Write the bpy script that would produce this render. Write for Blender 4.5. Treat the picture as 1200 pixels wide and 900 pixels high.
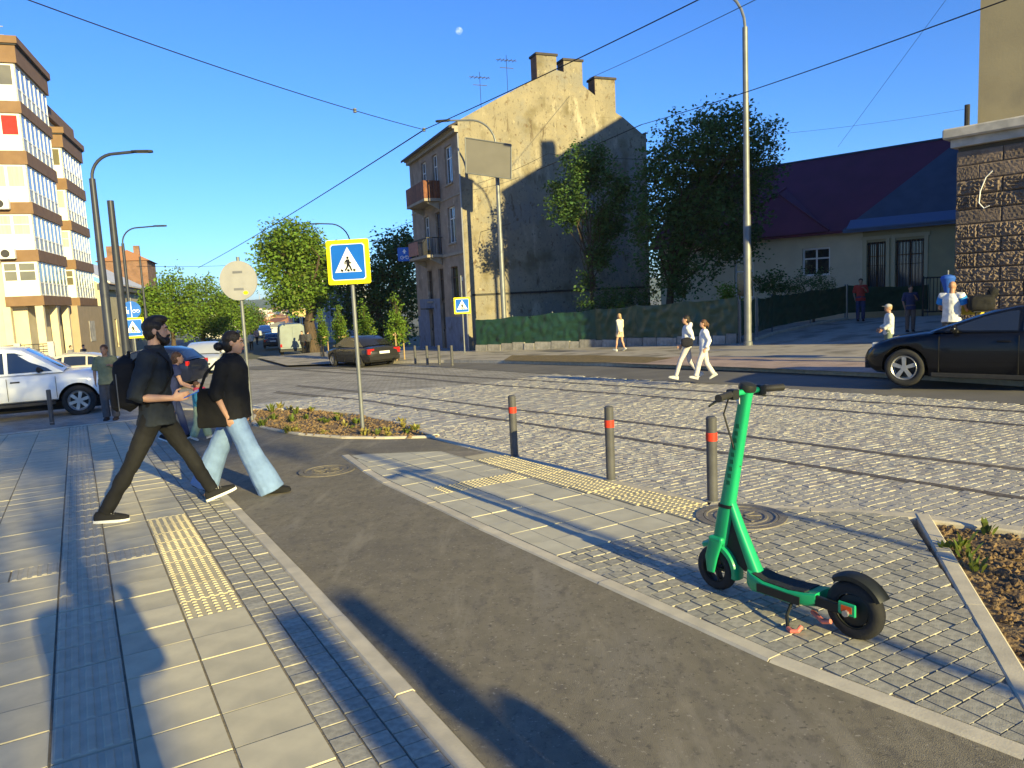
import bpy, bmesh, math, random
from mathutils import Vector, Matrix, noise as mnoise
sin, cos, pi, R = math.sin, math.cos, math.pi, math.radians
scene = bpy.context.scene
for o in list(bpy.data.objects): bpy.data.objects.remove(o)
COL = scene.collection

# ---------------------------------------------------------------- camera
CAM_F, CAM_P, CAM_R, CAM_H = 880.0, R(6.7), R(2.7), 1.72
_fw = Vector((0, cos(CAM_P), -sin(CAM_P))); _r0 = Vector((1, 0, 0)); _u0 = Vector((0, sin(CAM_P), cos(CAM_P)))
_rt = _r0 * cos(CAM_R) - _u0 * sin(CAM_R); _up = _u0 * cos(CAM_R) + _r0 * sin(CAM_R)
cam_data = bpy.data.cameras.new('camera'); cam = bpy.data.objects.new('camera', cam_data); COL.objects.link(cam)
cam_data.sensor_fit = 'HORIZONTAL'; cam_data.sensor_width = 36; cam_data.lens = 36 * CAM_F / 1200
cam_data.clip_start = 0.05; cam_data.clip_end = 20000
m3 = Matrix((_rt, _up, -_fw)).transposed()
cam.matrix_world = Matrix.Translation((0, 0, CAM_H)) @ m3.to_4x4()
scene.camera = cam

# ---------------------------------------------------------------- light
SUN_EL, SHADOW_AZ = R(15.4), R(-32.1)
w = bpy.data.worlds.new('World'); scene.world = w; w.use_nodes = True
nt = w.node_tree; bg = nt.nodes['Background']
sky = nt.nodes.new('ShaderNodeTexSky'); sky.sky_type = 'NISHITA'; sky.sun_disc = False
sky.sun_elevation = SUN_EL; sky.sun_rotation = SHADOW_AZ + pi
sky.altitude = 300; sky.air_density = 1.0; sky.dust_density = 0.25; sky.ozone_density = 4.0
hs_ = nt.nodes.new('ShaderNodeHueSaturation'); hs_.inputs['Saturation'].default_value = 1.06; nt.links.new(sky.outputs[0], hs_.inputs['Color'])
ml_ = nt.nodes.new('ShaderNodeMix'); ml_.data_type = 'RGBA'; ml_.blend_type = 'MULTIPLY'; ml_.inputs[0].default_value = 1
nt.links.new(hs_.outputs[0], ml_.inputs[6]); ml_.inputs[7].default_value = (.37, .57, .86, 1)
nt.links.new(ml_.outputs[2], bg.inputs[0]); bg.inputs[1].default_value = 0.125
sd = bpy.data.lights.new('sun', 'SUN'); sun = bpy.data.objects.new('sun', sd); COL.objects.link(sun)
sd.energy = 5.0; sd.angle = R(0.53); sd.color = (1.0, 0.835, 0.37)
L = Vector((sin(SHADOW_AZ) * cos(SUN_EL), cos(SHADOW_AZ) * cos(SUN_EL), -sin(SUN_EL)))
sun.rotation_euler = L.to_track_quat('-Z', 'Y').to_euler()
vs = scene.view_settings; vs.view_transform = 'Standard'; vs.look = 'None'; vs.gamma = 1; vs.exposure = 1.16
vs.use_curve_mapping = False

# ---------------------------------------------------------------- terrain and street coordinates
AZ = R(-30)
US = Vector((sin(AZ), cos(AZ), 0)); UT = Vector((cos(AZ), -sin(AZ), 0))
def st(x, y): return (x * US.x + y * US.y, x * UT.x + y * UT.y)
def sp(x, k): return math.log1p(math.exp(min(50, x / k))) * k
def sst(a, b, x):
    u = min(1, max(0, (x - a) / (b - a))); return u * u * (3 - 2 * u)
def gz(x, y):
    s, t = st(x, y)
    z = -.036 * sp(s - 5, 1.2)
    if s > 120: z = -.036 * 115 - .05 * (min(s, 420) - 120)
    z += .075 * sp(t - 20.5, .7) * (1 - sst(22, 34, s)) * (1 - sst(26, 40, t)) if t > 15 else 0
    z -= .10 * sst(5, 10, t) * (1 - sst(11, 16, t)) * sst(-2, 6, s)
    return z
def XY(s, t): v = US * s + UT * t; return (v.x, v.y)
def GP(s, t, dz=0): x, y = XY(s, t); return Vector((x, y, gz(x, y) + dz))
def pix(px, py): return (_fw * CAM_F + _rt * (px - 600) - _up * (py - 450))
def onground(px, py, dz=0):
    d = pix(px, py); k = (-CAM_H) / d.z
    for _ in range(60):
        p = d * k; k2 = (gz(p.x, p.y) + dz - CAM_H) / d.z; k += .5 * (k2 - k)
    p = d * k; return Vector((p.x, p.y, gz(p.x, p.y) + dz))
def atdepth(px, py, Y):
    d = pix(px, py); p = d * (Y / d.y); return Vector((p.x, p.y, p.z + CAM_H))
def stand(px, Y, py=420, dz=0):
    p = atdepth(px, py, Y); return Vector((p.x, p.y, gz(p.x, p.y) + dz))

# ---------------------------------------------------------------- materials
MATS = {}
def mat(name, c, c2=None, scale=8, rough=.8, bump=0, bscale=None, metal=0, spec=.3, var=0, coat=0, detail=4,
        stretch=None, c3=None, s3=1.0, f3=.5, island=0, trans=None, alpha=None, bdist=.01, lo=.35, hi=.65):
    if name in MATS: return MATS[name]
    m = bpy.data.materials.new(name); m.use_nodes = True; n = m.node_tree.nodes; l = m.node_tree.links
    b = n['Principled BSDF']
    b.inputs['Roughness'].default_value = rough; b.inputs['Metallic'].default_value = metal
    b.inputs['Specular IOR Level'].default_value = spec; b.inputs['Coat Weight'].default_value = coat
    b.inputs['Coat Roughness'].default_value = .04
    tc = n.new('ShaderNodeTexCoord'); co = tc.outputs['Object']
    if stretch:
        mp = n.new('ShaderNodeMapping'); mp.inputs['Scale'].default_value = stretch[:3]
        if len(stretch) > 3: mp.inputs['Rotation'].default_value = (0, 0, stretch[3])
        if len(stretch) > 3:
            mp.vector_type = 'TEXTURE'; mp.inputs['Scale'].default_value = [1 / q for q in stretch[:3]]
        l.new(co, mp.inputs[0]); co = mp.outputs[0]
    rgb = n.new('ShaderNodeRGB'); rgb.outputs[0].default_value = (*c, 1); out = rgb.outputs[0]
    def mixin(a, col, sc, lo, hi, det):
        t = n.new('ShaderNodeTexNoise'); t.inputs['Scale'].default_value = sc; t.inputs['Detail'].default_value = det
        l.new(co, t.inputs['Vector'])
        r = n.new('ShaderNodeMapRange'); r.inputs[1].default_value = lo; r.inputs[2].default_value = hi
        l.new(t.outputs[0], r.inputs[0])
        x = n.new('ShaderNodeMix'); x.data_type = 'RGBA'; l.new(r.outputs[0], x.inputs[0])
        l.new(a, x.inputs[6]); x.inputs[7].default_value = (*col, 1); return x.outputs[2]
    if c2: out = mixin(out, c2, scale, lo, hi, detail)
    if c3: out = mixin(out, c3, s3, f3, f3 + .12, 6)
    if var or island:
        hv = n.new('ShaderNodeHueSaturation')
        src = n.new('ShaderNodeNewGeometry').outputs['Random Per Island'] if island else n.new('ShaderNodeObjectInfo').outputs['Random']
        a = island or var
        r = n.new('ShaderNodeMapRange'); r.inputs[3].default_value = 1 - a; r.inputs[4].default_value = 1 + a
        l.new(src, r.inputs[0]); l.new(r.outputs[0], hv.inputs['Value'])
        if island:
            r2 = n.new('ShaderNodeMapRange'); r2.inputs[3].default_value = .5 - .02; r2.inputs[4].default_value = .5 + .02
            l.new(src, r2.inputs[0]); l.new(r2.outputs[0], hv.inputs['Hue'])
        l.new(out, hv.inputs['Color']); out = hv.outputs[0]
    l.new(out, b.inputs['Base Color'])
    if bump:
        t = n.new('ShaderNodeTexNoise'); t.inputs['Scale'].default_value = bscale or scale * 4; t.inputs['Detail'].default_value = 6
        l.new(co, t.inputs['Vector']); bp = n.new('ShaderNodeBump'); bp.inputs['Strength'].default_value = bump
        bp.inputs['Distance'].default_value = bdist
        l.new(t.outputs[0], bp.inputs['Height']); l.new(bp.outputs[0], b.inputs['Normal'])
    if trans:
        tr = n.new('ShaderNodeBsdfTranslucent'); l.new(out, tr.inputs[0])
        ms = n.new('ShaderNodeMixShader'); ms.inputs[0].default_value = trans
        l.new(b.outputs[0], ms.inputs[1]); l.new(tr.outputs[0], ms.inputs[2])
        l.new(ms.outputs[0], n['Material Output'].inputs[0])
    m['col'] = out.node.name
    MATS[name] = m; return m
def glass(name, c=(.02, .025, .03), rough=.05, spec=.8):
    return mat(name, c, rough=rough, spec=spec, c2=tuple(q * 1.4 for q in c), scale=.7, coat=.3)

# ---------------------------------------------------------------- mesh builder
class MB:
    def __init__(s): s.v = []; s.f = []; s.m = []; s.mi = 0
    def face(s, *idx): s.f.append(idx); s.m.append(s.mi)
    def quad(s, a, b, c, d):
        k = len(s.v); s.v += [tuple(a), tuple(b), tuple(c), tuple(d)]; s.face(k, k + 1, k + 2, k + 3)
    def ngon(s, pts):
        k = len(s.v); s.v += [tuple(p) for p in pts]; s.face(*range(k, k + len(pts)))
    def box(s, x0, y0, z0, x1, y1, z1, M=None):
        k = len(s.v); P = [(x, y, z) for z in (z0, z1) for y in (y0, y1) for x in (x0, x1)]
        if M: P = [tuple(M @ Vector(p)) for p in P]
        s.v += P
        for q in ((0, 2, 3, 1), (4, 5, 7, 6), (0, 1, 5, 4), (2, 6, 7, 3), (0, 4, 6, 2), (1, 3, 7, 5)): s.face(*[k + i for i in q])
        return s
    def frustum(s, x0, y0, z0, x1, y1, z1, i, j=None):
        j = i if j is None else j; k = len(s.v)
        s.v += [(x0, y0, z0), (x1, y0, z0), (x1, y1, z0), (x0, y1, z0), (x0 + i, y0 + j, z1), (x1 - i, y0 + j, z1), (x1 - i, y1 - j, z1), (x0 + i, y1 - j, z1)]
        for q in ((4, 5, 6, 7), (0, 1, 5, 4), (1, 2, 6, 5), (2, 3, 7, 6), (3, 0, 4, 7)): s.face(*[k + a for a in q])
    def prism(s, poly, z0, z1, M=None):
        k = len(s.v); n = len(poly)
        P = [(x, y, z0) for x, y in poly] + [(x, y, z1) for x, y in poly]
        if M: P = [tuple(M @ Vector(p)) for p in P]
        s.v += P
        s.face(*[k + i for i in reversed(range(n))]); s.face(*[k + n + i for i in range(n)])
        for i in range(n): j = (i + 1) % n; s.face(k + i, k + j, k + n + j, k + n + i)
        return s
    def rings(s, rings, cap=True, close=True):
        k = len(s.v); n = len(rings[0])
        for r in rings: s.v += [tuple(p) for p in r]
        for a in range(len(rings) - 1):
            for i in range(n if close else n - 1):
                j = (i + 1) % n; s.face(k + a * n + i, k + a * n + j, k + (a + 1) * n + j, k + (a + 1) * n + i)
        if cap: s.face(*[k + i for i in reversed(range(n))]); s.face(*[k + (len(rings) - 1) * n + i for i in range(n)])
        return s
    def tube(s, pts, rad, n=8, cap=True, round_=False, flat=1.0, ref=None):
        pts = [Vector(p) for p in pts]
        if not hasattr(rad, '__len__'): rad = [rad] * len(pts)
        if round_:
            d0 = (pts[0] - pts[1]).normalized(); d1 = (pts[-1] - pts[-2]).normalized(); r0, r1 = rad[0], rad[-1]
            pts = [pts[0] + d0 * r0 * .95, pts[0] + d0 * r0 * .6] + pts + [pts[-1] + d1 * r1 * .6, pts[-1] + d1 * r1 * .95]
            rad = [r0 * .25, r0 * .78] + list(rad) + [r1 * .78, r1 * .25]
        rg = []; up = Vector(ref) if ref else None
        for i, p in enumerate(pts):
            t = (pts[min(i + 1, len(pts) - 1)] - pts[max(i - 1, 0)]).normalized()
            if up is None: up = Vector((0, 0, 1)) if abs(t.z) < .9 else Vector((1, 0, 0))
            a = up.cross(t)
            if a.length < 1e-4: a = Vector((1, .3, 0)).cross(t)
            a.normalize(); b = t.cross(a).normalized()
            if not ref: up = b
            rg.append([p + a * cos(2 * pi * q / n) * rad[i] + b * sin(2 * pi * q / n) * rad[i] * flat for q in range(n)])
        return s.rings(rg, cap)
    def ell(s, c, r, n=12, m=8, M=None):
        rg = []
        for i in range(m + 1):
            a = -pi / 2 + pi * (i + .0) / m; rr = max(cos(a), .04)
            q = [Vector((r[0] * rr * cos(2 * pi * j / n), r[1] * rr * sin(2 * pi * j / n), r[2] * sin(a))) for j in range(n)]
            if M: q = [M @ v for v in q]
            rg.append([v + Vector(c) for v in q])
        return s.rings(rg)
    def lathe(s, prof, n=24, axis='z', M=None, cap=False):
        rg = []
        for r, h in prof:
            q = []
            for j in range(n):
                a = 2 * pi * j / n
                p = Vector((r * cos(a), r * sin(a), h)) if axis == 'z' else Vector((r * cos(a), h, r * sin(a)))
                q.append(M @ p if M else p)
            rg.append(q)
        return s.rings(rg, cap)
    def mesh(s, name):
        me = bpy.data.meshes.new(name); me.from_pydata(s.v, [], s.f); me.update(); return me
    def build(s, name, mats, parent=None, smooth=False, bevel=0, label=None, cat=None, group=None, kind=None, loc=None, rot=None, seg=1, fix=True):
        me = s.mesh(name)
        for mt in (mats if isinstance(mats, (list, tuple)) else [mats]): me.materials.append(mt)
        if any(s.m): me.polygons.foreach_set('material_index', s.m)
        if fix:
            bm = bmesh.new(); bm.from_mesh(me); bmesh.ops.recalc_face_normals(bm, faces=bm.faces); bm.to_mesh(me); bm.free()
        if smooth:
            me.polygons.foreach_set('use_smooth', [True] * len(me.polygons))
            if smooth != 'full': me.set_sharp_from_angle(angle=R(smooth if smooth is not True else 40))
        return obj(name, me, parent, bevel, label, cat, group, kind, loc, rot, seg)
def obj(name, me, parent=None, bevel=0, label=None, cat=None, group=None, kind=None, loc=None, rot=None, seg=1):
    o = bpy.data.objects.new(name, me); COL.objects.link(o); o.parent = parent
    if loc is not None: o.location = loc
    if rot is not None: o.rotation_euler = rot if hasattr(rot, '__len__') else (0, 0, rot)
    if bevel:
        b = o.modifiers.new('bevel', 'BEVEL'); b.width = bevel; b.segments = seg; b.limit_method = 'ANGLE'; b.angle_limit = R(35)
    return tag(o, label, cat, group, kind)
def tag(o, label=None, cat=None, group=None, kind=None):
    if label: o['label'] = label
    if cat: o['category'] = cat
    if group: o['group'] = group
    if kind: o['kind'] = kind
    return o
def empty(name, loc=(0, 0, 0), rz=0, label=None, cat=None, group=None, kind=None, parent=None):
    o = bpy.data.objects.new(name, None); COL.objects.link(o); o.location = loc; o.rotation_euler = (0, 0, rz); o.parent = parent
    o.empty_display_size = .2
    return tag(o, label, cat, group, kind)
def copy_tree(o, parent=None):
    c = o.copy(); COL.objects.link(c); c.parent = parent
    for ch in list(o.children): copy_tree(ch, c)
    return c
def box(name, x0, y0, z0, x1, y1, z1, m, parent=None, bevel=0, **k): return MB().box(x0, y0, z0, x1, y1, z1).build(name, m, parent, bevel=bevel, fix=False, **k)
def faceaz(az): return -az        # rotation that turns local +Y to compass heading az
rnd = random.Random(7)
# ================================================================ GROUND, ROADS, PAVING
def brickmat(name, c1, c2, cm, w, h, ms=.01, rot=0, rough=.85, bump=.4, off=.5, dirt=None):
    m = bpy.data.materials.new(name); m.use_nodes = True; n = m.node_tree.nodes; l = m.node_tree.links; b = n['Principled BSDF']
    b.inputs['Roughness'].default_value = rough; b.inputs['Specular IOR Level'].default_value = .25
    tc = n.new('ShaderNodeTexCoord'); mp = n.new('ShaderNodeMapping'); mp.inputs['Rotation'].default_value = rot if hasattr(rot, '__len__') else (0, 0, rot)
    l.new(tc.outputs['Object'], mp.inputs[0]); t = n.new('ShaderNodeTexBrick'); l.new(mp.outputs[0], t.inputs['Vector'])
    t.inputs['Color1'].default_value = (*c1, 1); t.inputs['Color2'].default_value = (*c2, 1); t.inputs['Mortar'].default_value = (*cm, 1)
    t.inputs['Scale'].default_value = 1; t.inputs['Brick Width'].default_value = w; t.inputs['Row Height'].default_value = h
    t.inputs['Mortar Size'].default_value = ms; t.inputs['Mortar Smooth'].default_value = .3; t.offset = off
    nz = n.new('ShaderNodeTexNoise'); nz.inputs['Scale'].default_value = 1.3; nz.inputs['Detail'].default_value = 8; l.new(tc.outputs['Object'], nz.inputs[0])
    r = n.new('ShaderNodeMapRange'); r.inputs[1].default_value = .3; r.inputs[2].default_value = .7; r.inputs[3].default_value = .72; r.inputs[4].default_value = 1.2; l.new(nz.outputs[0], r.inputs[0])
    hv = n.new('ShaderNodeHueSaturation'); l.new(t.outputs[0], hv.inputs['Color']); l.new(r.outputs[0], hv.inputs['Value'])
    l.new(hv.outputs[0], b.inputs['Base Color'])
    bp = n.new('ShaderNodeBump'); bp.inputs['Strength'].default_value = bump; bp.inputs['Distance'].default_value = .02; bp.invert = True
    l.new(t.outputs['Fac'], bp.inputs['Height']); l.new(bp.outputs[0], b.inputs['Normal'])
    MATS[name] = m; return m
STROT = -AZ
def stain(m, col, sc, lo, hi, strch=(1, 1, 1), det=10):
    n = m.node_tree.nodes; l = m.node_tree.links; b = n['Principled BSDF']; src = b.inputs['Base Color'].links[0].from_socket
    tc = n.new('ShaderNodeTexCoord'); mp = n.new('ShaderNodeMapping'); mp.inputs['Scale'].default_value = strch; l.new(tc.outputs['Object'], mp.inputs[0])
    t = n.new('ShaderNodeTexNoise'); t.inputs['Scale'].default_value = sc; t.inputs['Detail'].default_value = det; t.inputs['Roughness'].default_value = .65; l.new(mp.outputs[0], t.inputs[0])
    r = n.new('ShaderNodeMapRange'); r.inputs[1].default_value = lo; r.inputs[2].default_value = hi; l.new(t.outputs[0], r.inputs[0])
    x = n.new('ShaderNodeMix'); x.data_type = 'RGBA'; l.new(r.outputs[0], x.inputs[0]); l.new(src, x.inputs[6]); x.inputs[7].default_value = (*col, 1)
    l.new(x.outputs[2], b.inputs['Base Color'])
M_path = mat('asphalt_path', (.215, .188, .135), (.165, .145, .105), 9, .9, bump=.9, bscale=260, bdist=.004, detail=10, lo=.3, hi=.7)
M_asph = mat('asphalt_lane', (.17, .158, .138), (.13, .122, .11), 1.2, .85, bump=.3, bscale=60, bdist=.004)
M_soil = mat('soil', (.22, .145, .075), (.13, .085, .046), 9, .95, bump=.8, bscale=30, bdist=.03, c3=(.19, .135, .075), s3=4, f3=.53)
M_slab = mat('concrete_slab', (.55, .495, .345), (.46, .415, .295), 6, .8, bump=.12, bscale=220, var=.07, bdist=.003, c3=(.41, .375, .275), s3=2.1, f3=.55)
M_slabl = mat('light_slab', (.51, .475, .36), (.43, .40, .305), 5, .8, bump=.12, bscale=200, var=.09, bdist=.003)
M_paver = mat('grey_paver', (.40, .375, .30), (.27, .255, .21), 28, .85, bump=.5, bscale=120, var=.12, bdist=.004)
M_tact = mat('ridged_tile', (.50, .455, .34), (.40, .365, .275), 9, .8, bump=.15, bscale=150, var=.06, bdist=.003)
M_yel = mat('yellow_tile', (.52, .455, .29), (.44, .385, .25), 8, .75, bump=.1, bscale=150, var=.08, bdist=.003)
M_kerb = mat('kerb_stone', (.55, .49, .37), (.44, .395, .305), 7, .85, bump=.25, bscale=90, var=.1, bdist=.004)
M_sett = mat('granite_sett', (.44, .41, .345), (.31, .29, .25), 5, .62, bump=.35, bscale=70, island=.13, bdist=.006, spec=.35)
M_joint = mat('joint_sand', (.26, .23, .175), (.19, .165, .13), 14, .95, bump=.5, bscale=80)
M_settfar = brickmat('sett_paving', (.40, .37, .315), (.29, .27, .235), (.21, .19, .15), .19, .125, .012, STROT, bump=.5)
M_pink = brickmat('pink_paving', (.44, .32, .26), (.38, .28, .235), (.28, .24, .2), .2, .1, .006, STROT, bump=.2)
M_far = mat('far_ground', (.13, .125, .09), (.09, .10, .055), .02, .95)
M_railbed = mat('rail_bedding', (.30, .275, .225), (.2, .18, .15), 9, .9, bump=.5, bscale=50)
M_rail = mat('rail_steel', (.20, .17, .14), (.13, .11, .09), 20, .6, metal=.3)

def sheet(name, pts, dz, m, cell=1.0, kind='structure', noise=0, parent=None, label=None):
    """polygon of (x, y) draped on the terrain"""
    bm = bmesh.new(); f = bm.faces.new([bm.verts.new((x, y, 0)) for x, y in pts])
    ss = [st(x, y) for x, y in pts]
    for ax, U in ((0, US), (1, UT)):
        lo, hi = min(q[ax] for q in ss), max(q[ax] for q in ss)
        k = math.floor(lo / cell) + 1
        while k * cell < hi:
            bmesh.ops.bisect_plane(bm, geom=bm.verts[:] + bm.edges[:] + bm.faces[:], plane_co=U * (k * cell), plane_no=U, dist=1e-5); k += 1
    bmesh.ops.triangulate(bm, faces=[f for f in bm.faces if len(f.verts) > 4])
    for v in bm.verts:
        v.co.z = gz(v.co.x, v.co.y) + dz
        if noise: v.co.z += noise * (mnoise.noise(v.co * 3.1) + .5 * mnoise.noise(v.co * 9)) 
    bmesh.ops.recalc_face_normals(bm, faces=bm.faces)
    if sum(f.normal.z for f in bm.faces) < 0: bmesh.ops.reverse_faces(bm, faces=bm.faces)
    me = bpy.data.meshes.new(name); bm.to_mesh(me); bm.free(); me.materials.append(m)
    return obj(name, me, parent, kind=kind, label=label)
def pxl(lst, dz=0): return [tuple(onground(x, y, dz)[:2]) for x, y in lst]
def STl(lst): return [XY(s, t) for s, t in lst]

# the ground reaching the horizon
mb = MB(); rad = [0, 6, 14, 25, 40, 60, 85, 120, 170, 250, 360, 520, 800, 1300, 2200, 4000, 9000]; NA = 72
rg = []
for r in rad[1:]:
    rg.append([Vector((r * sin(2 * pi * i / NA), r * cos(2 * pi * i / NA), gz(r * sin(2 * pi * i / NA), r * cos(2 * pi * i / NA)) - .33)) for i in range(NA)])
mb.rings(rg, cap=False); c0 = len(mb.v); mb.v.append((0, 0, -.33))
for i in range(NA): mb.face(i, (i + 1) % NA, c0)
mb.build('ground', M_far, kind='structure', smooth=True)

KERB = pxl([(200, 479), (297, 480), (360, 479), (420, 485), (470, 495), (515, 511), (560, 523), (603, 532), (716, 561), (834, 587), (950, 594), (1072, 601), (1200, 617)])
KERB.append(XY(-1.0, 6.4)); KERB.append(XY(-6, 7.6))
NEAR = pxl([(480, 427), (560, 433), (700, 442), (850, 451), (1000, 461), (1200, 474)], -.12)
FARK = pxl([(440, 425), (520, 423.5), (590, 424), (680, 426), (760, 428), (880, 432), (1020, 438), (1200, 449)], -.06)
d = Vector(NEAR[-1]) - Vector(NEAR[-2]); NEAR.append(tuple(Vector(NEAR[-1]) + d.normalized() * 14))
d = Vector(FARK[-1]) - Vector(FARK[-2]); FARK.append(tuple(Vector(FARK[-1]) + d.normalized() * 14))

# carriageway: sett bed sheet, textured far away, real setts near
carriage = sheet('carriageway', STl([(-8, -1), (-8, 22), (30, 22), (60, 12), (75, -4), (60, -40), (18, -40), (17.0, -1)]), -.132, M_settfar, 1.5)
sheet('asphalt_lane', NEAR + FARK[::-1], -.121, M_asph, 1.2)
MAIN = pxl([(250, 434), (480, 428.5), (440, 425), (420, 421)], -.12) + [XY(52, -.5), XY(100, 13), XY(200, 38), XY(200, 28), XY(100, 3), XY(52, -11), XY(44, -13)]
sheet('asphalt_street', MAIN, -.117, M_asph, 3)
sheet('far_pavement', FARK + [XY(-5, 45), XY(26, 45), XY(45, 30), XY(60, 12), XY(40, 9.5)], 0, mat('far_paving', (.40, .36, .30), (.33, .295, .245), 3, .9, c3=(.2, .18, .15), s3=.8), 1.2)
fk = [Vector((x, y)) for x, y in FARK]
sheet('pink_paving', pxl([(700, 424.5), (760, 427), (880, 431), (1020, 437), (1200, 447), (1200, 432), (1020, 424), (880, 419), (800, 417.5)], .0), .006, M_pink, 1)
sheet('dry_verge', pxl([(590, 422.5), (680, 424.5), (757, 425.5), (790, 419.5), (700, 416.5), (600, 416.5)], .0), .009, mat('dry_grass', (.20, .145, .07), (.13, .10, .05), 6, .95, bump=.8, bscale=30), 1)

# ---- pieces of paving
def clip_rect(poly, x0, y0, x1, y1):
    def cl(P, ins, cut):
        o = []
        for i in range(len(P)):
            a, b = P[i - 1], P[i]; ia, ib = ins(a), ins(b)
            if ib:
                if not ia: o.append(cut(a, b))
                o.append(b)
            elif ia: o.append(cut(a, b))
        return o
    def cx(v): return lambda a, b: (v, a[1] + (b[1] - a[1]) * (v - a[0]) / (b[0] - a[0]))
    def cy(v): return lambda a, b: (a[0] + (b[0] - a[0]) * (v - a[1]) / (b[1] - a[1]), v)
    P = list(poly)
    for ins, cut in ((lambda p: p[0] >= x0, cx(x0)), (lambda p: p[0] <= x1, cx(x1)), (lambda p: p[1] >= y0, cy(y0)), (lambda p: p[1] <= y1, cy(y1))):
        P = cl(P, ins, cut)
        if len(P) < 3: return None
    return P
def area(P): return abs(sum(P[i - 1][0] * P[i][1] - P[i][0] * P[i - 1][1] for i in range(len(P)))) / 2
def frame_at(s, t, dz=0):
    o = GP(s, t, dz); a = GP(s + .1, t, dz) - GP(s - .1, t, dz); b = GP(s, t + .1, dz) - GP(s, t - .1, dz)
    b.normalize(); nrm = b.cross(a).normalized(); a = nrm.cross(b)
    M = Matrix((b, a, nrm)).transposed().to_4x4(); M.translation = o; return M
MESH = {}
def piece_mesh(kind, w, h, m):
    k = (kind, round(w, 4), round(h, 4), m.name)
    if k in MESH: return MESH[k]
    b = MB()
    if kind == 'slab': b.frustum(-w / 2, -h / 2, -.03, w / 2, h / 2, 0, .003)
    elif kind == 'ridge':
        b.frustum(-w / 2, -h / 2, -.03, w / 2, h / 2, 0, .004)
        for i in range(5):
            x = -w / 2 + w * (i + .5) / 5; b.frustum(x - .019, -h / 2 + .012, -.001, x + .019, h / 2 - .012, .0055, .007)
    elif kind == 'dots':
        b.frustum(-w / 2, -h / 2, -.03, w / 2, h / 2, 0, .004)
        for i in range(6):
            for j in range(6):
                x = -w / 2 + w * (i + .5) / 6; y = -h / 2 + h * (j + .5) / 6
                b.frustum(x - .016, y - .016, -.001, x + .016, y + .016, .006, .006)
    me = b.mesh(kind); me.materials.append(m); MESH[k] = me; return me
CAMXY = Vector((0, 0))
def pave(parent, cells, name_of, limit=300, poly=None, joint=.005, seed=1):
    """cells: (s0, t0, s1, t1, kind, mat); local x along t, y along s"""
    r = random.Random(seed); items = []
    for s0, t0, s1, t1, kind, m in cells:
        j = joint / 2; P = None
        if poly:
            P = clip_rect(poly, t0 + j, s0 + j, t1 - j, s1 - j)
            if not P or area(P) < .12 * (t1 - t0) * (s1 - s0): continue
            if area(P) > .985 * (t1 - t0 - joint) * (s1 - s0 - joint): P = None
        sc, tc = (s0 + s1) / 2, (t0 + t1) / 2; x, y = XY(sc, tc)
        M = frame_at(sc, tc, r.uniform(-.0025, .0025)) @ Matrix.Rotation(r.gauss(0, .004), 4, 'X') @ Matrix.Rotation(r.gauss(0, .004), 4, 'Y')
        dd = pix(0, 0); v = Vector((x, y, -CAM_H)); dep = v.dot(_fw)
        inv = dep > .3 and abs(CAM_F * v.dot(_rt) / dep) < 640 and CAM_F * -v.dot(_up) / dep < 490
        items.append(((0 if inv else 1, x * x + y * y), M, kind, m, t1 - t0 - joint, s1 - s0 - joint, P, sc, tc))
    items.sort(key=lambda q: q[0]); rest = {}
    for k, (d2, M, kind, m, w_, h_, P, sc, tc) in enumerate(items):
        if P:
            b = MB(); b.prism([(p[0] - tc, p[1] - sc) for p in P], -.03, 0); me = b.mesh('cut_piece'); me.materials.append(m)
        else: me = piece_mesh(kind, w_, h_, m)
        if k < limit:
            o = bpy.data.objects.new(name_of(kind), me); COL.objects.link(o); o.parent = parent; o.matrix_world = M
        else:
            bb = rest.setdefault(m.name, MB()); q = len(bb.v)
            bb.v += [tuple(M @ v.co) for v in me.vertices]
            for f in me.polygons: bb.face(*[q + i for i in f.vertices])
    for mn, bb in rest.items(): bb.build('remaining_paving', MATS[mn], parent, kind='stuff', fix=False)

for c_, sc_, lo_, hi_, q_ in (((.215, .195, .16), 1.1, .5, .66, (1, .3, 1)), ((.125, .112, .092), .7, .52, .72, (.4, 1, 1)), ((.25, .225, .185), 2.3, .62, .72, (1, .25, 1)), ((.32, .29, .24), 60, .68, .73, (1, 1, 1)), ((.14, .124, .098), 14, .52, .66, (1, .6, 1)), ((.33, .295, .23), 44, .60, .68, (1, 1, 1)), ((.11, .098, .078), 36, .58, .66, (1, 1, 1)), ((.27, .24, .18), 3.5, .55, .7, (1, .18, 1))): stain(M_path, c_, sc_, lo_, hi_, q_)
# left pavement
PAVE_END = 17.0
pv = sheet('pavement', STl([(-6, -14), (PAVE_END, -14), (PAVE_END, 1.06), (-6, 1.06)]), -.009, M_joint, 1.0)
cells = []
k0, k1 = -4, int(PAVE_END / .3)
for k in range(k0, k1):
    s0, s1 = k * .3, k * .3 + .3
    cross = 20 <= k <= 20
    cells.append((s0, -.25, s1, .05, 'ridge', M_tact))
    cells.append((s0, .05, s1, .385, 'ridge' if cross else 'slab', M_tact if cross else M_slab))
    yl = 15 <= k <= 23
    cells.append((s0, .385, s1, .71, 'dots' if yl else 'slab', M_yel if yl else M_slab))
    n = 0; t = -.25
    while t > -8.0:
        wd = .3 if n == 0 and cross else .5
        if wd == .3:
            cells.append((s0, t - .3, s1, t, 'ridge', M_tact)); cells.append((s0, t - .5, s1, t - .3, 'slab', M_slab)); t -= .5
        else: cells.append((s0, t - wd, s1, t, 'slab', M_slab)); t -= wd
        n += 1
pave(pv, cells, lambda k: {'slab': 'slab', 'ridge': 'ridged_tile', 'dots': 'dotted_tile'}[k], 300, seed=2)
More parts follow.
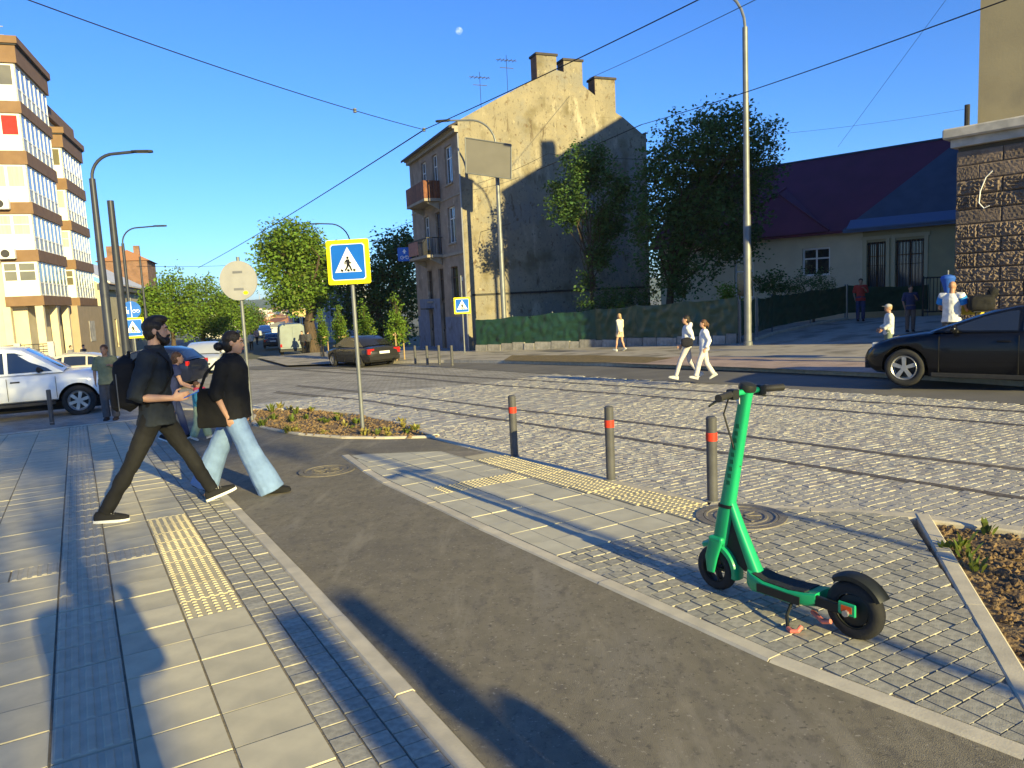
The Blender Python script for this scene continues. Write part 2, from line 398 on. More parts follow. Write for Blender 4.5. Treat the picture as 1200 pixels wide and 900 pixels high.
bk = sheet('brick_border', STl([(-6, .705), (PAVE_END, .705), (PAVE_END, 1.062), (-6, 1.062)]), -.007, M_joint, 1.0)
cells = []
for k in range(-40, int(PAVE_END / .105)):
    for c in range(3):
        s0 = k * .105 + (.0 if c != 1 else .05); cells.append((s0, .712 + c * .116, s0 + .105, .712 + c * .116 + .116, 'slab', M_paver))
pave(bk, cells, lambda k: 'paver_brick', 300, joint=.004, seed=3)

# cycle path (asphalt), plaza, planted beds
PATHR = [tuple(st(*onground(x, y)[:2])) for x, y in [(400, 534), (425, 552), (448, 566), (500, 590), (560, 619), (700, 683), (900, 774), (1200, 889)]] + [(-3, 3.35), (-6, 3.9)]
STK = [st(x, y) for x, y in KERB]
PLC = st(*onground(560, 527)[:2])
pathpoly = [(-6, 1.16), (PAVE_END, 1.16)] + STK[:7] + [PLC] + PATHR
sheet('cycle_path', STl(pathpoly), -.008, M_path, .6)
BED2 = [tuple(st(*onground(x, y)[:2])) for x, y in [(1072, 602), (1130, 708), (1200, 834)]]
BED2 = BED2 + [(BED2[-1][0] - .55, BED2[-1][1] - .6)]
pr = [(s, t + .10) for s, t in PATHR if s > BED2[-1][0]]
plz = [PLC] + [(s, t - .1) for s, t in STK[7:12]] + BED2[1:-1] + pr[::-1]
plaza = sheet('plaza', STl(plz), -.007, M_joint, .8)
ply = [(t, s) for s, t in plz]
cells = []; S_SPLIT = 4.08; k = 0
s0 = S_SPLIT
while s0 < 9:
    t = 2.2; n = 0
    while t < 5:
        yl = (t > 3.36 and t < 3.9)
        wd = .3
        y2 = 6.05 <= s0 + .01 < 6.3
        m_ = M_yel if (y2 and 2.6 < t < 3.5) else M_slabl
        cells.append((s0, t, s0 + .3, t + wd, 'dots' if m_ is M_yel else 'slab', m_)); t += wd
    s0 += .3
cells2 = []
s0 = -1.0; row = 0
while s0 < S_SPLIT - .001:
    s1 = min(s0 + .1, S_SPLIT); t = 2.2 - (row % 2) * .055
    while t < 6: cells2.append((s0, t, s1, t + .11, 'slab', M_paver)); t += .11
    s0 = s1; row += 1
# yellow dotted tiles follow the road kerb
kl = [Vector(STK[i]) for i in range(7, 10)]
def kt(s):
    for a, b in zip(kl, kl[1:]):
        if b.x <= s <= a.x: return a.y + (b.y - a.y) * (s - a.x) / (b.x - a.x)
    return kl[0].y if s > kl[0].x else kl[-1].y
new = []
for c in cells:
    tk = kt((c[0] + c[2]) / 2) - .12
    if c[1] >= tk - .42: continue
    new.append(c if c[3] <= tk - .4 else (c[0], c[1], c[2], tk - .4, c[4], c[5]))
s0 = S_SPLIT
while s0 < 7.6:
    tk = kt(s0 + .15) - .10; new.append((s0, tk - .4, s0 + .3, tk, 'dots', M_yel)); s0 += .3
pave(plaza, new + cells2, lambda k: {'slab': 'paver', 'dots': 'dotted_tile'}[k], 320, poly=ply, joint=.0045, seed=5)

def kerb(name, pts, wdt, top, dep, side=1, step=1.0, m=M_kerb, bev=.012, tex='kerbstone'):
    """row of kerbstones along (x, y) points, on the left (+1) or right (-1) of the line"""
    root = empty(name, (0, 0, 0), kind='structure'); P = [Vector(p) for p in pts]
    seg = []
    for a, b in zip(P, P[1:]):
        n = max(1, round((b - a).length / step)); seg += [(a.lerp(b, i / n), a.lerp(b, (i + 1) / n)) for i in range(n)]
    for a, b in seg:
        d = (b - a).normalized(); nn = Vector((-d.y, d.x)) * side; g = .004
        a2, b2 = a + d * g, b - d * g; jt = rnd.uniform(-.003, .003)
        za, zb = gz(*a2) + top + jt, gz(*b2) + top + jt; mb = MB(); c_ = .012
        def V(p, o, z): q = p + nn * o; return (q.x, q.y, z)
        prof = [(0, -dep), (0, -c_), (c_, 0), (wdt - c_, 0), (wdt, -c_), (wdt, -dep)]
        mb.rings([[V(a2, o, za + z) for o, z in prof], [V(b2, o, zb + z) for o, z in prof]])
        mb.build(tex, m, root)
    return root
KL = STl([(PAVE_END, 1.06), (-5, 1.06)])
kerb('pavement_kerb', KL, .1, .004, .1, side=1)
kerb('path_edging', [XY(s, t) for s, t in PATHR], .1, .003, .1, side=1)
kerb('road_kerb', KERB[5:], .13, .0, .2, side=-1)
kerb('bed_kerb', [XY(*p) for p in BED2], .1, .004, .15, side=1)
kerb('bed_road_kerb', KERB[:6], .12, .03, .2, side=-1, step=.8)
kerb('pavement_end_kerb', STl([(PAVE_END + .02, -14), (PAVE_END + .02, 1.2)]), .13, .0, .2, side=1)
kerb('far_kerb', FARK, .16, .0, .16, side=1, step=2)
arc = pxl([(297, 485), (293, 492), (297, 499), (318, 504), (350, 509.5), (400, 513.5), (450, 514), (512, 512.5)])
kerb('bed_path_kerb', arc, .08, .02, .12, side=1, step=.5)
bed1 = sheet('flower_bed', arc + KERB[1:6][::-1], .0, M_soil, .22, noise=.035)
bp2 = [BED2[0]] + STK[11:15] + [(-4, 3.6), BED2[-1]]
bed2 = sheet('soil_bed', STl(bp2), -.035, M_soil, .14, noise=.03)

# granite setts
def in_poly(p, poly):
    c = False; n = len(poly)
    for i in range(n):
        a, b = poly[i - 1], poly[i]
        if (a[1] > p[1]) != (b[1] > p[1]) and p[0] < (b[0] - a[0]) * (p[1] - a[1]) / (b[1] - a[1]) + a[0]: c = not c
    return c
near_st = [st(*p) for p in NEAR]
kout = [(s, t + .15) for s, t in STK]
settpoly = kout[1:] + [(-6, 12)] + [p for p in near_st[::-1]] + [(34, 2), (34, -6), (17.4, -10), (17.4, 1)]
RAILS = [[(325, 459), (425, 469), (525, 484), (600, 494), (721, 512), (826, 528), (900, 539), (1050, 562), (1200, 585)],
         [(350, 452), (475, 464), (600, 480), (713, 492), (826, 505), (900, 515), (1050, 534), (1200, 551)],
         [(330, 432), (475, 442), (560, 450), (736, 462.5), (829, 470), (900, 475), (1050, 487), (1200, 499)],
         [(400, 433), (560, 442), (736, 453), (829, 459), (975, 469), (1200, 483)]]
rails = []
for q in RAILS:
    P = [st(*p) for p in pxl(q, -.12)]
    a, b = Vector(P[-2]), Vector(P[-1]); P.append(tuple(b + (b - a).normalized() * 6)); rails.append(P)
def rail_t(P, s):
    for a, b in zip(P, P[1:]):
        if b[0] <= s <= a[0]: return a[1] + (b[1] - a[1]) * (s - a[0]) / (b[0] - a[0])
    return None
r2 = random.Random(11); setts = []
s0 = -2.0; row = 0
while s0 < 19:
    dp = r2.uniform(.08, .1) if s0 < 11 else .16
    t = 3.0 + r2.uniform(0, .15)
    while t < 12.5:
        wd = r2.uniform(.09, .13) if s0 < 11 else .2
        c = (s0 + dp / 2, t + wd / 2)
        skew = .0
        if in_poly(c, settpoly) and not any((lambda q: q is not None and abs(q - c[1]) < .025 + wd * .26)(rail_t(P, c[0])) for P in rails):
            setts.append((c[0], c[1], dp, wd))
        t += wd
    s0 += dp; row += 1
setts.sort(key=lambda c: c[0] ** 2 + c[1] ** 2)
def sett_geo(b, M, dp, wd, r):
    g = .006; x0, x1, y0, y1 = -wd / 2 + g * .4, wd / 2 - g * .4, -dp / 2 + g * .4, dp / 2 - g * .4
    k = len(b.v); h = r.uniform(-.0025, .004); i = r.uniform(.006, .011)
    bot = [(x0, y0, -.02), (x1, y0, -.02), (x1, y1, -.02), (x0, y1, -.02)]
    mid = [(x + r.uniform(-.004, .004), y + r.uniform(-.004, .004), h - .005) for x, y, _ in bot]
    top = [(x + (i if x < 0 else -i) + r.uniform(-.006, .006), y + (i if y < 0 else -i) + r.uniform(-.005, .005), h + r.uniform(-.0015, .002)) for x, y, _ in bot]
    b.v += [tuple(M @ Vector(p)) for p in bot + mid + top]
    b.face(*[k + 8 + j for j in range(4)])
    for o in (0, 4):
        for j in range(4): b.face(k + o + j, k + o + (j + 1) % 4, k + o + 4 + (j + 1) % 4, k + o + 4 + j)
def visible(s, t, z=0):
    x, y = XY(s, t); v = Vector((x, y, -CAM_H)); dep = v.dot(_fw)
    return dep > .3 and abs(CAM_F * v.dot(_rt) / dep) < 610 and abs(CAM_F * v.dot(_up) / dep) < 460
big = MB(); n = 0
for s_, t_, dp, wd in setts:
    M = frame_at(s_, t_, -.118) @ Matrix.Rotation(r2.gauss(0, .03), 4, 'Z')
    if n < 300 and visible(s_, t_):
        b = MB(); sett_geo(b, Matrix(), dp, wd, r2); o = b.build('sett', M_sett, carriage, fix=False); o.matrix_world = M; n += 1
    else: sett_geo(big, M, dp, wd, r2)
big.build('remaining_setts', M_sett, carriage, kind='stuff', fix=False)
for i, P in enumerate(rails):
    mb = MB(); prof = [(-.042, -.01), (-.038, .005), (-.008, .006), (-.004, -.003), (.022, -.003), (.026, .005), (.036, .004), (.04, -.01)]
    rg = []
    P2 = []
    for a, b in zip(P, P[1:]):
        nn = max(1, int(math.dist(a, b) / .8)); P2 += [(a[0] + (b[0] - a[0]) * q / nn, a[1] + (b[1] - a[1]) * q / nn) for q in range(nn)]
    P2.append(P[-1])
    for s_, t_ in P2: rg.append([GP(s_, t_ + o, -.112 + z) for o, z in prof])
    mb.rings(rg, cap=False)
    bd_ = MB(); bd_.rings([[GP(s_, t_ + o, -.1205) for o in (-.13, .13)] for s_, t_ in P2], cap=False, close=False)
    tr_ = mb.build('tram_rail', M_rail, label=['grooved steel tram rail in the setts nearest the dark bollards', 'grooved steel tram rail, second from the bollards', 'grooved steel tram rail, third from the bollards', 'grooved steel tram rail beside the asphalt lane'][i], cat='rail', group='tram rails set in the cobbles', smooth=30)
    bd_.build('rail_bedding', M_railbed, tr_, fix=False)

# manholes
def manhole(px, py, r, label, mm=None):
    root = empty('manhole_cover', onground(px, py, .004), label=label, cat='manhole', group='manhole covers')
    mb = MB(); mb.lathe([(0, 0), (r * .55, 0), (r * .58, .006), (r * .64, .006), (r * .67, 0), (r * .82, 0), (r * .84, .007), (r * .9, .007), (r * .9, -.02)], 32)
    ci = mat('cast_iron', (.24, .215, .175), (.17, .152, .125), 30, .6, bump=.4, bscale=100, metal=.3); mb.build('cover', mm or ci, root)
    mb = MB(); mb.lathe([(r * .92, -.02), (r * .92, .006), (r * 1.1, .005), (r * 1.12, -.02)], 32)
    mb.build('ring', mm or ci, root)
    m2 = MB()
    for i in range(10):
        a = 2 * pi * i / 10; M = Matrix.Rotation(a, 4, 'Z'); m2.box(r * .12, -.012, .001, r * .5, .012, .007, M)
    m2.build('ribs', mm or ci, root)
manhole(383, 551, .28, 'round iron manhole cover set in the dark cycle path', mat('dusty_iron', (.17, .152, .12), (.125, .112, .09), 30, .8, bump=.4, bscale=100))
manhole(868, 605, .3, 'round iron manhole cover in the grey pavers by the bollard')
# ================================================================ BUILDINGS
def wallgrid(mb, W, H, ops, depth, M, x0=0, z0=0):
    xs = sorted({x0, W} | {q for o in ops for q in (o[0], o[2])}); zs = sorted({z0, H} | {q for o in ops for q in (o[1], o[3])})
    V = lambda x, y, z: M @ Vector((x, y, z))
    for a, b in zip(xs, xs[1:]):
        for c, d_ in zip(zs, zs[1:]):
            mx, mz = (a + b) / 2, (c + d_) / 2
            if any(o[0] < mx < o[2] and o[1] < mz < o[3] for o in ops): continue
            mb.quad(V(a, 0, c), V(b, 0, c), V(b, 0, d_), V(a, 0, d_))
    for a, c, b, d_ in [o[:4] for o in ops]:
        for p, q in (((a, c), (b, c)), ((b, c), (b, d_)), ((b, d_), (a, d_)), ((a, d_), (a, c))):
            mb.quad(V(p[0], 0, p[1]), V(q[0], 0, q[1]), V(q[0], depth, q[1]), V(p[0], depth, p[1]))
M_white = mat('white_pvc', (.78, .77, .74), (.70, .69, .66), 3, .45, spec=.4)
M_wood = mat('brown_joinery', (.09, .045, .025), (.06, .03, .018), 10, .6)
M_glass = glass('window_glass', (.05, .07, .10), .06)
M_dglass = glass('dark_glass', (.015, .018, .022), .06)
M_curt = mat('curtain', (.50, .47, .40), (.38, .36, .31), 3, .9, stretch=(6, 6, .2))
M_red = mat('red_curtain', (.55, .03, .03), (.45, .025, .02), 4, .8)
M_iron = mat('black_iron', (.02, .02, .022), (.03, .028, .027), 12, .55, metal=.3)
def window(parent, M, x0, z0, x1, z1, y, fm, gm, cols=(.5,), rows=(), fw=.07, name='window', sill=None, dep=.05):
    """frame with one mesh per pane; M maps wall coordinates (along, inward, up)"""
    mb = MB(); W, H = x1 - x0, z1 - z0
    for a, b, c, d_ in ((x0, x0 + fw, z0, z1), (x1 - fw, x1, z0, z1), (x0 + fw, x1 - fw, z0, z0 + fw), (x0 + fw, x1 - fw, z1 - fw, z1)): mb.box(a, y, c, b, y + dep, d_, M)
    cx = [x0 + W * q for q in cols]; cz = [z0 + H * q for q in rows]
    for q in cx: mb.box(q - fw * .45, y + .002, z0 + fw, q + fw * .45, y + dep - .002, z1 - fw, M)
    for q in cz: mb.box(x0 + fw, y + .004, q - fw * .4, x1 - fw, y + dep - .004, q + fw * .4, M)
    f = mb.build(name, fm, parent)
    ex = [x0 + fw] + cx + [x1 - fw]; ez = [z0 + fw] + cz + [z1 - fw]
    for a, b in zip(ex, ex[1:]):
        for c, d_ in zip(ez, ez[1:]):
            MB().box(a, y + dep * .5, c, b, y + dep * .5 + .012, d_, M).build('pane', gm() if callable(gm) else gm, f)
    if sill: MB().box(x0 - .08, -sill, z0 - .09, x1 + .08, .02, z0 - .003, M).build('sill', MATS['trim_stone'], f)
    return f
M_trim = mat('trim_stone', (.34, .30, .24), (.26, .23, .19), 5, .9, bump=.2, bscale=40)
M_brick = brickmat('old_brick', (.26, .12, .07), (.20, .09, .055), (.22, .19, .15), .26, .075, .012, (R(90), 0, 0), bump=.6)

# ---------------------------------------------------------------- the old three storey house with the bare gable
M_gable = mat('gable_plaster', (.265, .23, .16), (.21, .185, .135), .9, .92, bump=.6, bscale=7, c3=(.14, .118, .072), s3=.55, f3=.53, bdist=.03, detail=8)
stain(M_gable, (.20, .188, .16), .35, .50, .6); stain(M_gable, (.13, .095, .06), 2.6, .58, .64); stain(M_gable, (.36, .32, .235), .8, .57, .66, (1, 1, .35)); stain(M_gable, (.13, .115, .09), 7, .56, .64, (1, 1, .6)); stain(M_gable, (.11, .085, .055), 1.3, .6, .66, (1.5, 1, .35)); stain(M_gable, (.33, .29, .2), 3.2, .6, .66, (1, 1, .8)); stain(M_gable, (.15, .09, .055), 12, .64, .68)
M_facade = mat('facade_plaster', (.34, .27, .21), (.26, .205, .16), 1.6, .92, bump=.3, bscale=12, c3=(.2, .16, .125), s3=.7, f3=.55)
stain(M_facade, (.44, .37, .29), 1.9, .6, .66)
M_bluep = mat('blue_paint_wall', (.17, .20, .28), (.13, .155, .22), 2.5, .85, c3=(.09, .10, .12), s3=1.1, f3=.6)
M_slate = mat('dark_roof', (.06, .05, .045), (.04, .035, .032), 4, .8, bump=.3)
HB = stand(551, 41); HAZ = R(-22)
hx = Vector((cos(HAZ), -sin(HAZ), 0)); 
house = empty('old_house', HB + Vector((0, 0, -.1)), faceaz(HAZ), label='three storey old house with bare peeling gable wall, balconies and chimneys', cat='house')
GW, FL, EV, AP, AX = 11.6, 10.2, 12.1, 15.2, 6.0
mb = MB(); SH = 10.6; SX = GW
gp = [(0, -1), (GW, -1), (GW, EV - .3), (GW - 1.5, EV + .75), (GW - 1.9, EV + .95), (AX + 1.6, AP - .75), (AX + .9, AP - .15), (AX - .3, AP + .05), (AX - .9, AP - .3), (2.6, EV + 1.55), (0, EV + .15)]
mb.ngon([(x, 0, z) for x, z in gp]); mb.build('gable_wall', M_gable, house)
mb = MB(); mb.quad((GW, 0, -1), (GW, FL, -1), (GW, FL, EV), (GW, 0, EV)); mb.ngon([(x, FL, z) for x, z in gp]); mb.build('rear_wall', M_gable, house)
MF = Matrix(((0, 1, 0, 0), (1, 0, 0, 0), (0, 0, 1, 0), (0, 0, 0, 1)))
cs = [(1.95, 1.25), (4.55, 1.0), (6.95, 1.05)]
ops = []
for fl, (a, b) in enumerate(((2.85, 4.75), (6.05, 8.05), (9.3, 11.35))):
    for i, (c, wd) in enumerate(cs): ops.append((c - wd / 2, a if not (i == 1 and fl == 1) else a - .8, c + wd / 2, b, fl, i))
door_ops = [(4.1, 0, 5.0, 3.0), (6.6, 0, 7.5, 2.3)]
mb = MB(); wallgrid(mb, FL, EV, [o[:4] for o in ops] + door_ops, .22, MF, 0, -1); mb.build('street_wall', M_facade, house)
for o in ops:
    wd = M_wood if o[4] == 0 or (o[4] == 1 and o[5] == 1) else M_white
    window(house, MF, *o[:4], .12, wd, M_glass if o[4] else M_dglass, (.5,), (.68,), .07, sill=.1 if o[5] != 1 else None)
for q in door_ops:
    d_ = MB().box(q[0], .15, q[1], q[2], .2, q[3], MF).build('door', mat('old_door', (.10, .085, .075), (.07, .06, .055), 6, .7), house)
    MB().box(q[0] + .1, .13, 1.2, q[2] - .1, .152, q[3] - .3, MF).build('door_panel', M_dglass, d_)
    MB().box(q[2] - .14, .1, 1.0, q[2] - .1, .15, 1.14, MF).build('handle', M_iron, d_)
mb = MB(); wallgrid(mb, FL + .0, 1.9, door_ops[:0] + [(4.1, 0, 5.0, 1.9), (6.6, 0, 7.5, 1.9)], .0, MF, 0, -1)
wallgrid(mb, 9.6, 3.0, [(6.6, 1.9, 7.5, 2.3)], .0, MF, 5.0, 1.9)
for i, v in enumerate(mb.v): mb.v[i] = (v[0] - .012, v[1], v[2])
mb.build('painted_base', M_bluep, house)
MB().box(6.4, -.5, 2.35, 7.7, -.015, 2.42, MF).build('door_canopy', M_iron, house)
for nm, z, pr, h in (('string_course', 5.35, .1, .16), ('cornice', EV - .42, .22, .18), ('cornice', EV - .24, .34, .14)):
    MB().box(-.02, -pr, z, FL, -.004, z + h, MF).build(nm, M_trim, house)
MB().box(.1, -.05, 8.5, FL, -.003, 8.58, MF).build('string_course', M_trim, house)
# balconies
def balcony(z, u0, u1, wood):
    b = MB().box(u0, -1.0, z - .16, u1, -.003, z, MF).build('balcony', M_trim, house)
    if wood:
        n = int((u1 - u0) / .17)
        for i in range(n): MB().box(u0 + i * (u1 - u0) / n + .01, -1.0, z + .01, u0 + (i + 1) * (u1 - u0) / n - .01, -.97, z + 1.0, MF).build('plank', mat('balcony_wood', (.22, .085, .04), (.14, .05, .028), 5, .7, var=.3), b)
        for u in (u0, u1 - .03):
            for i in range(5): MB().box(u, -.96 + i * .19, z + .01, u + .03, -.96 + i * .19 + .175, z + 1.0, MF).build('plank', MATS['balcony_wood'], b)
    else:
        mb = MB(); n = 18
        for i in range(n + 1):
            u = u0 + .02 + (u1 - u0 - .04) * i / n; mb.box(u - .012, -.98, z, u + .012, -.956, z + .95, MF)
        for i in range(1, 6):
            for u in (u0 + .02, u1 - .02): mb.box(u - .012, -.98 + i * .17, z, u + .012, -.956 + i * .17, z + .95, MF)
        mb.box(u0, -1.0, z + .95, u1, -.94, z + 1.0, MF); mb.box(u0, -.94, z + .95, u0 + .06, -.01, z + 1.0, MF); mb.box(u1 - .06, -.94, z + .95, u1, -.01, z + 1.0, MF)
        mb.build('railing', M_iron, b)
        MB().box(5.6, -1.05, z + .1, u1 - .1, -1.01, z + .9, MF).build('cloth_panel', mat('pink_cloth', (.38, .2, .16), (.3, .15, .12), 6, .9), b)
    for u in (u0 + .3, u1 - .3):
        mb = MB(); mb.prism([(-.05, z - .17), (-.9, z - .17), (-.05, z - .6)], u - .06, u + .06, Matrix(((1, 0, 0, 0), (0, 0, 1, 0), (0, 1, 0, 0), (0, 0, 0, 1)))); mb.build('bracket', M_trim, b)
balcony(8.75, 3.7, 7.7, True); balcony(5.55, 3.8, 7.8, False)
# roof and chimneys
rf = empty('roof', parent=house)
for sgn in (0, 1):
    mb = MB()
    if sgn == 0: a, b = (-.5, EV - .22), (AX, AP - .2)
    else: a, b = (GW + .1, EV - .55), (AX, AP - .2)
    for y in (-.18, FL + .2): pass
    mb.rings([[(a[0], y, a[1]), (b[0], y, b[1]), (b[0], y, b[1] + .14), (a[0], y, a[1] + .14)] for y in (.03, FL + .2)])
    mb.build('roof_slope', M_slate, rf)
for x, y, z0, wx, wy, h in ((5.35, .02, AP - 1.0, 1.2, .8, 1.75), (6.95, -.01, AP - 1.4, 1.15, .8, 1.95), (8.95, -.012, 12.8, 1.3, .8, 2.1)):
    c = MB().box(x - wx / 2, y, z0, x + wx / 2, y + wy, z0 + h).build('chimney', [M_gable], rf)
    MB().box(x - wx / 2 - .07, y - .07, z0 + h, x + wx / 2 + .07, y + wy + .07, z0 + h + .12).build('chimney_cap', M_slate, c)
    MB().box(x - wx / 2 - .012, y + .02, z0 + h * .3, x - wx / 2 - .001, y + wy - .02, z0 + h - .02).build('brick_face', M_brick, c)
mb = MB(); mb.tube([(-.06, -.07, 0), (-.06, -.07, EV - .5)], .05, 8); mb.build('drainpipe', mat('zinc', (.3, .3, .3), rough=.5, metal=.6), house)
mb = MB(); mb.box(.3, -.06, 3.05, GW - .1, -.02, 3.15); mb.build('pipe_run', M_iron, house)
for u, z in ((1.6, 13.6), (3.2, 14.6)):
    mb = MB(); mb.tube([(u, .6, z - 1), (u, .6, z + 1.4)], .014, 5); mb.box(u - .6, .59, z + 1.1, u + .6, .61, z + 1.13); mb.box(u - .4, .59, z + .7, u + .4, .61, z + .73)
    for q in range(-2, 3): mb.box(u + q * .22 - .01, .35, z + 1.1, u + q * .22 + .01, .85, z + 1.12)
    mb.build('aerial', M_iron, house)
MB().box(.5, -.02, 3.9, .9, -.003, 4.1, MF).build('house_number_plate', M_white, house)

# ---------------------------------------------------------------- apartment block on the left
M_cream = mat('cream_render', (.62, .54, .38), (.55, .48, .34), 1.2, .9, bump=.1, bscale=40)
M_brown = mat('brown_cladding', (.20, .12, .065), (.17, .10, .055), 2, .7)
M_dark = mat('dark_recess', (.05, .05, .055), (.035, .035, .04), 3, .8)
AAZ = R(-18.5); AB = stand(58, 47)
apt = empty('apartment_block', AB, faceaz(AAZ), label='cream apartment block with brown bands and white glazed bays', cat='building')
bz = AB.z
def zz(v): return v - bz
FLO = [(2.5, 3.1, 5.2), (5.2, 5.9, 8.06), (8.06, 8.76, 11.0), (11.0, 11.8, 14.0), (14.0, 14.7, 16.9)]   # band bottom, glazing bottom, glazing top
# main cream body set back from the bays
mb = MB(); MS = Matrix(((0, -1, 0, -1.1), (1, 0, 0, 0), (0, 0, 1, 0), (0, 0, 0, 1)))
wallgrid(mb, 19.5, zz(17.0), [], 0, MS, .9, 0)
mb.quad((-1.1, .9, 0), (-16, .9, 0), (-16, .9, zz(17)), (-1.1, .9, zz(17))); mb.quad((-1.1, 19.5, 0), (-16, 19.5, 0), (-16, 19.5, zz(17)), (-1.1, 19.5, zz(17)))
mb.quad((-1.1, .9, zz(17)), (-16, .9, zz(17)), (-16, 19.5, zz(17)), (-1.1, 19.5, zz(17))); mb.build('wall', M_cream, apt)
MB().box(-16, .7, zz(16.4), -.8, 19.7, zz(17.3)).build('cornice', M_brown, apt, bevel=.05)
for z in (3.0, 5.9, 8.8, 11.8, 14.6): MB().box(-1.12, .88, zz(z), -1.05, 19.4, zz(z) + .1).build('string_course', M_brown, apt)
MEnd = Matrix(((-1, 0, 0, 0), (0, 1, 0, 0), (0, 0, 1, 0), (0, 0, 0, 1)))
MStr = Matrix(((0, -1, 0, 0), (1, 0, 0, 0), (0, 0, 1, 0), (0, 0, 0, 1)))
def bay(y0, y1, xw, floors, top, front, n):
    for k, (b0, g0, g1) in enumerate(floors):
        MB().box(-xw - .02, y0 - .10, zz(b0), .10, y1 + .1, zz(g0)).build('bay_band', M_brown, apt)
        g = empty('glazed_bay', parent=apt)
        MB().box(-xw + .08, y0 + .08, zz(g0), -.08, y1 - .08, zz(g1)).build('interior', mat('bay_room', (.30, .29, .27), (.2, .19, .18), .9, .9), g)
        W = y1 - y0
        # street side: mullions, transom, lower panels, panes
        fr = MB(); M = MStr
        fr.box(y0, -.0, zz(g0), y0 + .12, .08, zz(g1), M); fr.box(y1 - .12, .0, zz(g0), y1, .08, zz(g1), M)
        for i in range(1, n):
            u = y0 + W * i / n; fr.box(u - .07, -.01, zz(g0), u + .07, .07, zz(g1), M)
        fr.box(y0, .005, zz(g0), y1, .06, zz(g0) + .1, M); fr.box(y0, .005, zz(g1) - .1, y1, .06, zz(g1), M); fr.box(y0, .005, zz(g0) + .75, y1, .06, zz(g0) + .84, M)
        fr.build('frame', M_white, g)
        for i in range(n):
            a, b = y0 + W * i / n + .07, y0 + W * (i + 1) / n - .07
            MB().box(a, .03, zz(g0) + .84, b, .045, zz(g1) - .1, M).build('pane', glass('bay_glass', (.20, .23, .27), .05), g)
            MB().box(a, .028, zz(g0) + .1, b, .05, zz(g0) + .75, M).build('lower_panel', mat('frosted_panel', (.36, .40, .46), (.3, .34, .4), 4, .4), g)
        # end face towards the crossing
        ME_ = Matrix.Translation((0, y0, 0)) @ MEnd
        fe = MB(); fe.box(.0, 0, zz(g0), xw, .06, zz(g0) + .95, ME_); fe.box(0, 0, zz(g1) - .12, xw, .06, zz(g1), ME_)
        for u, wd in ((0, .22), (xw - .1, .1), (1.05, .16)): fe.box(u, .0, zz(g0) + .95, u + wd, .06, zz(g1) - .12, ME_)
        if k == 1 or k == 0: fe.box(.22, .002, zz(g0) + 1.5, xw, .058, zz(g0) + 1.56, ME_)
        fe.build('end_frame', M_white, g)
        gm = M_red if k == 3 and front else (M_curt if k in (1, 2) else glass('olive_glass', (.12, .11, .07), .08))
        MB().box(.22, .03, zz(g0) + .95, 1.05, .045, zz(g1) - .12, ME_).build('pane', gm, g)
        MB().box(1.21, .03, zz(g0) + .95, xw - .1, .045, zz(g1) - .12, ME_).build('pane', gm, g)
    b0, b1 = floors[-1][2], top
    c = MB().box(-xw - .05, y0 - .15, zz(b0), .15, y1 + .15, zz(b1) - .5).build('bay_cornice', M_brown, apt)
    MB().box(-xw - .05, y0 - .24, zz(b1) - .5, .24, y1 + .24, zz(b1) - .42).build('cornice_groove', M_dark, c)
    MB().box(-xw - .05, y0 - .32, zz(b1) - .42, .32, y1 + .32, zz(b1)).build('cornice_top', M_brown, c)
bay(0, 7.2, 1.95, FLO, 18.4, True, 7)
bay(10.2, 16.6, 1.3, FLO[:4], 15.4, False, 7)
for z, k in ((5.35, 0), (8.3, 1)):
    ac = MB().box(-1.9, -.55, zz(z), -1.05, -.16, zz(z) + .62).build('air_conditioner', M_white, apt, bevel=.03)
    m_ = MB(); m_.lathe([(.0, -.56), (.22, -.56), (.24, -.552), (.24, -.54)], 20, axis='y', M=Matrix.Translation((-1.55, 0, zz(z) + .31))); m_.build('fan_grille', M_dark, ac)
# windows in the set back end wall and street wall
for z in (3.4, 6.3, 9.2, 12.1):
    window(apt, Matrix(((-1, 0, 0, -1.1), (0, 1, 0, .9), (0, 0, 1, 0), (0, 0, 0, 1))), 1.4, zz(z), 2.9, zz(z) + 1.6, -.06, M_white, M_glass, (.5,), (), .08)
    window(apt, MS, 7.9, zz(z), 9.0, zz(z) + 1.6, -.06, M_white, M_glass, (.5,), (), .08)
# ground floor: recessed dark shopfront, columns, steps and railing
MB().box(-14, 1.4, 0, -1.2, 1.5, zz(2.5)).build('shopfront', M_dark, apt)
MB().box(-1.3, 1.4, 0, -1.2, 9.5, zz(2.5)).build('shopfront', M_dark, apt)
for x, y in ((-.25, .2), (-.25, 3.6), (-.25, 6.8), (-2.0, .2), (-4.5, .2), (-7, .2)): MB().box(x - .22, y - .2, 0, x + .22, y + .25, zz(2.5)).build('column', M_cream, apt, bevel=.02)
MB().box(-.9, 9.2, 0, .05, 19, zz(2.5)).build('ground_storey', mat('tan_render', (.36, .28, .2), (.31, .25, .18), 1.5, .9), apt)
MB().box(.06, 12.6, 1.5, .09, 14.6, 3.1).build('poster', mat('grey_poster', (.5, .48, .45), (.25, .24, .25), 2, .8), apt)
MB().box(-9, -.6, 0, .2, 1.3, .9).build('terrace', mat('terrace_concrete', (.25, .24, .22), (.2, .19, .18), 2, .9), apt)
mb = MB()
for i in range(36): mb.box(-8.9 + i * .25, -.55, .9, -8.88 + i * .25, -.53, 1.9)
for z in (1.2, 1.55, 1.9): mb.box(-9, -.57, z, .15, -.51, z + .05)
mb.build('railing', M_iron, apt)
for i in range(6): MB().box(-8.9 + i * 1.8, -.62, .9, -8.55 + i * 1.8, -.3, 2.05).build('railing_post', mat('pale_post', (.45, .45, .45), rough=.8), apt, bevel=.02)
mb = MB()
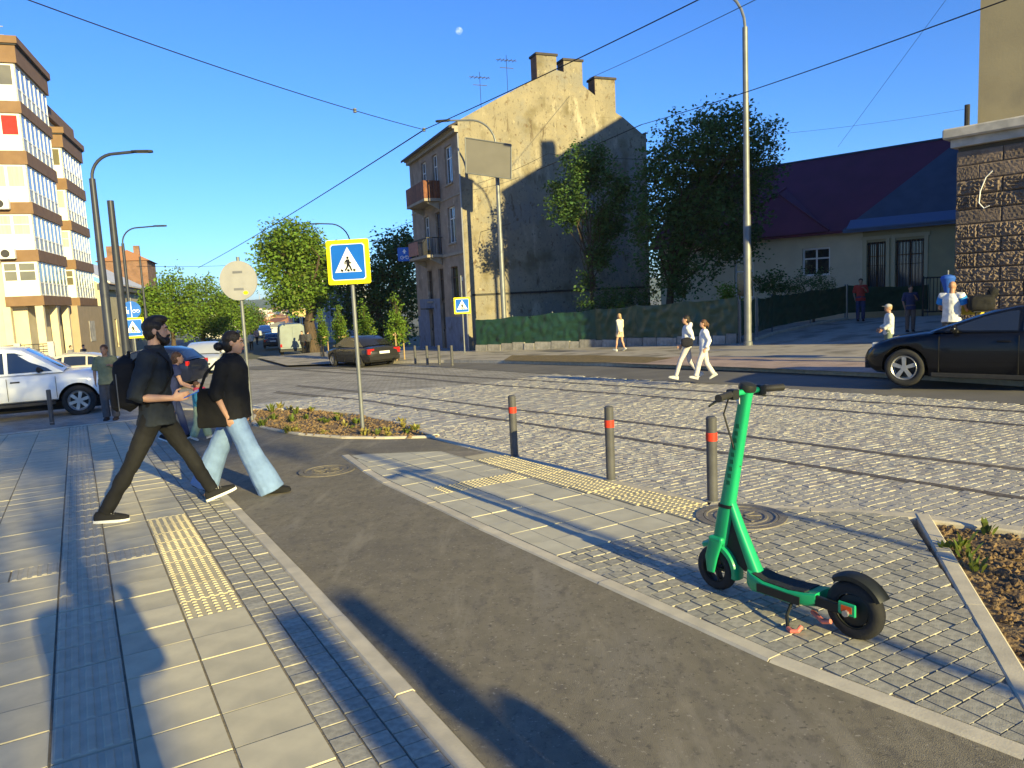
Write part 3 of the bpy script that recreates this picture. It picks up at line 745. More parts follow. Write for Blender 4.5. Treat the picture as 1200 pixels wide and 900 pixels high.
for q in range(3): mb.tube([(-1.5 - q * 1.6, 1, zz(18.4)), (-1.5 - q * 1.6, 1, zz(19.3))], .03, 6)
for z in (18.8, 19.3): mb.tube([(-.6, 1, zz(z)), (-7, 1, zz(z))], .03, 6)
mb.build('roof_rail', mat('pale_metal', (.5, .52, .55), rough=.4, metal=.5), apt)

# ---------------------------------------------------------------- low terrace further down and the brick house behind it
low = empty('low_terrace_house', AB + Vector((sin(AAZ) * 19.6, cos(AAZ) * 19.6, -1.1)), faceaz(AAZ), label='low cream terrace house with white metal roof beyond the apartment block', cat='house')
mb = MB(); MS2 = Matrix(((0, -1, 0, .1), (1, 0, 0, 0), (0, 0, 1, 0), (0, 0, 0, 1)))
ops = [(1.5 + i * 2.6, 1.6, 2.6 + i * 2.6, 4.2) for i in range(9)]
wallgrid(mb, 25, 7.2, ops, .2, MS2); mb.ngon([(.1, 0, 0), (-9, 0, 0), (-9, 0, 7.2), (-4.4, 0, 10), (.1, 0, 7.2)]); mb.build('wall', mat('pale_plaster', (.50, .45, .34), (.42, .38, .29), 1.5, .9), low)
for o in ops: window(low, MS2, *o, .1, M_wood, M_dglass, (.5,), (.65,), .08)
MB().box(-.3, -.1, 6.8, .6, 25, 7.3).build('cornice', mat('dark_cornice', (.10, .10, .10), rough=.8), low)
mb = MB(); mb.rings([[(.75, y, 7.3), (-4.4, y, 10.2), (-4.4, y, 10.35), (.75, y, 7.45)] for y in (-.2, 25)]); mb.rings([[(-9.5, y, 7.3), (-4.4, y, 10.2), (-4.4, y, 10.35), (-9.5, y, 7.45)] for y in (-.2, 25)])
mb.build('roof', mat('white_metal_roof', (.62, .62, .6), (.5, .5, .5), 1.5, .5), low)
for y in (2, 9, 15): MB().box(-5, y, 9.2, -4.2, y + .9, 11).build('chimney', M_brick, low)
bh = empty('brick_house', stand(172, 100), faceaz(AAZ), label='tall bare brick house rising above the low terrace', cat='house')
bz2 = bh.location.z
MB().box(-4.5, 0, 0, 1.2, 9, 11.2 - bz2 - 2.6).build('wall', M_brick, bh)
mb = MB(); mb.prism([(-4.9, 0), (1.6, 0), (-1, 1.4)], 0, 9.4, Matrix(((1, 0, 0, 0), (0, 0, 1, -.2), (0, 1, 0, 8.6 - bz2), (0, 0, 0, 1)))); mb.build('roof', mat('rust_roof', (.25, .12, .07), rough=.8), bh)
for x in (-3.6, -2.2, -.4): MB().box(x, 1, 8.6 - bz2, x + .7, 1.8, 10.6 - bz2).build('chimney', M_brick, bh)

# ---------------------------------------------------------------- house with the purple roof
PAZ = R(-46); pc = stand(1000, 37); PZ = .1
ph = empty('bungalow', Vector((pc.x, pc.y, PZ)), faceaz(PAZ), label='low yellow house with purple and slate blue roofs behind dark fence', cat='house')
# local y runs along the facade (away to the left), x inward to the right
MP = Matrix(((0, 1, 0, 0), (1, 0, 0, 0), (0, 0, 1, 0), (0, 0, 0, 1)))
M_yw = mat('ochre_plaster', (.42, .36, .2), (.36, .31, .18), 1.5, .9, bump=.1); M_cw = mat('cream_siding', (.62, .55, .38), (.55, .49, .34), 1.5, .85)
opsY = [(-6.2, 1.1, -4.9, 3.35), (-3.1, 1.1, -1.9, 3.35), (-1.45, 1.1, -.62, 3.35), (-8.5, 1.1, -7.3, 3.3)]
opsW = [(1.15, 1.9, 2.55, 3.3), (5.2, .9, 6.3, 3.2)]
mb = MB(); wallgrid(mb, -.4, 4.1, opsY, .2, MP, -14, -1); mb.quad((0, -14, -1), (9, -14, -1), (9, -14, 4.1), (0, -14, 4.1)); mb.build('yellow_wall', M_yw, ph)
mb = MB(); wallgrid(mb, 11, 4.0, opsW, .2, MP, -.4, -1); mb.quad((0, 11, -1), (9, 11, -1), (9, 11, 4.0), (0, 11, 4.0)); mb.build('cream_wall', M_cw, ph)
for o in opsY:
    f = window(ph, MP, *o, .12, M_wood, M_glass, (.5,), (.7,), .07)
    g = MB()
    for i in range(9): u = o[0] + .05 + (o[2] - o[0] - .1) * i / 8; g.box(u - .012, -.03, o[1], u + .012, -.006, o[3], MP)
    for z in (o[1] + .05, (o[1] + o[3]) / 2, o[3] - .1): g.box(o[0], -.034, z, o[2], -.03, z + .03, MP)
    g.build('window_grille', M_iron, f)
    t = MB(); t.box(o[0] - .18, -.06, o[1] - .12, o[0] - .02, -.003, o[3] + .12, MP); t.box(o[2] + .02, -.06, o[1] - .12, o[2] + .18, -.003, o[3] + .12, MP); t.box(o[0] - .25, -.08, o[3] + .12, o[2] + .25, -.003, o[3] + .28, MP); t.build('window_surround', mat('pale_ochre', (.5, .44, .28), rough=.9), f)
for o in opsW: window(ph, MP, *o, .1, M_white, M_dglass, (.5,), (.62,), .09)
for i in range(9): MB().box(-8.0 + .0, -.03, .2 + i * .42, -6.9, -.004, .57 + i * .42, MP).build('quoin', M_yw, ph)
M_purp = mat('purple_roof', (.115, .020, .05), (.09, .016, .04), .8, .6); M_blue = mat('slate_blue_roof', (.05, .075, .12), (.04, .06, .095), 1.5, .6)
def slope(y0, y1, y0t, y1t, m, nm, lift=0, ex=-.5, ze=4.0, zt=8.35, dx=4.6):
    mb = MB(); a = [(ex, y0, ze + lift), (ex, y1, ze + lift), (dx, y1t, zt + lift), (dx, y0t, zt + lift)]
    mb.ngon(a); mb.ngon([(x, y, z - .12) for x, y, z in a])
    for i in range(4):
        p, q = a[i - 1], a[i]; mb.quad(p, q, (q[0], q[1], q[2] - .12), (p[0], p[1], p[2] - .12))
    return mb.build(nm, m, ph)
sl = slope(.4, 11.5, -3.6, 11.5, M_purp, 'purple_roof_slope')
sb = slope(-14, .38, -14, -3.62, M_blue, 'blue_roof_slope', .02)
slope(-14, 11.5, -14, 11.5, M_blue, 'rear_roof_slope', 0, 9.7, 4.0, 8.35, 4.62)
mb = MB()
for y in range(24): yy = -13.6 + y * .55
MB().box(-.62, -14, 3.86, -.48, .3, 4.02).build('gutter', mat('blue_gutter', (.07, .13, .25), rough=.5), ph)
mb = MB(); mb.rings([[(-.75, y, 3.98), (-.2, y, 4.42), (-.2, y, 4.48), (-.75, y, 4.05)] for y in (-14, .1)]); mb.build('eaves_sheet', MATS['blue_gutter'], ph)
mb = MB(); mb.v = [(-.56, 1.0, 4.03), (-.56, 8.0, 4.03), (1.5, 4.5, 6.35), (2.5, 4.5, 6.75)]
mb.face(0, 1, 2); mb.face(0, 2, 3); mb.face(1, 3, 2); mb.build('roof_gablet', M_purp, sl)
mb = MB(); mb.tube([(-.54, 1.0, 4.08), (1.5, 4.5, 6.4), (-.54, 8, 4.08)], .05, 6); mb.tube([(1.5, 4.5, 6.4), (2.5, 4.5, 6.78)], .05, 6); mb.build('ridge_cap', M_purp, sl)
mb = MB(); mb.tube([(4.61, -14, 8.37), (4.61, 11.5, 8.37)], .07, 6); mb.build('ridge_cap', M_blue, ph)

# ---------------------------------------------------------------- stone faced building on the right
SAZ = R(139); sc = stand(1116, 21)
sbd = empty('stone_building', Vector((sc.x, sc.y, -.6)), faceaz(SAZ), label='tall corner building with carved stone ground storey and ochre plaster above', cat='building')
# local y runs along the street wall towards the viewer side, x into the building is -x ... outward is +x
MR = Matrix(((0, -1, 0, 0), (1, 0, 0, 0), (0, 0, 1, 0), (0, 0, 0, 1)))
SHT, CZ = 17.0, 5.75
M_stone = mat('carved_stone', (.20, .15, .115), (.13, .10, .08), 3, .9, bump=.4, bscale=60, var=.12, bdist=.006)
M_plas = mat('ochre_upper_plaster', (.40, .33, .19), (.34, .28, .165), .8, .92, bump=.25, bscale=15, c3=(.27, .23, .15), s3=.5, f3=.57)
LEN = 30
mb = MB(); mb.box(-22, 0, -.5, -.12, LEN, CZ); mb.build('ground_storey_core', mat('mortar', (.10, .085, .07), rough=.95), sbd)
bq = []
for v in range(4):
    b = MB(); W, Hh, nx, nz = 1.1, .38, 38, 13; r = random.Random(v + 50); off = Vector((r.uniform(0, 99), r.uniform(0, 99), 3))
    g = []
    for j in range(nz + 1):
        rowp = []
        for i in range(nx + 1):
            u, z = W * i / nx, Hh * j / nz; e = min(u, W - u, z, Hh - z)
            k = 1 - abs(mnoise.noise(Vector((u * 9, z * 11, 0)) + off)) * 3.2
            k2 = mnoise.noise(Vector((u * 17, z * 20, 7)) + off)
            d_ = (.05 * max(0, k) + .018 * k2) * min(1, e / .05) + (.0 if e > .012 else -.03)
            if v == 3: d_ = .012 * k2 * min(1, e / .04) + (.0 if e > .012 else -.02)
            rowp.append((d_, u, z))
        g.append(rowp)
    b.rings(g, cap=False, close=False); me = b.mesh('stone_block'); me.materials.append(M_stone)
    bm = bmesh.new(); bm.from_mesh(me); bmesh.ops.recalc_face_normals(bm, faces=bm.faces)
    if sum(f.normal.x for f in bm.faces) < 0: bmesh.ops.reverse_faces(bm, faces=bm.faces)
    bm.to_mesh(me); bm.free(); bq.append(me)
rr = random.Random(4)
for row in range(15):
    z = -.25 + row * .392
    for c in range(-1, 9):
        y = c * 1.115 + (.55 if row % 2 else 0)
        if y < -.6: continue
        plain = row in (13, 14) or (row == 10 and c < 2) or (row == 12 and c > 1)
        o = obj('stone_block', bq[3] if plain else bq[rr.randrange(3)], sbd); o.location = (0, max(y, 0), z + .003)
        if y < 0: o.scale.y = .5
        if rr.random() < .5 and y >= 0: o.scale.z = -1; o.location.z += .38
MB().box(-22, .3, CZ, -.6, LEN, 14.7).build('upper_wall', M_plas, sbd)
MB().box(-22, -.12, CZ, .12, LEN, CZ + .22).build('cornice', mat('pale_cornice', (.48, .45, .4), (.34, .32, .28), 3, .85, bump=.3, bscale=20), sbd)
MB().box(-22, -.28, CZ + .223, .3, LEN, CZ + .5).build('cornice', MATS['pale_cornice'], sbd, bevel=.04)
mb = MB(); mb.rings([[(-.4, y, 14.7), (-11, y, 19.6), (-22.4, y, 14.7)] for y in (.1, LEN + .3)]); mb.build('roof', M_slate, sbd); MB().box(-3.4, 2.2, 15.4, -2.6, 3.2, 17.8).build('chimney', M_brick, sbd)
mb = MB(); mb.tube([(-.35, .12, CZ + .5), (-.35, .12, CZ + 1.15)], .07, 8); mb.build('vent_pipe', M_iron, sbd)
# round white plate at the frame edge, hanging wire, scrawled red paint
mb = MB(); mb.lathe([(0, .1), (.28, .1), (.28, .07), (0, .07)], 24, axis='y', M=Matrix(((0, 1, 0, 0), (1, 0, 0, 2.1), (0, 0, 1, 4.55), (0, 0, 0, 1)))); mb.build('round_plate', M_white, sbd)
mb = MB(); mb.tube([(.09, .9, 5.0), (.1, .75, 4.85), (.09, .62, 4.5), (.1, .6, 4.2), (.11, .72, 4.05), (.1, .85, 4.1)], .016, 6); mb.build('loose_wire', M_white, sbd)
mb = MB(); mb.tube([(.09, 1.0, 1.0), (.1, 1.5, 1.3), (.1, 2.2, 1.45), (.1, 3.0, 1.75)], .05, 6, flat=.5); mb.tube([(.1, 1.5, .95), (.1, 2.0, 1.25), (.1, 2.6, 1.5)], .04, 6); mb.build('red_scrawl', mat('red_paint', (.22, .02, .02), rough=.7), sbd)
# ================================================================ STREET FURNITURE, FENCES, TREES
M_steel = mat('grey_steel', (.27, .27, .27), (.22, .22, .22), 6, .5, metal=.5)
M_pole = mat('dark_blue_grey_pole', (.035, .04, .06), (.028, .032, .048), 3, .45, metal=.1)
M_galv = mat('galvanised_pole', (.19, .20, .21), (.15, .16, .17), 4, .5, metal=.4)
M_bol = mat('bollard_paint', (.085, .085, .09), (.065, .065, .068), 8, .5, bump=.1)
M_bred = mat('red_band', (.60, .05, .02), (.5, .04, .02), 9, .45)
def bollard(loc, label, group, r=.045, h=.7, band=True):
    root = empty('bollard', loc, label=label, cat='bollard', group=group)
    MB().lathe([(0, -.05), (r, -.05), (r, h - .012), (r - .012, h), (0, h)], 20).build('post', M_bol, root, smooth=40)
    if band: MB().lathe([(r + .0005, h - .20), (r + .003, h - .198), (r + .003, h - .132), (r + .0005, h - .13)], 20).build('reflective_band', M_bred, root, smooth=40)
    MB().lathe([(r, .0), (r * 1.35, .0), (r * 1.35, .008), (r, .01)], 16).build('base_flange', M_steel, root)
    return root
for (px, py), lb in zip([(603, 535), (716, 562), (835, 587)], ['dark bollard with red band between the flower bed and the crossing', 'dark bollard with red band, middle of three along the road', 'grey bollard with red band next to the green scooter']):
    bollard(onground(px, py), lb, 'bollards along the road kerb', r=.043)
bollard(onground(61, 495), 'dark bollard on the pavement in front of the white pickup', None, band=False)
for (px, py), lb in zip(((487, 425), (501, 426), (515, 426), (530, 427)), ('thin far bollard closest to the staked young tree', 'thin far bollard, second from the staked young tree', 'thin far bollard, second from the small crossing sign', 'thin far bollard closest to the small crossing sign')):
    bollard(onground(px, py), lb, 'thin bollards on the far corner', .055, .75, False)

# ---- signs
M_yb = mat('fluorescent_yellow', (.80, .72, .01), rough=.4); M_bl = mat('sign_blue', (.012, .13, .55), (.01, .115, .50), 3, .35)
M_wh = mat('sign_white', (.80, .80, .78), rough=.4); M_bk = mat('sign_black', (.015, .015, .015), rough=.5)
M_back = mat('sign_back', (.42, .41, .38), (.36, .35, .33), 4, .5, metal=.3)
PED = [(-.035, .29, .045)]
def ped_symbol(root, s, z, y, m):
    """walking figure inside the triangle; s = size of the blue square"""
    mb = MB(); k = s
    def lim(p, q, w): 
        a, b = Vector((p[0] * k, p[1] * k)), Vector((q[0] * k, q[1] * k)); d = (b - a).normalized(); nn = Vector((-d.y, d.x)) * w * k * 1.5
        mb.prism([(a + nn)[:], (b + nn)[:], (b - nn)[:], (a - nn)[:]], 0, .004, Matrix(((1, 0, 0, 0), (0, 0, -1, y), (0, 1, 0, z), (0, 0, 0, 1))))
    c = [(.0 + .038 * cos(a * pi / 5), .165 + .042 * sin(a * pi / 5)) for a in range(10)]
    mb.prism([(p[0] * k, p[1] * k) for p in c], 0, .004, Matrix(((1, 0, 0, 0), (0, 0, -1, y), (0, 1, 0, z), (0, 0, 0, 1))))
    lim((0, .115), (.005, -.04), .034); lim((-.03, .10), (-.085, .04), .013); lim((-.085, .045), (-.09, -.03), .012); lim((.02, .095), (.06, .02), .012); lim((.055, .025), (.11, -.005), .012)
    lim((.0, -.03), (-.03, -.13), .018); lim((-.03, -.12), (-.10, -.225), .016); lim((.015, -.03), (.07, -.12), .018); lim((.07, -.12), (.115, -.235), .016)
    for x in (-.2, .01, .2): lim((x - .02, -.245), (x + .012, -.19), .026)
    return mb.build('walking_figure', m, root)
MX = lambda y, z: Matrix(((1, 0, 0, 0), (0, 0, -1, y), (0, 1, 0, z), (0, 0, 0, 1)))
def sq(a, c=.03):
    a2 = a / 2; return [(-a2 + c, -a2), (a2 - c, -a2), (a2, -a2 + c), (a2, a2 - c), (a2 - c, a2), (-a2 + c, a2), (-a2, a2 - c), (-a2, -a2 + c)]
def crossing_panel(root, S, z):
    """yellow backed crossing sign, faces local -y"""
    p = MB().prism(sq(S, .02), 0, .03, MX(.0, z)).build('sign_panel', M_yb, root)
    b = S * .79
    MB().prism(sq(b * 1.03, .03), 0, .003, MX(-.031, z)).build('white_edge', M_wh, p)
    MB().prism(sq(b * .985, .03), 0, .003, MX(-.035, z)).build('blue_field', M_bl, p)
    MB().prism([(-b * .40, -b * .29), (b * .40, -b * .29), (0, b * .42)], 0, .003, MX(-.039, z)).build('white_triangle', M_wh, p)
    ped_symbol(p, b * .93, z - .035 * b, -.043, M_bk)
    MB().prism(sq(S * .96, .02), -.004, 0, MX(.001, z)).build('panel_back', M_back, p)
    return p
def signpost(loc, h, r, rz, label, group=None, m=None):
    root = empty('sign_post', loc, rz, label=label, cat='sign', group=group)
    MB().lathe([(0, -.2), (r, -.2), (r, h), (0, h)], 12).build('pole', m or M_galv, root, smooth=40); return root
def up_at(base, px, py):    # height above a base where the pixel row py meets its vertical
    p = atdepth(px, py, base.y); return p.z - base.z
b1 = onground(425, 501); zc = up_at(b1, 412, 307); Ssz = (atdepth(438, 307, b1.y) - atdepth(386.5, 307, b1.y)).length
s1 = signpost(b1, zc + .32, .032, R(-9), 'yellow bordered pedestrian crossing sign on a pole in the flower bed'); crossing_panel(s1, Ssz, zc)
for c in s1.children:
    if c.name.startswith('sign_panel'): c.location = (-.02, -.036, 0)
b2 = stand(545, 38); zc = up_at(b2, 543, 358)
s2 = signpost(b2, zc + 1.5, .04, R(3), 'small yellow bordered crossing sign by the old house corner'); p2 = crossing_panel(s2, .82, zc); p2.location = (0, -.045, 0)
b3 = stand(160, 31); zc = up_at(b3, 161, 384); zr = up_at(b3, 161, 363)
s3 = signpost(b3, zr + .5, .04, R(20), 'round blue path sign above a yellow bordered crossing sign'); p3 = crossing_panel(s3, .84, zc); p3.location = (0, -.045, 0)
mb = MB(); mb.lathe([(0, -.05), (.36, -.05), (.36, -.03), (0, -.03)], 28, axis='y', M=Matrix.Translation((0, 0, zr))); rs = mb.build('round_panel', M_bl, s3)
mb = MB(); mb.box(-.012, -.056, zr - .33, .012, -.052, zr + .33); 
mb.prism([(-.2 + .04 * cos(a), .12 + .04 * sin(a)) for a in [i * .7 for i in range(9)]], 0, .004, MX(-.052, zr)); mb.box(-.23, -.056, zr - .15, -.17, -.052, zr + .07); mb.box(-.14, -.056, zr - .15, -.1, -.052, zr - .0)
for cx in (.1, .24): mb.lathe([(.05, -.056), (.065, -.056), (.065, -.052), (.05, -.052)], 14, axis='y', M=Matrix.Translation((cx, 0, zr - .05)))
mb.box(.1, -.056, zr - .03, .24, -.052, zr + .0); mb.build('path_symbols', M_wh, rs)
# round sign seen from behind
b4 = stand(289, 13.6); zr = up_at(b4, 279, 329)
s4 = signpost(b4, zr + .42, .03, R(-6), 'round sign seen from behind on a thin pole behind the walking woman')
mb = MB(); mb.lathe([(0, -.035), (.345, -.035), (.35, -.04), (.35, -.06), (0, -.06)], 32, axis='y', M=Matrix.Translation((0, 0, zr))); pb = mb.build('disc', M_back, s4)
mb = MB(); mb.prism([(.12 + .05 * cos(i), -.22 + .035 * sin(i)) for i in range(0, 7)], 0, .002, MX(-.061, zr)); mb.build('sticker', M_yb, pb)
for dz in (-.15, .15): MB().box(-.09, -.066, zr + dz - .02, .09, -.036, zr + dz + .02).build('clamp', M_steel, s4)
for z in (1.2,): pass

# ---- lamps
def lamp(loc, h, arm, az, r0, r1, m, label, head=True, step=.5, rise=1.0):
    root = empty('street_lamp', loc, 0, label=label, cat='lamp', group='street lamps')
    hs = h * step
    MB().lathe([(0, -.3), (r0 * 1.25, -.3), (r0 * 1.25, .12), (r0, .16), (r0 * .98, hs), (r1 * 1.25, hs + .06), (r1, h), (0, h)], 16).build('pole', m, root, smooth=30)
    if head:
        d = Vector((sin(az), cos(az), 0)); P = [Vector((0, 0, h - .05))]
        for i in range(9):
            a = pi / 2 * i / 8; P.append(Vector((0, 0, h)) + d * (rise * (1 - cos(a))) + Vector((0, 0, rise * sin(a))))
        P.append(P[-1] + d * max(.1, arm - rise) + Vector((0, 0, .06)))
        MB().tube(P, r1 * .55, 8).build('arm', m, root, smooth=40)
        e = P[-1]; M = Matrix.Translation(e) @ Matrix.Rotation(-az, 4, 'Z')
        mb = MB(); mb.rings([[M @ Vector((x * w_, y, z)) for x, z in ((-.5, -.03), (.5, -.03), (.42, .05), (-.42, .05))] for y, w_ in ((-.08, .14), (.1, .28), (.55, .30), (.68, .16))])
        hd = mb.build('lamp_head', M_iron, root, bevel=.01)
        MB().box(-.11, .12, -.036, .11, .52, -.031, M).build('lens', mat('lamp_lens', (.55, .55, .5), rough=.2), hd)
    return root
c = stand(877, 27); lamp(c, up_at(c, 872.5, 32), 2.2, R(-60), .135, .09, M_galv, 'tall grey lamp post standing beside the green fence end', step=.42, rise=1.6)
bpz = stand(593, 38.5); hL = up_at(bpz, 583, 170)
bl = lamp(bpz, hL, 2.3, R(-82), .13, .09, M_galv, 'lamp post in front of the sunlit gable carrying a blank billboard', step=.55, rise=1.3)
c0, c1, c2, c3 = [atdepth(x, y, 38.1) - bpz for x, y in ((544, 163), (597.5, 171), (597.5, 211), (545, 204))]
mb = MB(); o_ = Vector((.05, -.16, 0)); n_ = Vector((.1, -1, 0)).normalized()
mb.rings([[p + o_ for p in (c0, c1, c2, c3)], [p + o_ + n_ * .14 for p in (c0, c1, c2, c3)]])
bb = mb.build('billboard', mat('blank_billboard', (.135, .128, .118), (.12, .114, .105), 1.5, .7), bl, bevel=.015)
mb = MB()
for a, b in ((c0, c1), (c1, c2), (c2, c3), (c3, c0)): mb.tube([a + o_ + n_ * .15, b + o_ + n_ * .15], .03, 6)
mb.build('billboard_frame', M_galv, bb)
c = stand(131, 29); lamp(c, up_at(c, 107, 203) - .2, 1.55, R(80), .17, .11, M_pole, 'dark stepped lamp post with long curved arm behind the pickup', step=.5, rise=.9)
c = stand(149, 29.5); o = lamp(c, up_at(c, 131, 235), 0, 0, .15, .12, M_pole, 'dark pole without a lamp next to the curved lamp post', head=False, step=.45)
c = stand(158, 46); lamp(c, up_at(c, 148, 285), 1.9, R(80), .14, .08, M_pole, 'smaller curved lamp post beyond the round path sign', step=.45, rise=.9)
c = stand(420, 60); lamp(c, up_at(c, 417, 285), 2.4, R(-85), .14, .09, M_pole, 'far lamp post rising behind the crossing sign', step=.5, rise=1.6)
for px, Y, top in ((176, 60, 300), (186, 85, 330)):
    c = stand(px, Y); lamp(c, up_at(c, px, top), 0, 0, .12, .07, M_pole, 'thin far mast between the brick house and street trees' if px < 180 else 'thin far mast rising out of the left street trees', head=False)

# ---- wires
M_wire = mat('black_cable', (.012, .012, .014), rough=.6)
def wire(a, b, sag, r, label, n=14):
    P = []
    for i in range(n + 1):
        u = i / n; p = a.lerp(b, u); p.z -= sag * 4 * u * (1 - u); P.append(p)
    mid = a.copy(); mb = MB(); mb.tube([p - a for p in P], r, 5)
    return mb.build('overhead_wire', M_wire, label=label, cat='wire', group='overhead tram wires', loc=a)
ad = atdepth
wire(ad(20, -5, 13), ad(497, 152, 24), .12, .011, 'span wire coming from the upper corner of the sky')
wire(ad(1190, -4, 14), ad(752, 146, 34), .1, .014, 'contact wire passing in front of the lamp post top')
wire(ad(752, 146, 34), ad(425, 281, 75), .2, .02, 'contact wire running down the street behind the gable')
wire(ad(830, -6, 16), ad(497, 152, 24), .05, .014, 'contact wire meeting the insulator over the crossing')
wire(ad(497, 152, 24), ad(232, 314, 62), .15, .02, 'contact wire running down towards the left street trees')
wire(ad(895, -5, 22), ad(690, 92, 42), .05, .012, 'wire reaching the old house chimneys')
wire(ad(1112, -5, 30), ad(982, 172, 42), 0, .008, 'thin wire dropping to the purple roof')
wire(ad(874, 187, 27), ad(642, 180, 40), .12, .010, 'pale span wire from the tall lamp post to the gable')
wire(ad(642, 180, 40), ad(560, 215, 40.5), .1, .010, 'span wire anchored on the gable')
wire(ad(598, 262, 38.4), ad(425, 303, 60), .15, .012, 'span wire carrying the hanging blue sign')
wire(ad(160, 312, 40), ad(300, 309, 62), .1, .012, 'high span wire across the left street')
wire(ad(172, 354, 60), ad(262, 352, 75), .1, .014, 'low span wire before the left street trees')
wire(ad(900, 158, 37), ad(1130, 128, 36), .1, .006, 'faint wire above the purple ridge')
c = ad(474, 298, 48.3)
hs = empty('hanging_sign', c, R(8), label='square blue sign hung from the span wire over the street', cat='sign')
MB().prism(sq(.86, .05), 0, .03, MX(0, -.0)).build('panel', M_bl, hs)
mb = MB(); mb.prism([(-.05, .12), (-.05, .02), (.05, .02), (.05, .12), (.13, .12), (0, .3), (-.13, .12)], 0, .005, MX(-.032, .03))
for x in (-.16, .16): mb.lathe([(.08, -.037), (.11, -.037), (.11, -.032), (.08, -.032)], 14, axis='y', M=Matrix.Translation((x, 0, -.2)))
mb.tube([(-.16, -.035, -.2), (-.02, -.035, -.2), (.1, -.035, -.06), (.16, -.035, -.2)], .018, 4); mb.build('arrow_and_bicycle', M_wh, hs)
mb = MB(); 
for x in (-.3, .3): mb.tube([(x, .015, .42), (x, .015, .62)], .012, 5)
mb.build('hanger', M_steel, hs)
_a, _b = ad(20, -5, 13), ad(497, 152, 24); _i = _a.lerp(_b, .72); _i.z -= .12 * 4 * .72 * .28
for q, d_ in (((497, 152), ad(497, 152, 24)), ((398, 118), _i)):
    mb = MB(); mb.lathe([(0, -.06), (.05, -.05), (.05, -.02), (.025, 0), (.05, .02), (.05, .05), (0, .06)], 10)
    mb.build('wire_insulator', M_galv, loc=d_, label='white insulator on the span wire over the crossing' if q[0] > 450 else 'small insulator along the upper span wire', cat='insulator')

# ---- green mesh fence on its low stone base
M_mesh = mat('green_fence_mesh', (.022, .065, .040), (.014, .045, .028), 3, .38, bump=.25, bscale=18, spec=.4)
M_base = mat('rough_stone', (.34, .32, .29), (.22, .21, .19), 5, .9, bump=.6, bscale=22, var=.2, bdist=.02)
def fence(P, hts, label, basew=True, seed=1, post=True, depth=.14):
    a0 = P[0]; root = empty('mesh_fence', a0, 0, label=label, cat='fence')
    for q, (a, b) in enumerate(zip(P, P[1:])):
        d = Vector((b.x - a.x, b.y - a.y, 0)); ln = d.length; d.normalize(); nn = Vector((d.y, -d.x, 0)); r = random.Random(seed * 10 + q)
        if nn.y > 0: nn = -nn
        nb = max(1, round(ln / 2.6))
        for k in range(nb):
            mb = MB(); rows = []; nx, nz = 26, 12
            for j in range(nz + 1):
                row = []
                for i in range(nx + 1):
                    u = (k + i / nx) / nb; p = a.lerp(b, u); h = hts[q] + (hts[q + 1] - hts[q]) * u; v = j / nz; e = i / nx
                    sag = .07 * 4 * e * (1 - e) * v + .03 * mnoise.noise(Vector((u * 14, seed, q)))* v
                    f = Vector((e * 2.6 + k * 3.1, v * h, seed * 3.7 + q))
                    dis = depth * (abs(mnoise.noise(Vector((f.x * 1.1 + f.y * 1.6, f.y * 2.6 - f.x * 1.9, f.z)))) * 1.0 + .3 * mnoise.noise(f * 3.4)) * min(1, 6 * e * (1 - e) + .15) - .05 * 4 * e * (1 - e)
                    w_ = p - a0 + nn * (.04 + dis) + Vector((0, 0, .3 + v * (h - .3) - sag)); row.append(w_)
                rows.append(row)
            mb.rings(rows, cap=False, close=False); o = mb.build('mesh_panel', M_mesh, root, smooth='full', fix=False)
        if post:
            for k in range(nb + 1):
                p = a.lerp(b, k / nb) - a0; h = hts[q] + (hts[q + 1] - hts[q]) * k / nb
                MB().lathe([(0, 0), (.03, 0), (.03, h + .04), (0, h + .05)], 8).build('fence_post', M_galv, root, loc=p)
        if basew:
            u = 0; 
            while u < ln - .1:
                w_ = min(r.uniform(.5, 1.1), ln - u); p = a.lerp(b, (u + w_ / 2) / ln) - a0; h = .34 + r.uniform(-.04, .04)
                mb = MB(); mb.frustum(-w_ / 2 + .008, -.17 + r.uniform(-.02, .02), -.35, w_ / 2 - .008, .15, h, .02, .03)
                mb.build('base_stone', M_base, root, loc=p, rot=math.atan2(d.y, d.x)); u += w_
    return root
fa = stand(560, 39.2); fb = stand(700, 34.5); fc = stand(866, 28.2)
fence([fa, fb, fc], [1.65, 1.75, 1.75], 'sagging dark green mesh fence on rough stone base below the gable', seed=3)
fd = stand(868, 28.0); fe = stand(884, 28.6); ff = onground(1000, 370)
fence([fd, fe], [1.6, 1.6], 'short green mesh panel by the tall lamp post', False, 5)
fg = stand(905, 30); fh = stand(990, 33)
fence([fe + Vector((.15, .1, 0)), fg, fh], [1.6, 1.55, 1.5], 'dark shaded mesh fence climbing along the driveway', False, 6)
fi = stand(1086, 33)
fence([fh + Vector((.1, 0, 0)), fi], [1.5, 1.35], 'dark fence under the barred yellow house windows', False, 8)
kerb('driveway_kerb', [tuple(p[:2]) for p in (fe, fg, fh)], .14, .1, .2, side=-1, step=1)
gt = stand(1097, 30); g_ = empty('yard_gate', gt, R(-30), label='dark narrow yard gate between house and stone building', cat='gate')
mb = MB(); 
for x in (-.5, .5): mb.box(x - .04, -.04, 0, x + .04, .04, 1.6)
for z in (.15, 1.5): mb.box(-.46, -.02, z, .46, .02, z + .06)
mb.build('gate_frame', M_iron, g_)
for i in range(7): MB().box(-.4 + i * .125, -.012, .21, -.37 + i * .125, .012, 1.5).build('bar', M_iron, g_)

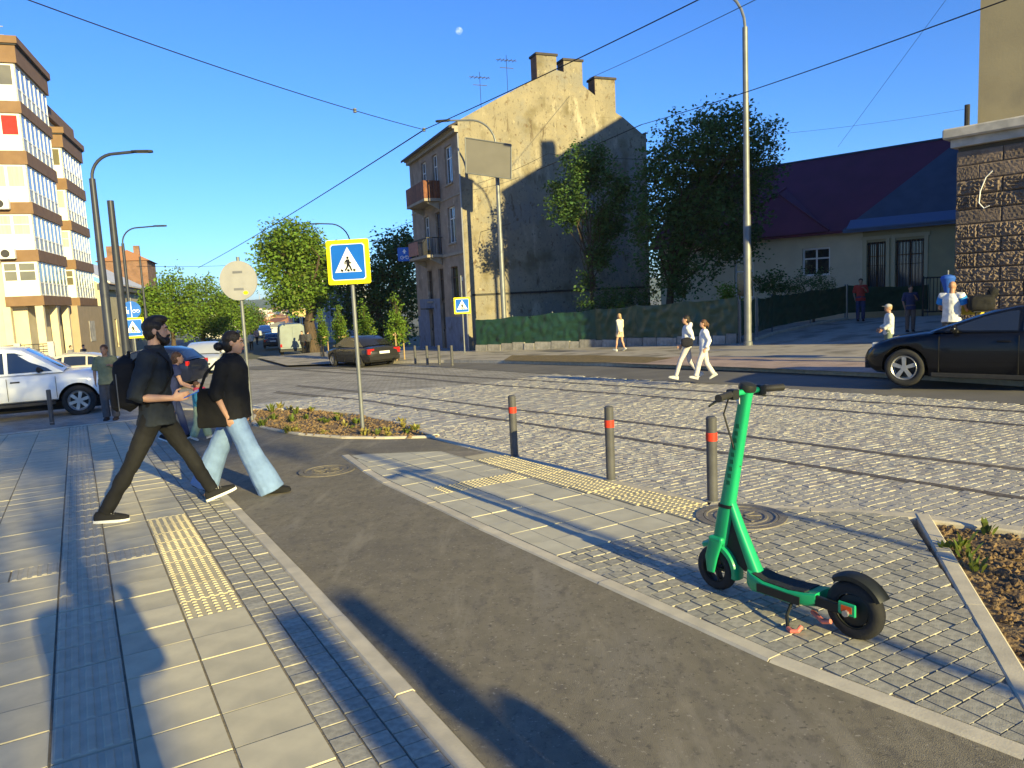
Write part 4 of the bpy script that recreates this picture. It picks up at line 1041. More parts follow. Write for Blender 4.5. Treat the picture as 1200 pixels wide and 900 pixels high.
# ---------------------------------------------------------------- trees
M_bark = mat('bark', (.09, .065, .045), (.055, .04, .03), 12, .95, bump=.7, bscale=30, stretch=(1, 1, .25))
def leafmat(n, c, c2): return mat(n, c, c2, 1.1, .55, island=.35, trans=.42, spec=.2)
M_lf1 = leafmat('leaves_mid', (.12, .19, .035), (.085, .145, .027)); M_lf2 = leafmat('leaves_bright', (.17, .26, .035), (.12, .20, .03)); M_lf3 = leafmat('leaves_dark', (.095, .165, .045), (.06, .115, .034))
def leaves(mb, c, n, rc, size, r, flat=.8):
    for _ in range(n):
        v = Vector((r.gauss(0, 1), r.gauss(0, 1), r.gauss(0, flat))); v = v.normalized() * rc * r.random() ** .45; p = c + v
        s = size * r.uniform(.6, 1.3); a = Vector((r.uniform(-1, 1), r.uniform(-1, 1), r.uniform(-.7, .5))).normalized()
        b = a.cross(Vector((r.uniform(-1, 1), r.uniform(-1, 1), r.uniform(-.2, 1.4)))).normalized()
        mb.quad(p, p + a * s * .5 + b * s * .32, p + a * s, p + a * s * .5 - b * s * .32)
def tree(name, base, lean, h_tr, r_tr, ells, nclump, per, rc, size, m, label, group=None, cat='tree', seed=1, shell=.55, limbs=3, stems=None):
    r = random.Random(seed); root = empty(name, base, 0, label=label, cat=cat, group=group)
    top = Vector((lean[0], lean[1], h_tr)); mb = MB(); n = 6
    if r_tr:
        P = [Vector((lean[0] * (i / n) ** 1.3 + .05 * r.gauss(0, 1) * r_tr * 6 * (i > 0), lean[1] * (i / n), h_tr * i / n)) for i in range(n + 1)]
        P[0].z = -.2
        mb.tube(P, [r_tr * (1.35 if i == 0 else 1 - .5 * i / n) for i in range(n + 1)], 9)
        for (c, rd) in ells:
            for _ in range(limbs):
                k = r.randint(3, n); a = P[k]; e = Vector(c) + Vector((r.uniform(-.7, .7) * rd[0], r.uniform(-.7, .7) * rd[1], r.uniform(-.4, .6) * rd[2]))
                m1 = a.lerp(e, .35) + Vector((r.gauss(0, .12), r.gauss(0, .12), r.uniform(.0, .25))) * (e - a).length * .5; m2 = a.lerp(e, .7) + Vector((r.gauss(0, .1), r.gauss(0, .1), .08)) * (e - a).length
                q = r_tr * .42 * (1 - .4 * k / n); mb.tube([a, m1, m2, e], [q, q * .7, q * .4, q * .12], 6)
        mb.build('trunk', M_bark, root, smooth=True)
    lb = MB(); vol = [e[1][0] * e[1][1] * e[1][2] for e in ells]; tot = sum(vol)
    for (c, rd), vv in zip(ells, vol):
        for _ in range(max(3, int(nclump * vv / tot))):
            v = Vector((r.gauss(0, 1), r.gauss(0, 1), r.gauss(0, 1))).normalized(); q = shell + (1.02 - shell) * r.random() if r.random() < .85 else r.random()
            q *= 1 + .25 * mnoise.noise(v * 2.3 + Vector((seed, 0, 0)))
            p = Vector(c) + Vector((v.x * rd[0], v.y * rd[1], v.z * rd[2])) * q
            leaves(lb, p, per, rc * r.uniform(.6, 1.25), size, r)
    lb.build('crown', m, root, fix=False); return root
def pxell(base, lst):
    """crown blobs given as (px, py, rx_px, rz_px, extra depth) at the depth of the base"""
    out = []
    for px, py, rx, rz, dd in lst:
        p = atdepth(px, py, base.y + dd); k = (base.y + dd) / CAM_F; out.append((p - base, (rx * k, rx * k * .9, rz * k)))
    return out
# airy tree before the gable and dense tree beside it
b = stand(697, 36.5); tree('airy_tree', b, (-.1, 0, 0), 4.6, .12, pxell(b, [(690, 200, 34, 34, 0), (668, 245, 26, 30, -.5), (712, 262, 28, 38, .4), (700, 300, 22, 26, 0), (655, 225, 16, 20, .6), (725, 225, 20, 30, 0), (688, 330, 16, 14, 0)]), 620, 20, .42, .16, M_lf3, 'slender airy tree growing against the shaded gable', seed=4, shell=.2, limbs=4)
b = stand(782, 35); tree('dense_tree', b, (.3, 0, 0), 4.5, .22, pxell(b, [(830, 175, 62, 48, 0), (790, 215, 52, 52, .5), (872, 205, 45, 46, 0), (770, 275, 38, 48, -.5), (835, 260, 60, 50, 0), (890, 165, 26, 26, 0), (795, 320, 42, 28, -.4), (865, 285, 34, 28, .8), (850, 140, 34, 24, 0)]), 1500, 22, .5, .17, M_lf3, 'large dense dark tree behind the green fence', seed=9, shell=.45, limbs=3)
# young columnar trees with stakes
def column(px, Y, top, base_py, wpx, m, seed, label):
    b = stand(px, Y); H = up_at(b, px, top); k = Y / CAM_F; rx = wpx * k / 2
    r_ = [((0, 0, H * .36), (rx * .95, rx * .95, H * .16)), ((0, 0, H * .50), (rx, rx, H * .2)), ((0, 0, H * .66), (rx * .72, rx * .72, H * .18)), ((0, 0, H * .82), (rx * .42, rx * .42, H * .14)), ((0, 0, H * .94), (rx * .2, rx * .2, H * .07))]
    t = tree('young_hornbeam', b, (0, 0), H * .9, .04, r_, 150, 16, .22, .12, m, label, 'young staked trees along the far pavement', seed=seed, shell=.3, limbs=2)
    for q in range(3):
        a = q * 2.1 + .4; MB().tube([(.3 * cos(a), .3 * sin(a), -.1), (.3 * cos(a), .3 * sin(a), 1.35)], .035, 6).build('stake', mat('timber_stake', (.38, .27, .14), (.3, .21, .11), 8, .85), t)
    MB().lathe([(.28, 1.2), (.32, 1.2), (.32, 1.28), (.28, 1.28)], 6).build('tie_rail', MATS['timber_stake'], t)
    return t
column(467, 36, 343, 415, 26, M_lf2, 21, 'bright columnar young tree nearest the old house'); column(430, 40, 352, 415, 24, M_lf2, 22, 'bright columnar young tree behind the black sedan'); column(401, 44, 356, 413, 18, M_lf2, 23, 'columnar young tree behind the crossing sign pole'); column(380, 48, 362, 413, 13, M_lf2, 24, 'columnar young tree next to the thick trunk')
# big sunlit street tree and the dark trees behind
b = stand(367, 60); tree('street_tree', b, (.3, 0), 7, .5, pxell(b, [(345, 283, 36, 26, 0), (332, 312, 34, 28, 0), (368, 305, 30, 30, 1), (345, 345, 34, 26, -1), (375, 340, 20, 24, 0), (318, 290, 20, 18, 0), (385, 320, 14, 22, 0)]), 900, 18, .75, .28, M_lf2, 'big sunlit street tree with thick trunk beyond the crossing', seed=31, shell=.4)
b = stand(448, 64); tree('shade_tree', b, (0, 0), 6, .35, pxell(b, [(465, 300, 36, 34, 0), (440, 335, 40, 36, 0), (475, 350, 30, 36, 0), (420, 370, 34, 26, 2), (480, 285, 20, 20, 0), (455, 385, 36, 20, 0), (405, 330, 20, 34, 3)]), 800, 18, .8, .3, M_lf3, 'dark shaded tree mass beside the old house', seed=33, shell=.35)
for i, (px, Y, lst, m) in enumerate([(205, 78, [(205, 345, 26, 28, 0), (190, 365, 24, 24, 0), (212, 375, 26, 24, 0)], M_lf2), (240, 84, [(238, 350, 26, 26, 0), (250, 372, 26, 24, 0), (228, 380, 20, 20, 0)], M_lf2), (268, 92, [(266, 358, 22, 20, 0), (276, 378, 20, 20, 0), (255, 385, 18, 14, 0)], M_lf2), (292, 120, [(292, 372, 16, 14, 0), (300, 386, 14, 14, 0)], M_lf1), (180, 70, [(178, 375, 18, 22, 0), (180, 352, 14, 16, 0)], M_lf2)]):
    b = stand(px, Y); tree('street_tree', b, (0, 0), 4.5, .25, pxell(b, lst), 420, 16, .75, .3, m, ['bright green street tree behind the bearded man', 'bright green street tree behind the silver car', 'bright green street tree behind the woman', 'small far street tree before the distant town', 'bright street tree beside the low terrace house'][i], 'street trees down the left side', seed=40 + i, shell=.45, limbs=2)
# hedge, shrubs
b = stand(953, 33.6); tree('clipped_shrub', b, (0, 0), .8, .06, [((0, 0, 1.7), (1.0, .9, .7)), ((.1, 0, 1.2), (1.0, .9, .7))], 160, 22, .22, .08, M_lf3, 'clipped dark round shrub before the cream house wall', cat='shrub', seed=51, shell=.7)
b = stand(852, 30); tree('bright_shrub', b, (0, 0), 1.4, .04, pxell(b, [(850, 343, 13, 12, 0), (860, 352, 10, 8, 0)]), 40, 16, .22, .13, M_lf2, 'yellow green shrub leaning over the fence end', cat='shrub', seed=52, shell=.2)
b = stand(728, 34.6); tree('climbing_plant', b, (0, 0), 1.5, .03, pxell(b, [(728, 356, 6, 8, 0), (722, 362, 7, 4, 0)]), 14, 12, .18, .12, M_lf2, 'small bright plant poking over the green fence', cat='plant', seed=53, shell=.2)
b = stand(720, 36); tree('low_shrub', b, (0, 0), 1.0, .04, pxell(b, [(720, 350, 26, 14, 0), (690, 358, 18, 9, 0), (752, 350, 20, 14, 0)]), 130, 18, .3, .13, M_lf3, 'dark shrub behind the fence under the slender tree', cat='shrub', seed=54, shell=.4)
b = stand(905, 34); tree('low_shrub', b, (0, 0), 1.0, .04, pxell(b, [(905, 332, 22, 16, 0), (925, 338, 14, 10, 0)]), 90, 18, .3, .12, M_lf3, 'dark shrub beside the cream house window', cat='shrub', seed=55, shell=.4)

# ---- soil clods, weeds
def clods(name, poly, n, rr, m, seed, lab, zoff=.015):
    r = random.Random(seed); mb = MB(); xs = [p[0] for p in poly]; ys = [p[1] for p in poly]; k = 0
    while k < n:
        p = (r.uniform(min(xs), max(xs)), r.uniform(min(ys), max(ys)))
        if not in_poly(p, poly): continue
        k += 1; q = r.uniform(*rr) * (1 if r.random() < .85 else 1.8); c = Vector((p[0], p[1], gz(*p) + zoff + q * .2)); i0 = len(mb.v)
        for a in range(5): mb.v.append(tuple(c + Vector((cos(a * 1.257) * q * r.uniform(.6, 1.2), sin(a * 1.257) * q * r.uniform(.6, 1.2), -q * .4))))
        for a in range(3): mb.v.append(tuple(c + Vector((cos(a * 2.1 + .5) * q * .55 * r.uniform(.5, 1.2), sin(a * 2.1 + .5) * q * .55, q * .38 * r.uniform(.4, 1.2)))))
        for f in ((0, 1, 5), (1, 6, 5), (1, 2, 6), (2, 3, 6), (3, 7, 6), (3, 4, 7), (4, 0, 5), (4, 5, 7), (5, 6, 7)): mb.face(*[i0 + z for z in f])
    return mb.build(name, m, kind='stuff', label=lab)
clods('soil_clods', [XY(*p) for p in [BED2[0]] + STK[11:14] + [(-.5, 4), BED2[-1]]], 5200, (.007, .022), M_soil, 5, 'loose brown soil clods in the bed beside the paving', -.03)
clods('soil_crumbs', arc + KERB[1:6][::-1], 1500, (.01, .028), M_soil, 6, 'loose soil crumbs in the flower bed')
def weed(p, h, n, m, seed, label, group=None, size=.09):
    r = random.Random(seed); mb = MB(); root = empty('weed', p, label=label, cat='plant', group=group)
    for _ in range(n):
        a = r.uniform(0, 2 * pi); o = Vector((cos(a), sin(a), 0)); L_ = h * r.uniform(.5, 1.1); t = r.uniform(.2, .8)
        base = o * r.uniform(0, .06); tip = base + o * L_ * t + Vector((0, 0, L_)); mid = base.lerp(tip, .55) + Vector((0, 0, L_ * .12)); s = Vector((-o.y, o.x, 0)) * size * .18
        mb.quad(base - s * .4, base + s * .4, mid + s, mid - s); mb.ngon([mid - s, mid + s, tip])
    mb.build('leaves', m, root, fix=False); return root
r3 = random.Random(77); M_weed = leafmat('weed_leaves', (.16, .2, .035), (.11, .15, .03)); M_weedy = leafmat('weed_straw', (.34, .3, .08), (.26, .22, .06))
for i in range(34):
    while True:
        x, y = r3.uniform(297, 505), r3.uniform(478, 513); p = onground(x, y)
        if in_poly((p.x, p.y), arc + KERB[1:6][::-1]): break
    weed(p + Vector((0, 0, .0)), r3.uniform(.04, .11) * (1.6 if x < 350 else 1), r3.randint(10, 24), r3.choice([M_weed, M_weed, M_weedy]), i, 'tuft of weeds in the planted bed by the crossing sign', 'weeds in the flower bed', .11)
for i, (x, y) in enumerate([(1128, 640), (1133, 652), (1112, 645), (1155, 625), (1143, 668)]):
    weed(onground(x, y, -.03), .10, 9, M_weed, 90 + i, 'small green seedling in the brown soil bed', 'seedlings in the soil bed', .09)
# ================================================================ VEHICLES
M_tyre = mat('tyre_rubber', (.022, .022, .023), (.03, .029, .028), 20, .85, bump=.2)
M_alloy = mat('alloy', (.45, .45, .46), (.38, .38, .39), 5, .35, metal=.7)
M_rub = mat('black_plastic', (.02, .02, .021), (.028, .027, .027), 10, .6)
M_cglass = glass('car_glass', (.012, .015, .02), .03, .9)
M_lens = mat('headlamp_lens', (.55, .57, .6), (.4, .42, .45), 6, .12, coat=.8)
M_tail = mat('tail_lamp', (.45, .015, .012), (.35, .01, .01), 8, .2, coat=.6)
M_plate = mat('number_plate', (.7, .7, .68), rough=.5)
M_under = mat('underbody', (.012, .012, .012), rough=.9)
def paint(n, c, f=None): return mat(n, c, tuple(q * .93 for q in c), 1.5, .22, coat=.25, spec=.25, metal=.0)
WHEELS = {}
def wheel(root, x, y, r, wdt, side, spokes=5, rimm=None, rim_k=.66):
    w_ = empty('wheel', (x, y, r), parent=root)
    k = (r, wdt, spokes, side, rim_k)
    if k not in WHEELS:
        h = wdt / 2; rr = r * rim_k
        t = MB(); t.lathe([(rr, -h * .8), (rr * 1.04, -h), (r * .93, -h), (r * .985, -h * .8), (r, -h * .4), (r, h * .4), (r * .985, h * .8), (r * .93, h), (rr * 1.04, h), (rr, h * .8)], 32, axis='y'); tm = t.mesh('tyre'); tm.materials.append(M_tyre); tm.polygons.foreach_set('use_smooth', [True] * len(tm.polygons))
        s = side; m = MB(); m.lathe([(rr * 1.02, s * h * .85), (rr * .96, s * h * .98), (rr * .88, s * h * .8), (rr * .88, -s * h * .2), (0, -s * h * .2)], 32, axis='y')
        for i in range(spokes):
            a = 2 * pi * i / spokes + .3; c_, s_ = cos(a), sin(a)
            pr = [(rr * .16, -rr * .13), (rr * .95, -rr * .17), (rr * .95, rr * .17), (rr * .16, rr * .13)]
            f = lambda y_: [(p[0] * c_ - p[1] * s_, y_, p[0] * s_ + p[1] * c_) for p in pr]
            m.rings([f(s * h * .55), f(s * h * .86)])
        m.lathe([(0, s * h * .9), (rr * .24, s * h * .9), (rr * .26, s * h * .6)], 16, axis='y'); rm = m.mesh('rim'); rm.materials.append(rimm or M_alloy)
        d = MB(); d.lathe([(0, s * h * .1), (rr * .8, s * h * .1), (rr * .8, s * h * .0), (0, 0)], 20, axis='y'); dm = d.mesh('brake_disc'); dm.materials.append(M_rub)
        WHEELS[k] = (tm, rm, dm)
    for nm, me in zip(('tyre', 'rim', 'brake_disc'), WHEELS[k]): obj(nm, me, w_)
def vehicle(name, loc, heading, label, S, cat='car', group=None):
    """local: +x is the front. S: spec dict"""
    root = empty(name, loc, pi / 2 - heading, label=label, cat=cat, group=group)
    W = S['w'] / 2; pm = S['paint']; st_ = S['body']     # stations x, zlow, zbelt, ztop, wfac
    mb = MB(); rg = []
    for x, zl, zb, zt, wf in st_:
        w = W * wf; zm = zl + (zb - zl) * .45
        half = [(0, zl), (w * .80, zl), (w * .94, zl + .05), (w * .985, zl + (zb - zl) * .25), (w, zm + .05), (w * .985, zb - .10), (w * .955, zb - .02), (w * .90, zb + (zt - zb) * .3), (w * .62, zt - .01), (w * .3, zt), (0, zt + .004)]
        ring = [(x, -y, z) for y, z in half] + [(x, y, z) for y, z in half[-2:0:-1]]
        rg.append(ring)
    mb.rings(rg); body = mb.build('body', [pm, M_under], root, smooth=50)
    r = S['wr']; axles = S['axles']
    cut = MB()
    for x in axles:
        for sd in (-1, 1):
            cut.lathe([(0, sd * W * .52), (r * 1.17, sd * W * .52), (r * 1.17, sd * W * 1.2), (0, sd * W * 1.2)], 28, axis='y', M=Matrix.Translation((x, 0, r * 1.02)))
    cm = cut.mesh('cut'); bmx = bmesh.new(); bmx.from_mesh(cm); bmesh.ops.remove_doubles(bmx, verts=bmx.verts, dist=1e-4); bmesh.ops.recalc_face_normals(bmx, faces=bmx.faces); bmx.to_mesh(cm); bmx.free(); cm.materials.append(M_under)
    co = bpy.data.objects.new('cutter', cm); COL.objects.link(co); co.parent = root
    bo = body.modifiers.new('arches', 'BOOLEAN'); bo.operation = 'DIFFERENCE'; bo.object = co; bo.solver = 'EXACT'; bo.material_mode = 'INDEX'
    dg = bpy.context.evaluated_depsgraph_get(); me2 = bpy.data.meshes.new_from_object(body.evaluated_get(dg)); body.modifiers.clear(); body.data = me2
    bpy.data.objects.remove(co)
    bv = body.modifiers.new('bevel', 'BEVEL'); bv.width = .012; bv.segments = 2; bv.limit_method = 'ANGLE'; bv.angle_limit = R(40)
    for x in axles:
        for sd in (-1, 1):
            wheel(root, x, sd * (W - S.get('tw', .2) / 2 - .005), r, S.get('tw', .2), sd, S.get('spokes', 5), S.get('rim'))
            a = MB(); pr = []
            for i in range(15):
                an = R(-8) + R(196) * i / 14; pr.append((x + r * 1.2 * cos(an), r * 1.02 + r * 1.2 * sin(an)))
            if S.get('arch'):
                a.tube([(px_, sd * (W * 1.0 + .005), pz_) for px_, pz_ in pr if pz_ > r * .6], .03, 6); a.build('arch_trim', S['arch'], body)
    # cabin: roofline points x, z, half width factor ; belt at zb
    cab = S['cab']; zb = S['zb']; wb = W * .93
    prof = cab; mb = MB(); n = len(prof)
    def hw(i): return W * prof[i][2]
    rg = []
    for (x, z, f) in prof: rg.append([(x, -W * f, z), (x, -W * f * .86, z + S.get('crown', .035)), (x, 0, z + S.get('crown', .035) * 1.5), (x, W * f * .86, z + S.get('crown', .035)), (x, W * f, z)])
    mb.rings(rg, cap=False, close=False)
    for sd in (-1, 1):
        mb.ngon([(x, sd * W * f, z) for x, z, f in prof])
    cabin = mb.build('cabin', pm, root, smooth=30, bevel=.02, seg=2)
    ztop = max(p[1] for p in prof)
    def wat(z): # half width of the cabin side at height z
        f0 = prof[0][2]; f1 = min(p[2] for p in prof); return W * (f0 + (f1 - f0) * min(1, max(0, (z - zb) / (ztop - zb))))
    for poly in S['side']:
        for sd in (-1, 1):
            a = [(x, sd * (wat(z) + .004), z) for x, z in poly]; b = [(x, sd * (wat(z) - .03), z) for x, z in poly]
            mb = MB(); mb.rings([a, b]); mb.build('side_window', M_cglass, cabin)
    for nm, (i, j), k0, k1 in S['screens']:
        p, q = prof[i], prof[j]; A = Vector((p[0], 0, p[1])); B = Vector((q[0], 0, q[1])); cr = S.get('crown', .035) * 1.25
        nrm = Vector((-(B.z - A.z), 0, B.x - A.x)).normalized(); 
        if nrm.z < 0: nrm = -nrm
        rws = []
        for u in (k0, (k0 + k1) / 2, k1):
            c = A.lerp(B, u); f = W * (p[2] + (q[2] - p[2]) * u) * .9; up = nrm * .012
            rws.append([c + up + Vector((0, y * f, cr * (1 - y * y * .75))) for y in (-1, -.5, 0, .5, 1)])
        mb = MB(); mb.rings(rws, cap=False, close=False); mb.build(nm, M_cglass, cabin, smooth='full')
    for nm, bx, m_ in S['boxes']:
        for sd in ((-1, 1) if bx[6] else (1,)):
            x0, y0, z0, x1, y1, z1 = bx[:6]
            ya, yb = (y0 * W, y1 * W) if sd == 1 else (-y1 * W, -y0 * W)
            MB().box(x0, ya, z0, x1, yb, z1).build(nm, m_, body, bevel=.015, seg=2)
    for sd in (-1, 1):   # mirrors, handles, door seams
        mx, mz = S['mirror']; mb = MB(); mb.ell((mx, sd * (W + .06), mz), (.06, .10, .075), 10, 6); o = mb.build('wing_mirror', S.get('mm', pm), cabin, smooth='full')
        MB().box(mx - .045, sd * W * .93 if sd > 0 else sd * W - .02, mz - .06, mx + .02, sd * W + .02 if sd > 0 else sd * W * .93, mz - .03).build('mirror_arm', M_rub, cabin)
        for hx_ in S['handles']: MB().box(hx_ - .1, sd * W - .012, zb - .17, hx_ + .1, sd * W + .018, zb - .135).build('door_handle', S.get('hm', pm), body, bevel=.008)
        for sx in S['seams']: MB().box(sx - .004, sd * W - .02, S['sill'] + .08, sx + .004, sd * W * 1.0 + .0035, zb - .06).build('door_seam', M_under, body)
    mb = MB(); mb.box(axles[0] - r * 1.25, -W * .5, .16, axles[1] + r * 1.25, W * .5, .36); 
    mb.build('floor_pan', M_under, root)
    return root
# black hatchback at the right
pk = paint('black_car_paint', (.005, .0055, .008))
SP = dict(w=1.80, paint=pk, wr=.335, axles=(-1.3, 1.42), zb=.98, sill=.2, spokes=5, tw=.2,
  body=[(-2.12, .42, .80, .86, .80), (-2.05, .28, .95, 1.0, .90), (-1.6, .2, 1.0, 1.02, .985), (-.6, .18, .98, 1.0, 1.0), (.6, .18, .955, .985, 1.0), (1.1, .18, .92, .98, .995), (1.6, .2, .85, .90, .97), (1.95, .22, .74, .79, .90), (2.12, .3, .62, .66, .76), (2.2, .36, .52, .55, .62)],
  cab=[(1.02, .965, .92), (.6, 1.12, .87), (.12, 1.29, .80), (-.25, 1.375, .755), (-.8, 1.43, .74), (-1.25, 1.41, .74), (-1.65, 1.3, .76), (-2.0, .99, .88)],
  side=[[(.80, 1.0), (.2, 1.23), (-.15, 1.315), (-.28, 1.325), (-.28, 1.0)], [(-.35, 1.0), (-.35, 1.335), (-.85, 1.355), (-1.1, 1.345), (-1.13, 1.0)], [(-1.2, 1.02), (-1.18, 1.335), (-1.45, 1.27), (-1.7, 1.08), (-1.68, 1.04)]],
  screens=[('windscreen', (0, 3), .08, .95), ('rear_screen', (6, 7), .1, .8)], mirror=(.62, 1.03), handles=(-.72, .2), seams=(.86, -.31, -1.15),
  boxes=[('headlamp', (1.72, .52, .66, 2.02, .80, .775, 1), M_lens), ('front_bumper', (1.95, -.62, .28, 2.2, .62, .40, 0), M_rub), ('number_plate', (2.19, -.28, .42, 2.215, .28, .53, 0), M_plate), ('tail_lamp', (-2.1, .62, .8, -1.96, .93, 1.05, 1), M_tail), ('sill_trim', (-.92, .93, .19, .98, 1.01, .27, 1), M_rub)])
SP['handles'] = (-.98, -.1)
fwp = onground(1060, 457, -.12)
HD = R(-46)       # heading of the black hatchback
d = Vector((sin(HD), cos(HD), 0)); rgt = Vector((d.y, -d.x, 0))
ctr = Vector((fwp.x, fwp.y, 0)) - d * 1.42 + rgt * .82; 
vehicle('parked_car', Vector((ctr.x, ctr.y, gz(ctr.x, ctr.y) - .118)), HD, 'black hatchback with five spoke alloy wheels on the asphalt lane', SP)
# dark grey sedan seen from behind
pg = paint('grey_car_paint', (.022, .022, .023))
SD = dict(w=1.76, paint=pg, wr=.31, axles=(-1.28, 1.3), zb=.92, sill=.2, spokes=6, tw=.19,
  body=[(-2.2, .42, .78, .84, .80), (-2.12, .3, .9, .98, .92), (-1.6, .22, .95, 1.02, .985), (-.9, .2, .94, .98, 1.0), (.6, .2, .90, .93, 1.0), (1.2, .2, .86, .92, .98), (1.8, .22, .76, .82, .93), (2.1, .3, .62, .68, .8), (2.16, .36, .52, .56, .66)],
  cab=[(1.25, .93, .90), (.8, 1.15, .84), (.35, 1.36, .77), (-.2, 1.42, .74), (-.8, 1.38, .75), (-1.25, 1.2, .82), (-1.65, 1.0, .88)],
  side=[[(1.0, .96), (.4, 1.28), (.1, 1.33), (.1, .96)], [(.03, .96), (.03, 1.34), (-.75, 1.30), (-.8, .96)], [(-.86, .97), (-.82, 1.28), (-1.2, 1.1), (-1.25, 1.0)]],
  screens=[('windscreen', (0, 2), .08, .95), ('rear_screen', (4, 6), .05, .9)], mirror=(.85, 1.0), handles=(-.55, .3), seams=(.98, .06, -.85),
  boxes=[('headlamp', (1.85, .5, .58, 2.13, .86, .72, 1), M_lens), ('tail_lamp', (-2.19, .58, .66, -2.08, .97, .9, 1), M_tail), ('rear_bumper', (-2.23, -.9, .38, -2.1, .9, .56, 0), pg), ('number_plate', (-2.24, -.3, .66, -2.17, .3, .78, 0), M_plate)])
b = onground(424, 428.5, -.12); HD2 = R(-40)
vehicle('parked_car', Vector((b.x, b.y, gz(b.x, b.y) - .118)), HD2, 'dark grey sedan with red tail lamps driving off by the young trees', SD)
# white pickup
pw = paint('white_pickup_paint', (.80, .82, .84))
SU = dict(w=1.82, paint=pw, wr=.38, axles=(-1.55, 1.55), zb=1.10, sill=.42, spokes=6, tw=.25, arch=None, rim=M_alloy,
  body=[(-2.6, .5, 1.05, 1.1, .93), (-2.5, .45, 1.1, 1.14, .97), (-.9, .42, 1.1, 1.12, 1.0), (.9, .42, 1.08, 1.12, 1.0), (1.3, .42, 1.06, 1.14, .99), (1.8, .44, 1.03, 1.12, .97), (2.1, .46, .96, 1.04, .93), (2.26, .5, .86, .92, .84), (2.34, .52, .72, .76, .74)],
  cab=[(1.28, 1.12, .92), (.8, 1.45, .84), (.42, 1.70, .77), (-.3, 1.78, .75), (-1.0, 1.74, .76), (-1.15, 1.1, .9)],
  side=[[(1.05, 1.16), (.5, 1.56), (.28, 1.65), (.12, 1.66), (.12, 1.16)], [(.04, 1.16), (.04, 1.66), (-.85, 1.64), (-.92, 1.16)]],
  screens=[('windscreen', (0, 2), .08, .95), ('rear_screen', (4, 5), .1, .75)], mirror=(.78, 1.22), mm=M_rub, handles=(-.7, .25), hm=M_rub, seams=(1.1, .08, -.98),
  boxes=[('headlamp', (1.98, .6, .80, 2.24, .86, .93, 1), M_lens), ('front_bumper', (2.1, -.78, .5, 2.40, .78, .68, 0), pw), ('grille', (2.2, -.4, .7, 2.345, .4, .85, 0), M_rub), ('sill_step', (-1.05, .9, .34, 1.05, 1.0, .42, 1), M_rub), ('number_plate', (2.4, -.26, .53, 2.41, .26, .64, 0), M_plate)])
b = onground(95, 485, -.12); HP = R(66); d = Vector((sin(HP), cos(HP), 0)); rgt = Vector((d.y, -d.x, 0))
c = Vector((b.x, b.y, 0)) - d * 1.55 - rgt * .8
vehicle('pickup_truck', Vector((c.x, c.y, gz(c.x, c.y) - .118)), HP, 'white pickup truck stopped at the pavement end', SU, 'truck')
# dark suv behind the man, silver car, further cars
def merge(a, **k): q = dict(a); q.update(k); return q
SV = merge(SP, boxes=[q for q in SP['boxes'] if q[0] != 'tail_lamp'] + [('tail_lamp', (-2.08, .74, .84, -1.99, .90, 1.0, 1), M_tail)], paint=paint('dark_blue_paint', (.008, .011, .03)), w=1.84)
SV['cab'] = [(x, .98 + (z - .98) * 1.1, f) for x, z, f in SP['cab']]; SV['side'] = [[(x, .98 + (z - .98) * 1.09) for x, z in p] for p in SP['side']]
b = stand(165, 27); vehicle('parked_car', Vector((b.x, b.y, b.z - .118)), R(-58 + 180 + 150), 'dark blue car waiting behind the bearded man', SV)
ps = paint('silver_paint', (.42, .44, .47)); SS = merge(SV, paint=ps); SS['boxes'] = [q for q in SP['boxes'] if q[0] != 'front_bumper'] + [('grille', (2.12, -.5, .5, 2.215, .5, .6, 0), M_rub), ('front_bumper', (1.95, -.86, .24, 2.2, .86, .42, 0), ps)]
b = stand(239, 38); vehicle('parked_car', Vector((b.x, b.y, b.z - .118)), R(163), 'silver car facing the crossing from the left street', SS)
b = stand(118, 30); vehicle('parked_car', Vector((b.x, b.y, b.z - .118)), R(75), 'pale silver car half hidden behind the pickup bonnet', merge(SP, paint=paint('champagne_paint', (.45, .42, .36))))
for px, Y, hd, pt, lb, sp_ in ((321, 75, -19, paint('navy_paint', (.02, .025, .05)), 'small dark car far down the street', SD), (313, 105, 162, ps, 'pale car coming up the far street', SS), (327, 125, -19, pk, 'tiny dark car beyond the far van', SP), (306, 140, 162, pw, 'tiny white car at the end of the far street', SS)):
    b = stand(px, Y); vehicle('parked_car', Vector((b.x, b.y, b.z - .118)), R(hd), lb, merge(sp_, paint=pt), group='cars far down the street')
# white box van far down the street, its shade put into the paint
b = stand(343, 62); v = empty('delivery_van', Vector((b.x, b.y, b.z - .118)), R(19), label='pale box van parked under the big street tree', cat='van')
mb = MB(); mb.rings([[(x * q, y, z) for x, z in ((-1, .55), (1, .55), (1.02, 1.6), (.92, 2.35), (.7, 2.5), (-.7, 2.5), (-.92, 2.35), (-1.02, 1.6))] for y, q in ((-2.4, .97), (-2.2, 1), (1.6, 1), (1.7, .98))]); mb.build('cargo_body', mat('van_shaded_paint', (.20, .24, .25), (.17, .2, .21), 2, .5), v, bevel=.03)
mb = MB(); mb.rings([[(-.95, 1.7, .5), (.95, 1.7, .5), (.95, 1.7, 2.2), (-.95, 1.7, 2.2)], [(-.95, 2.6, .5), (.95, 2.6, .5), (.9, 2.3, 2.1), (-.9, 2.3, 2.1)], [(-.9, 3.2, .5), (.9, 3.2, .5), (.88, 3.1, 1.2), (-.88, 3.1, 1.2)]]); mb.build('cab', MATS['van_shaded_paint'], v, bevel=.03)
for x in (-.48, .48): MB().box(x - .45, -2.43, .7, x + .45, -2.405, 2.3).build('rear_door', MATS['van_shaded_paint'], v, bevel=.01)
for x in (-.9, .9): MB().box(x - .07, -2.44, .72, x + .07, -2.41, .95).build('tail_lamp', M_tail, v)
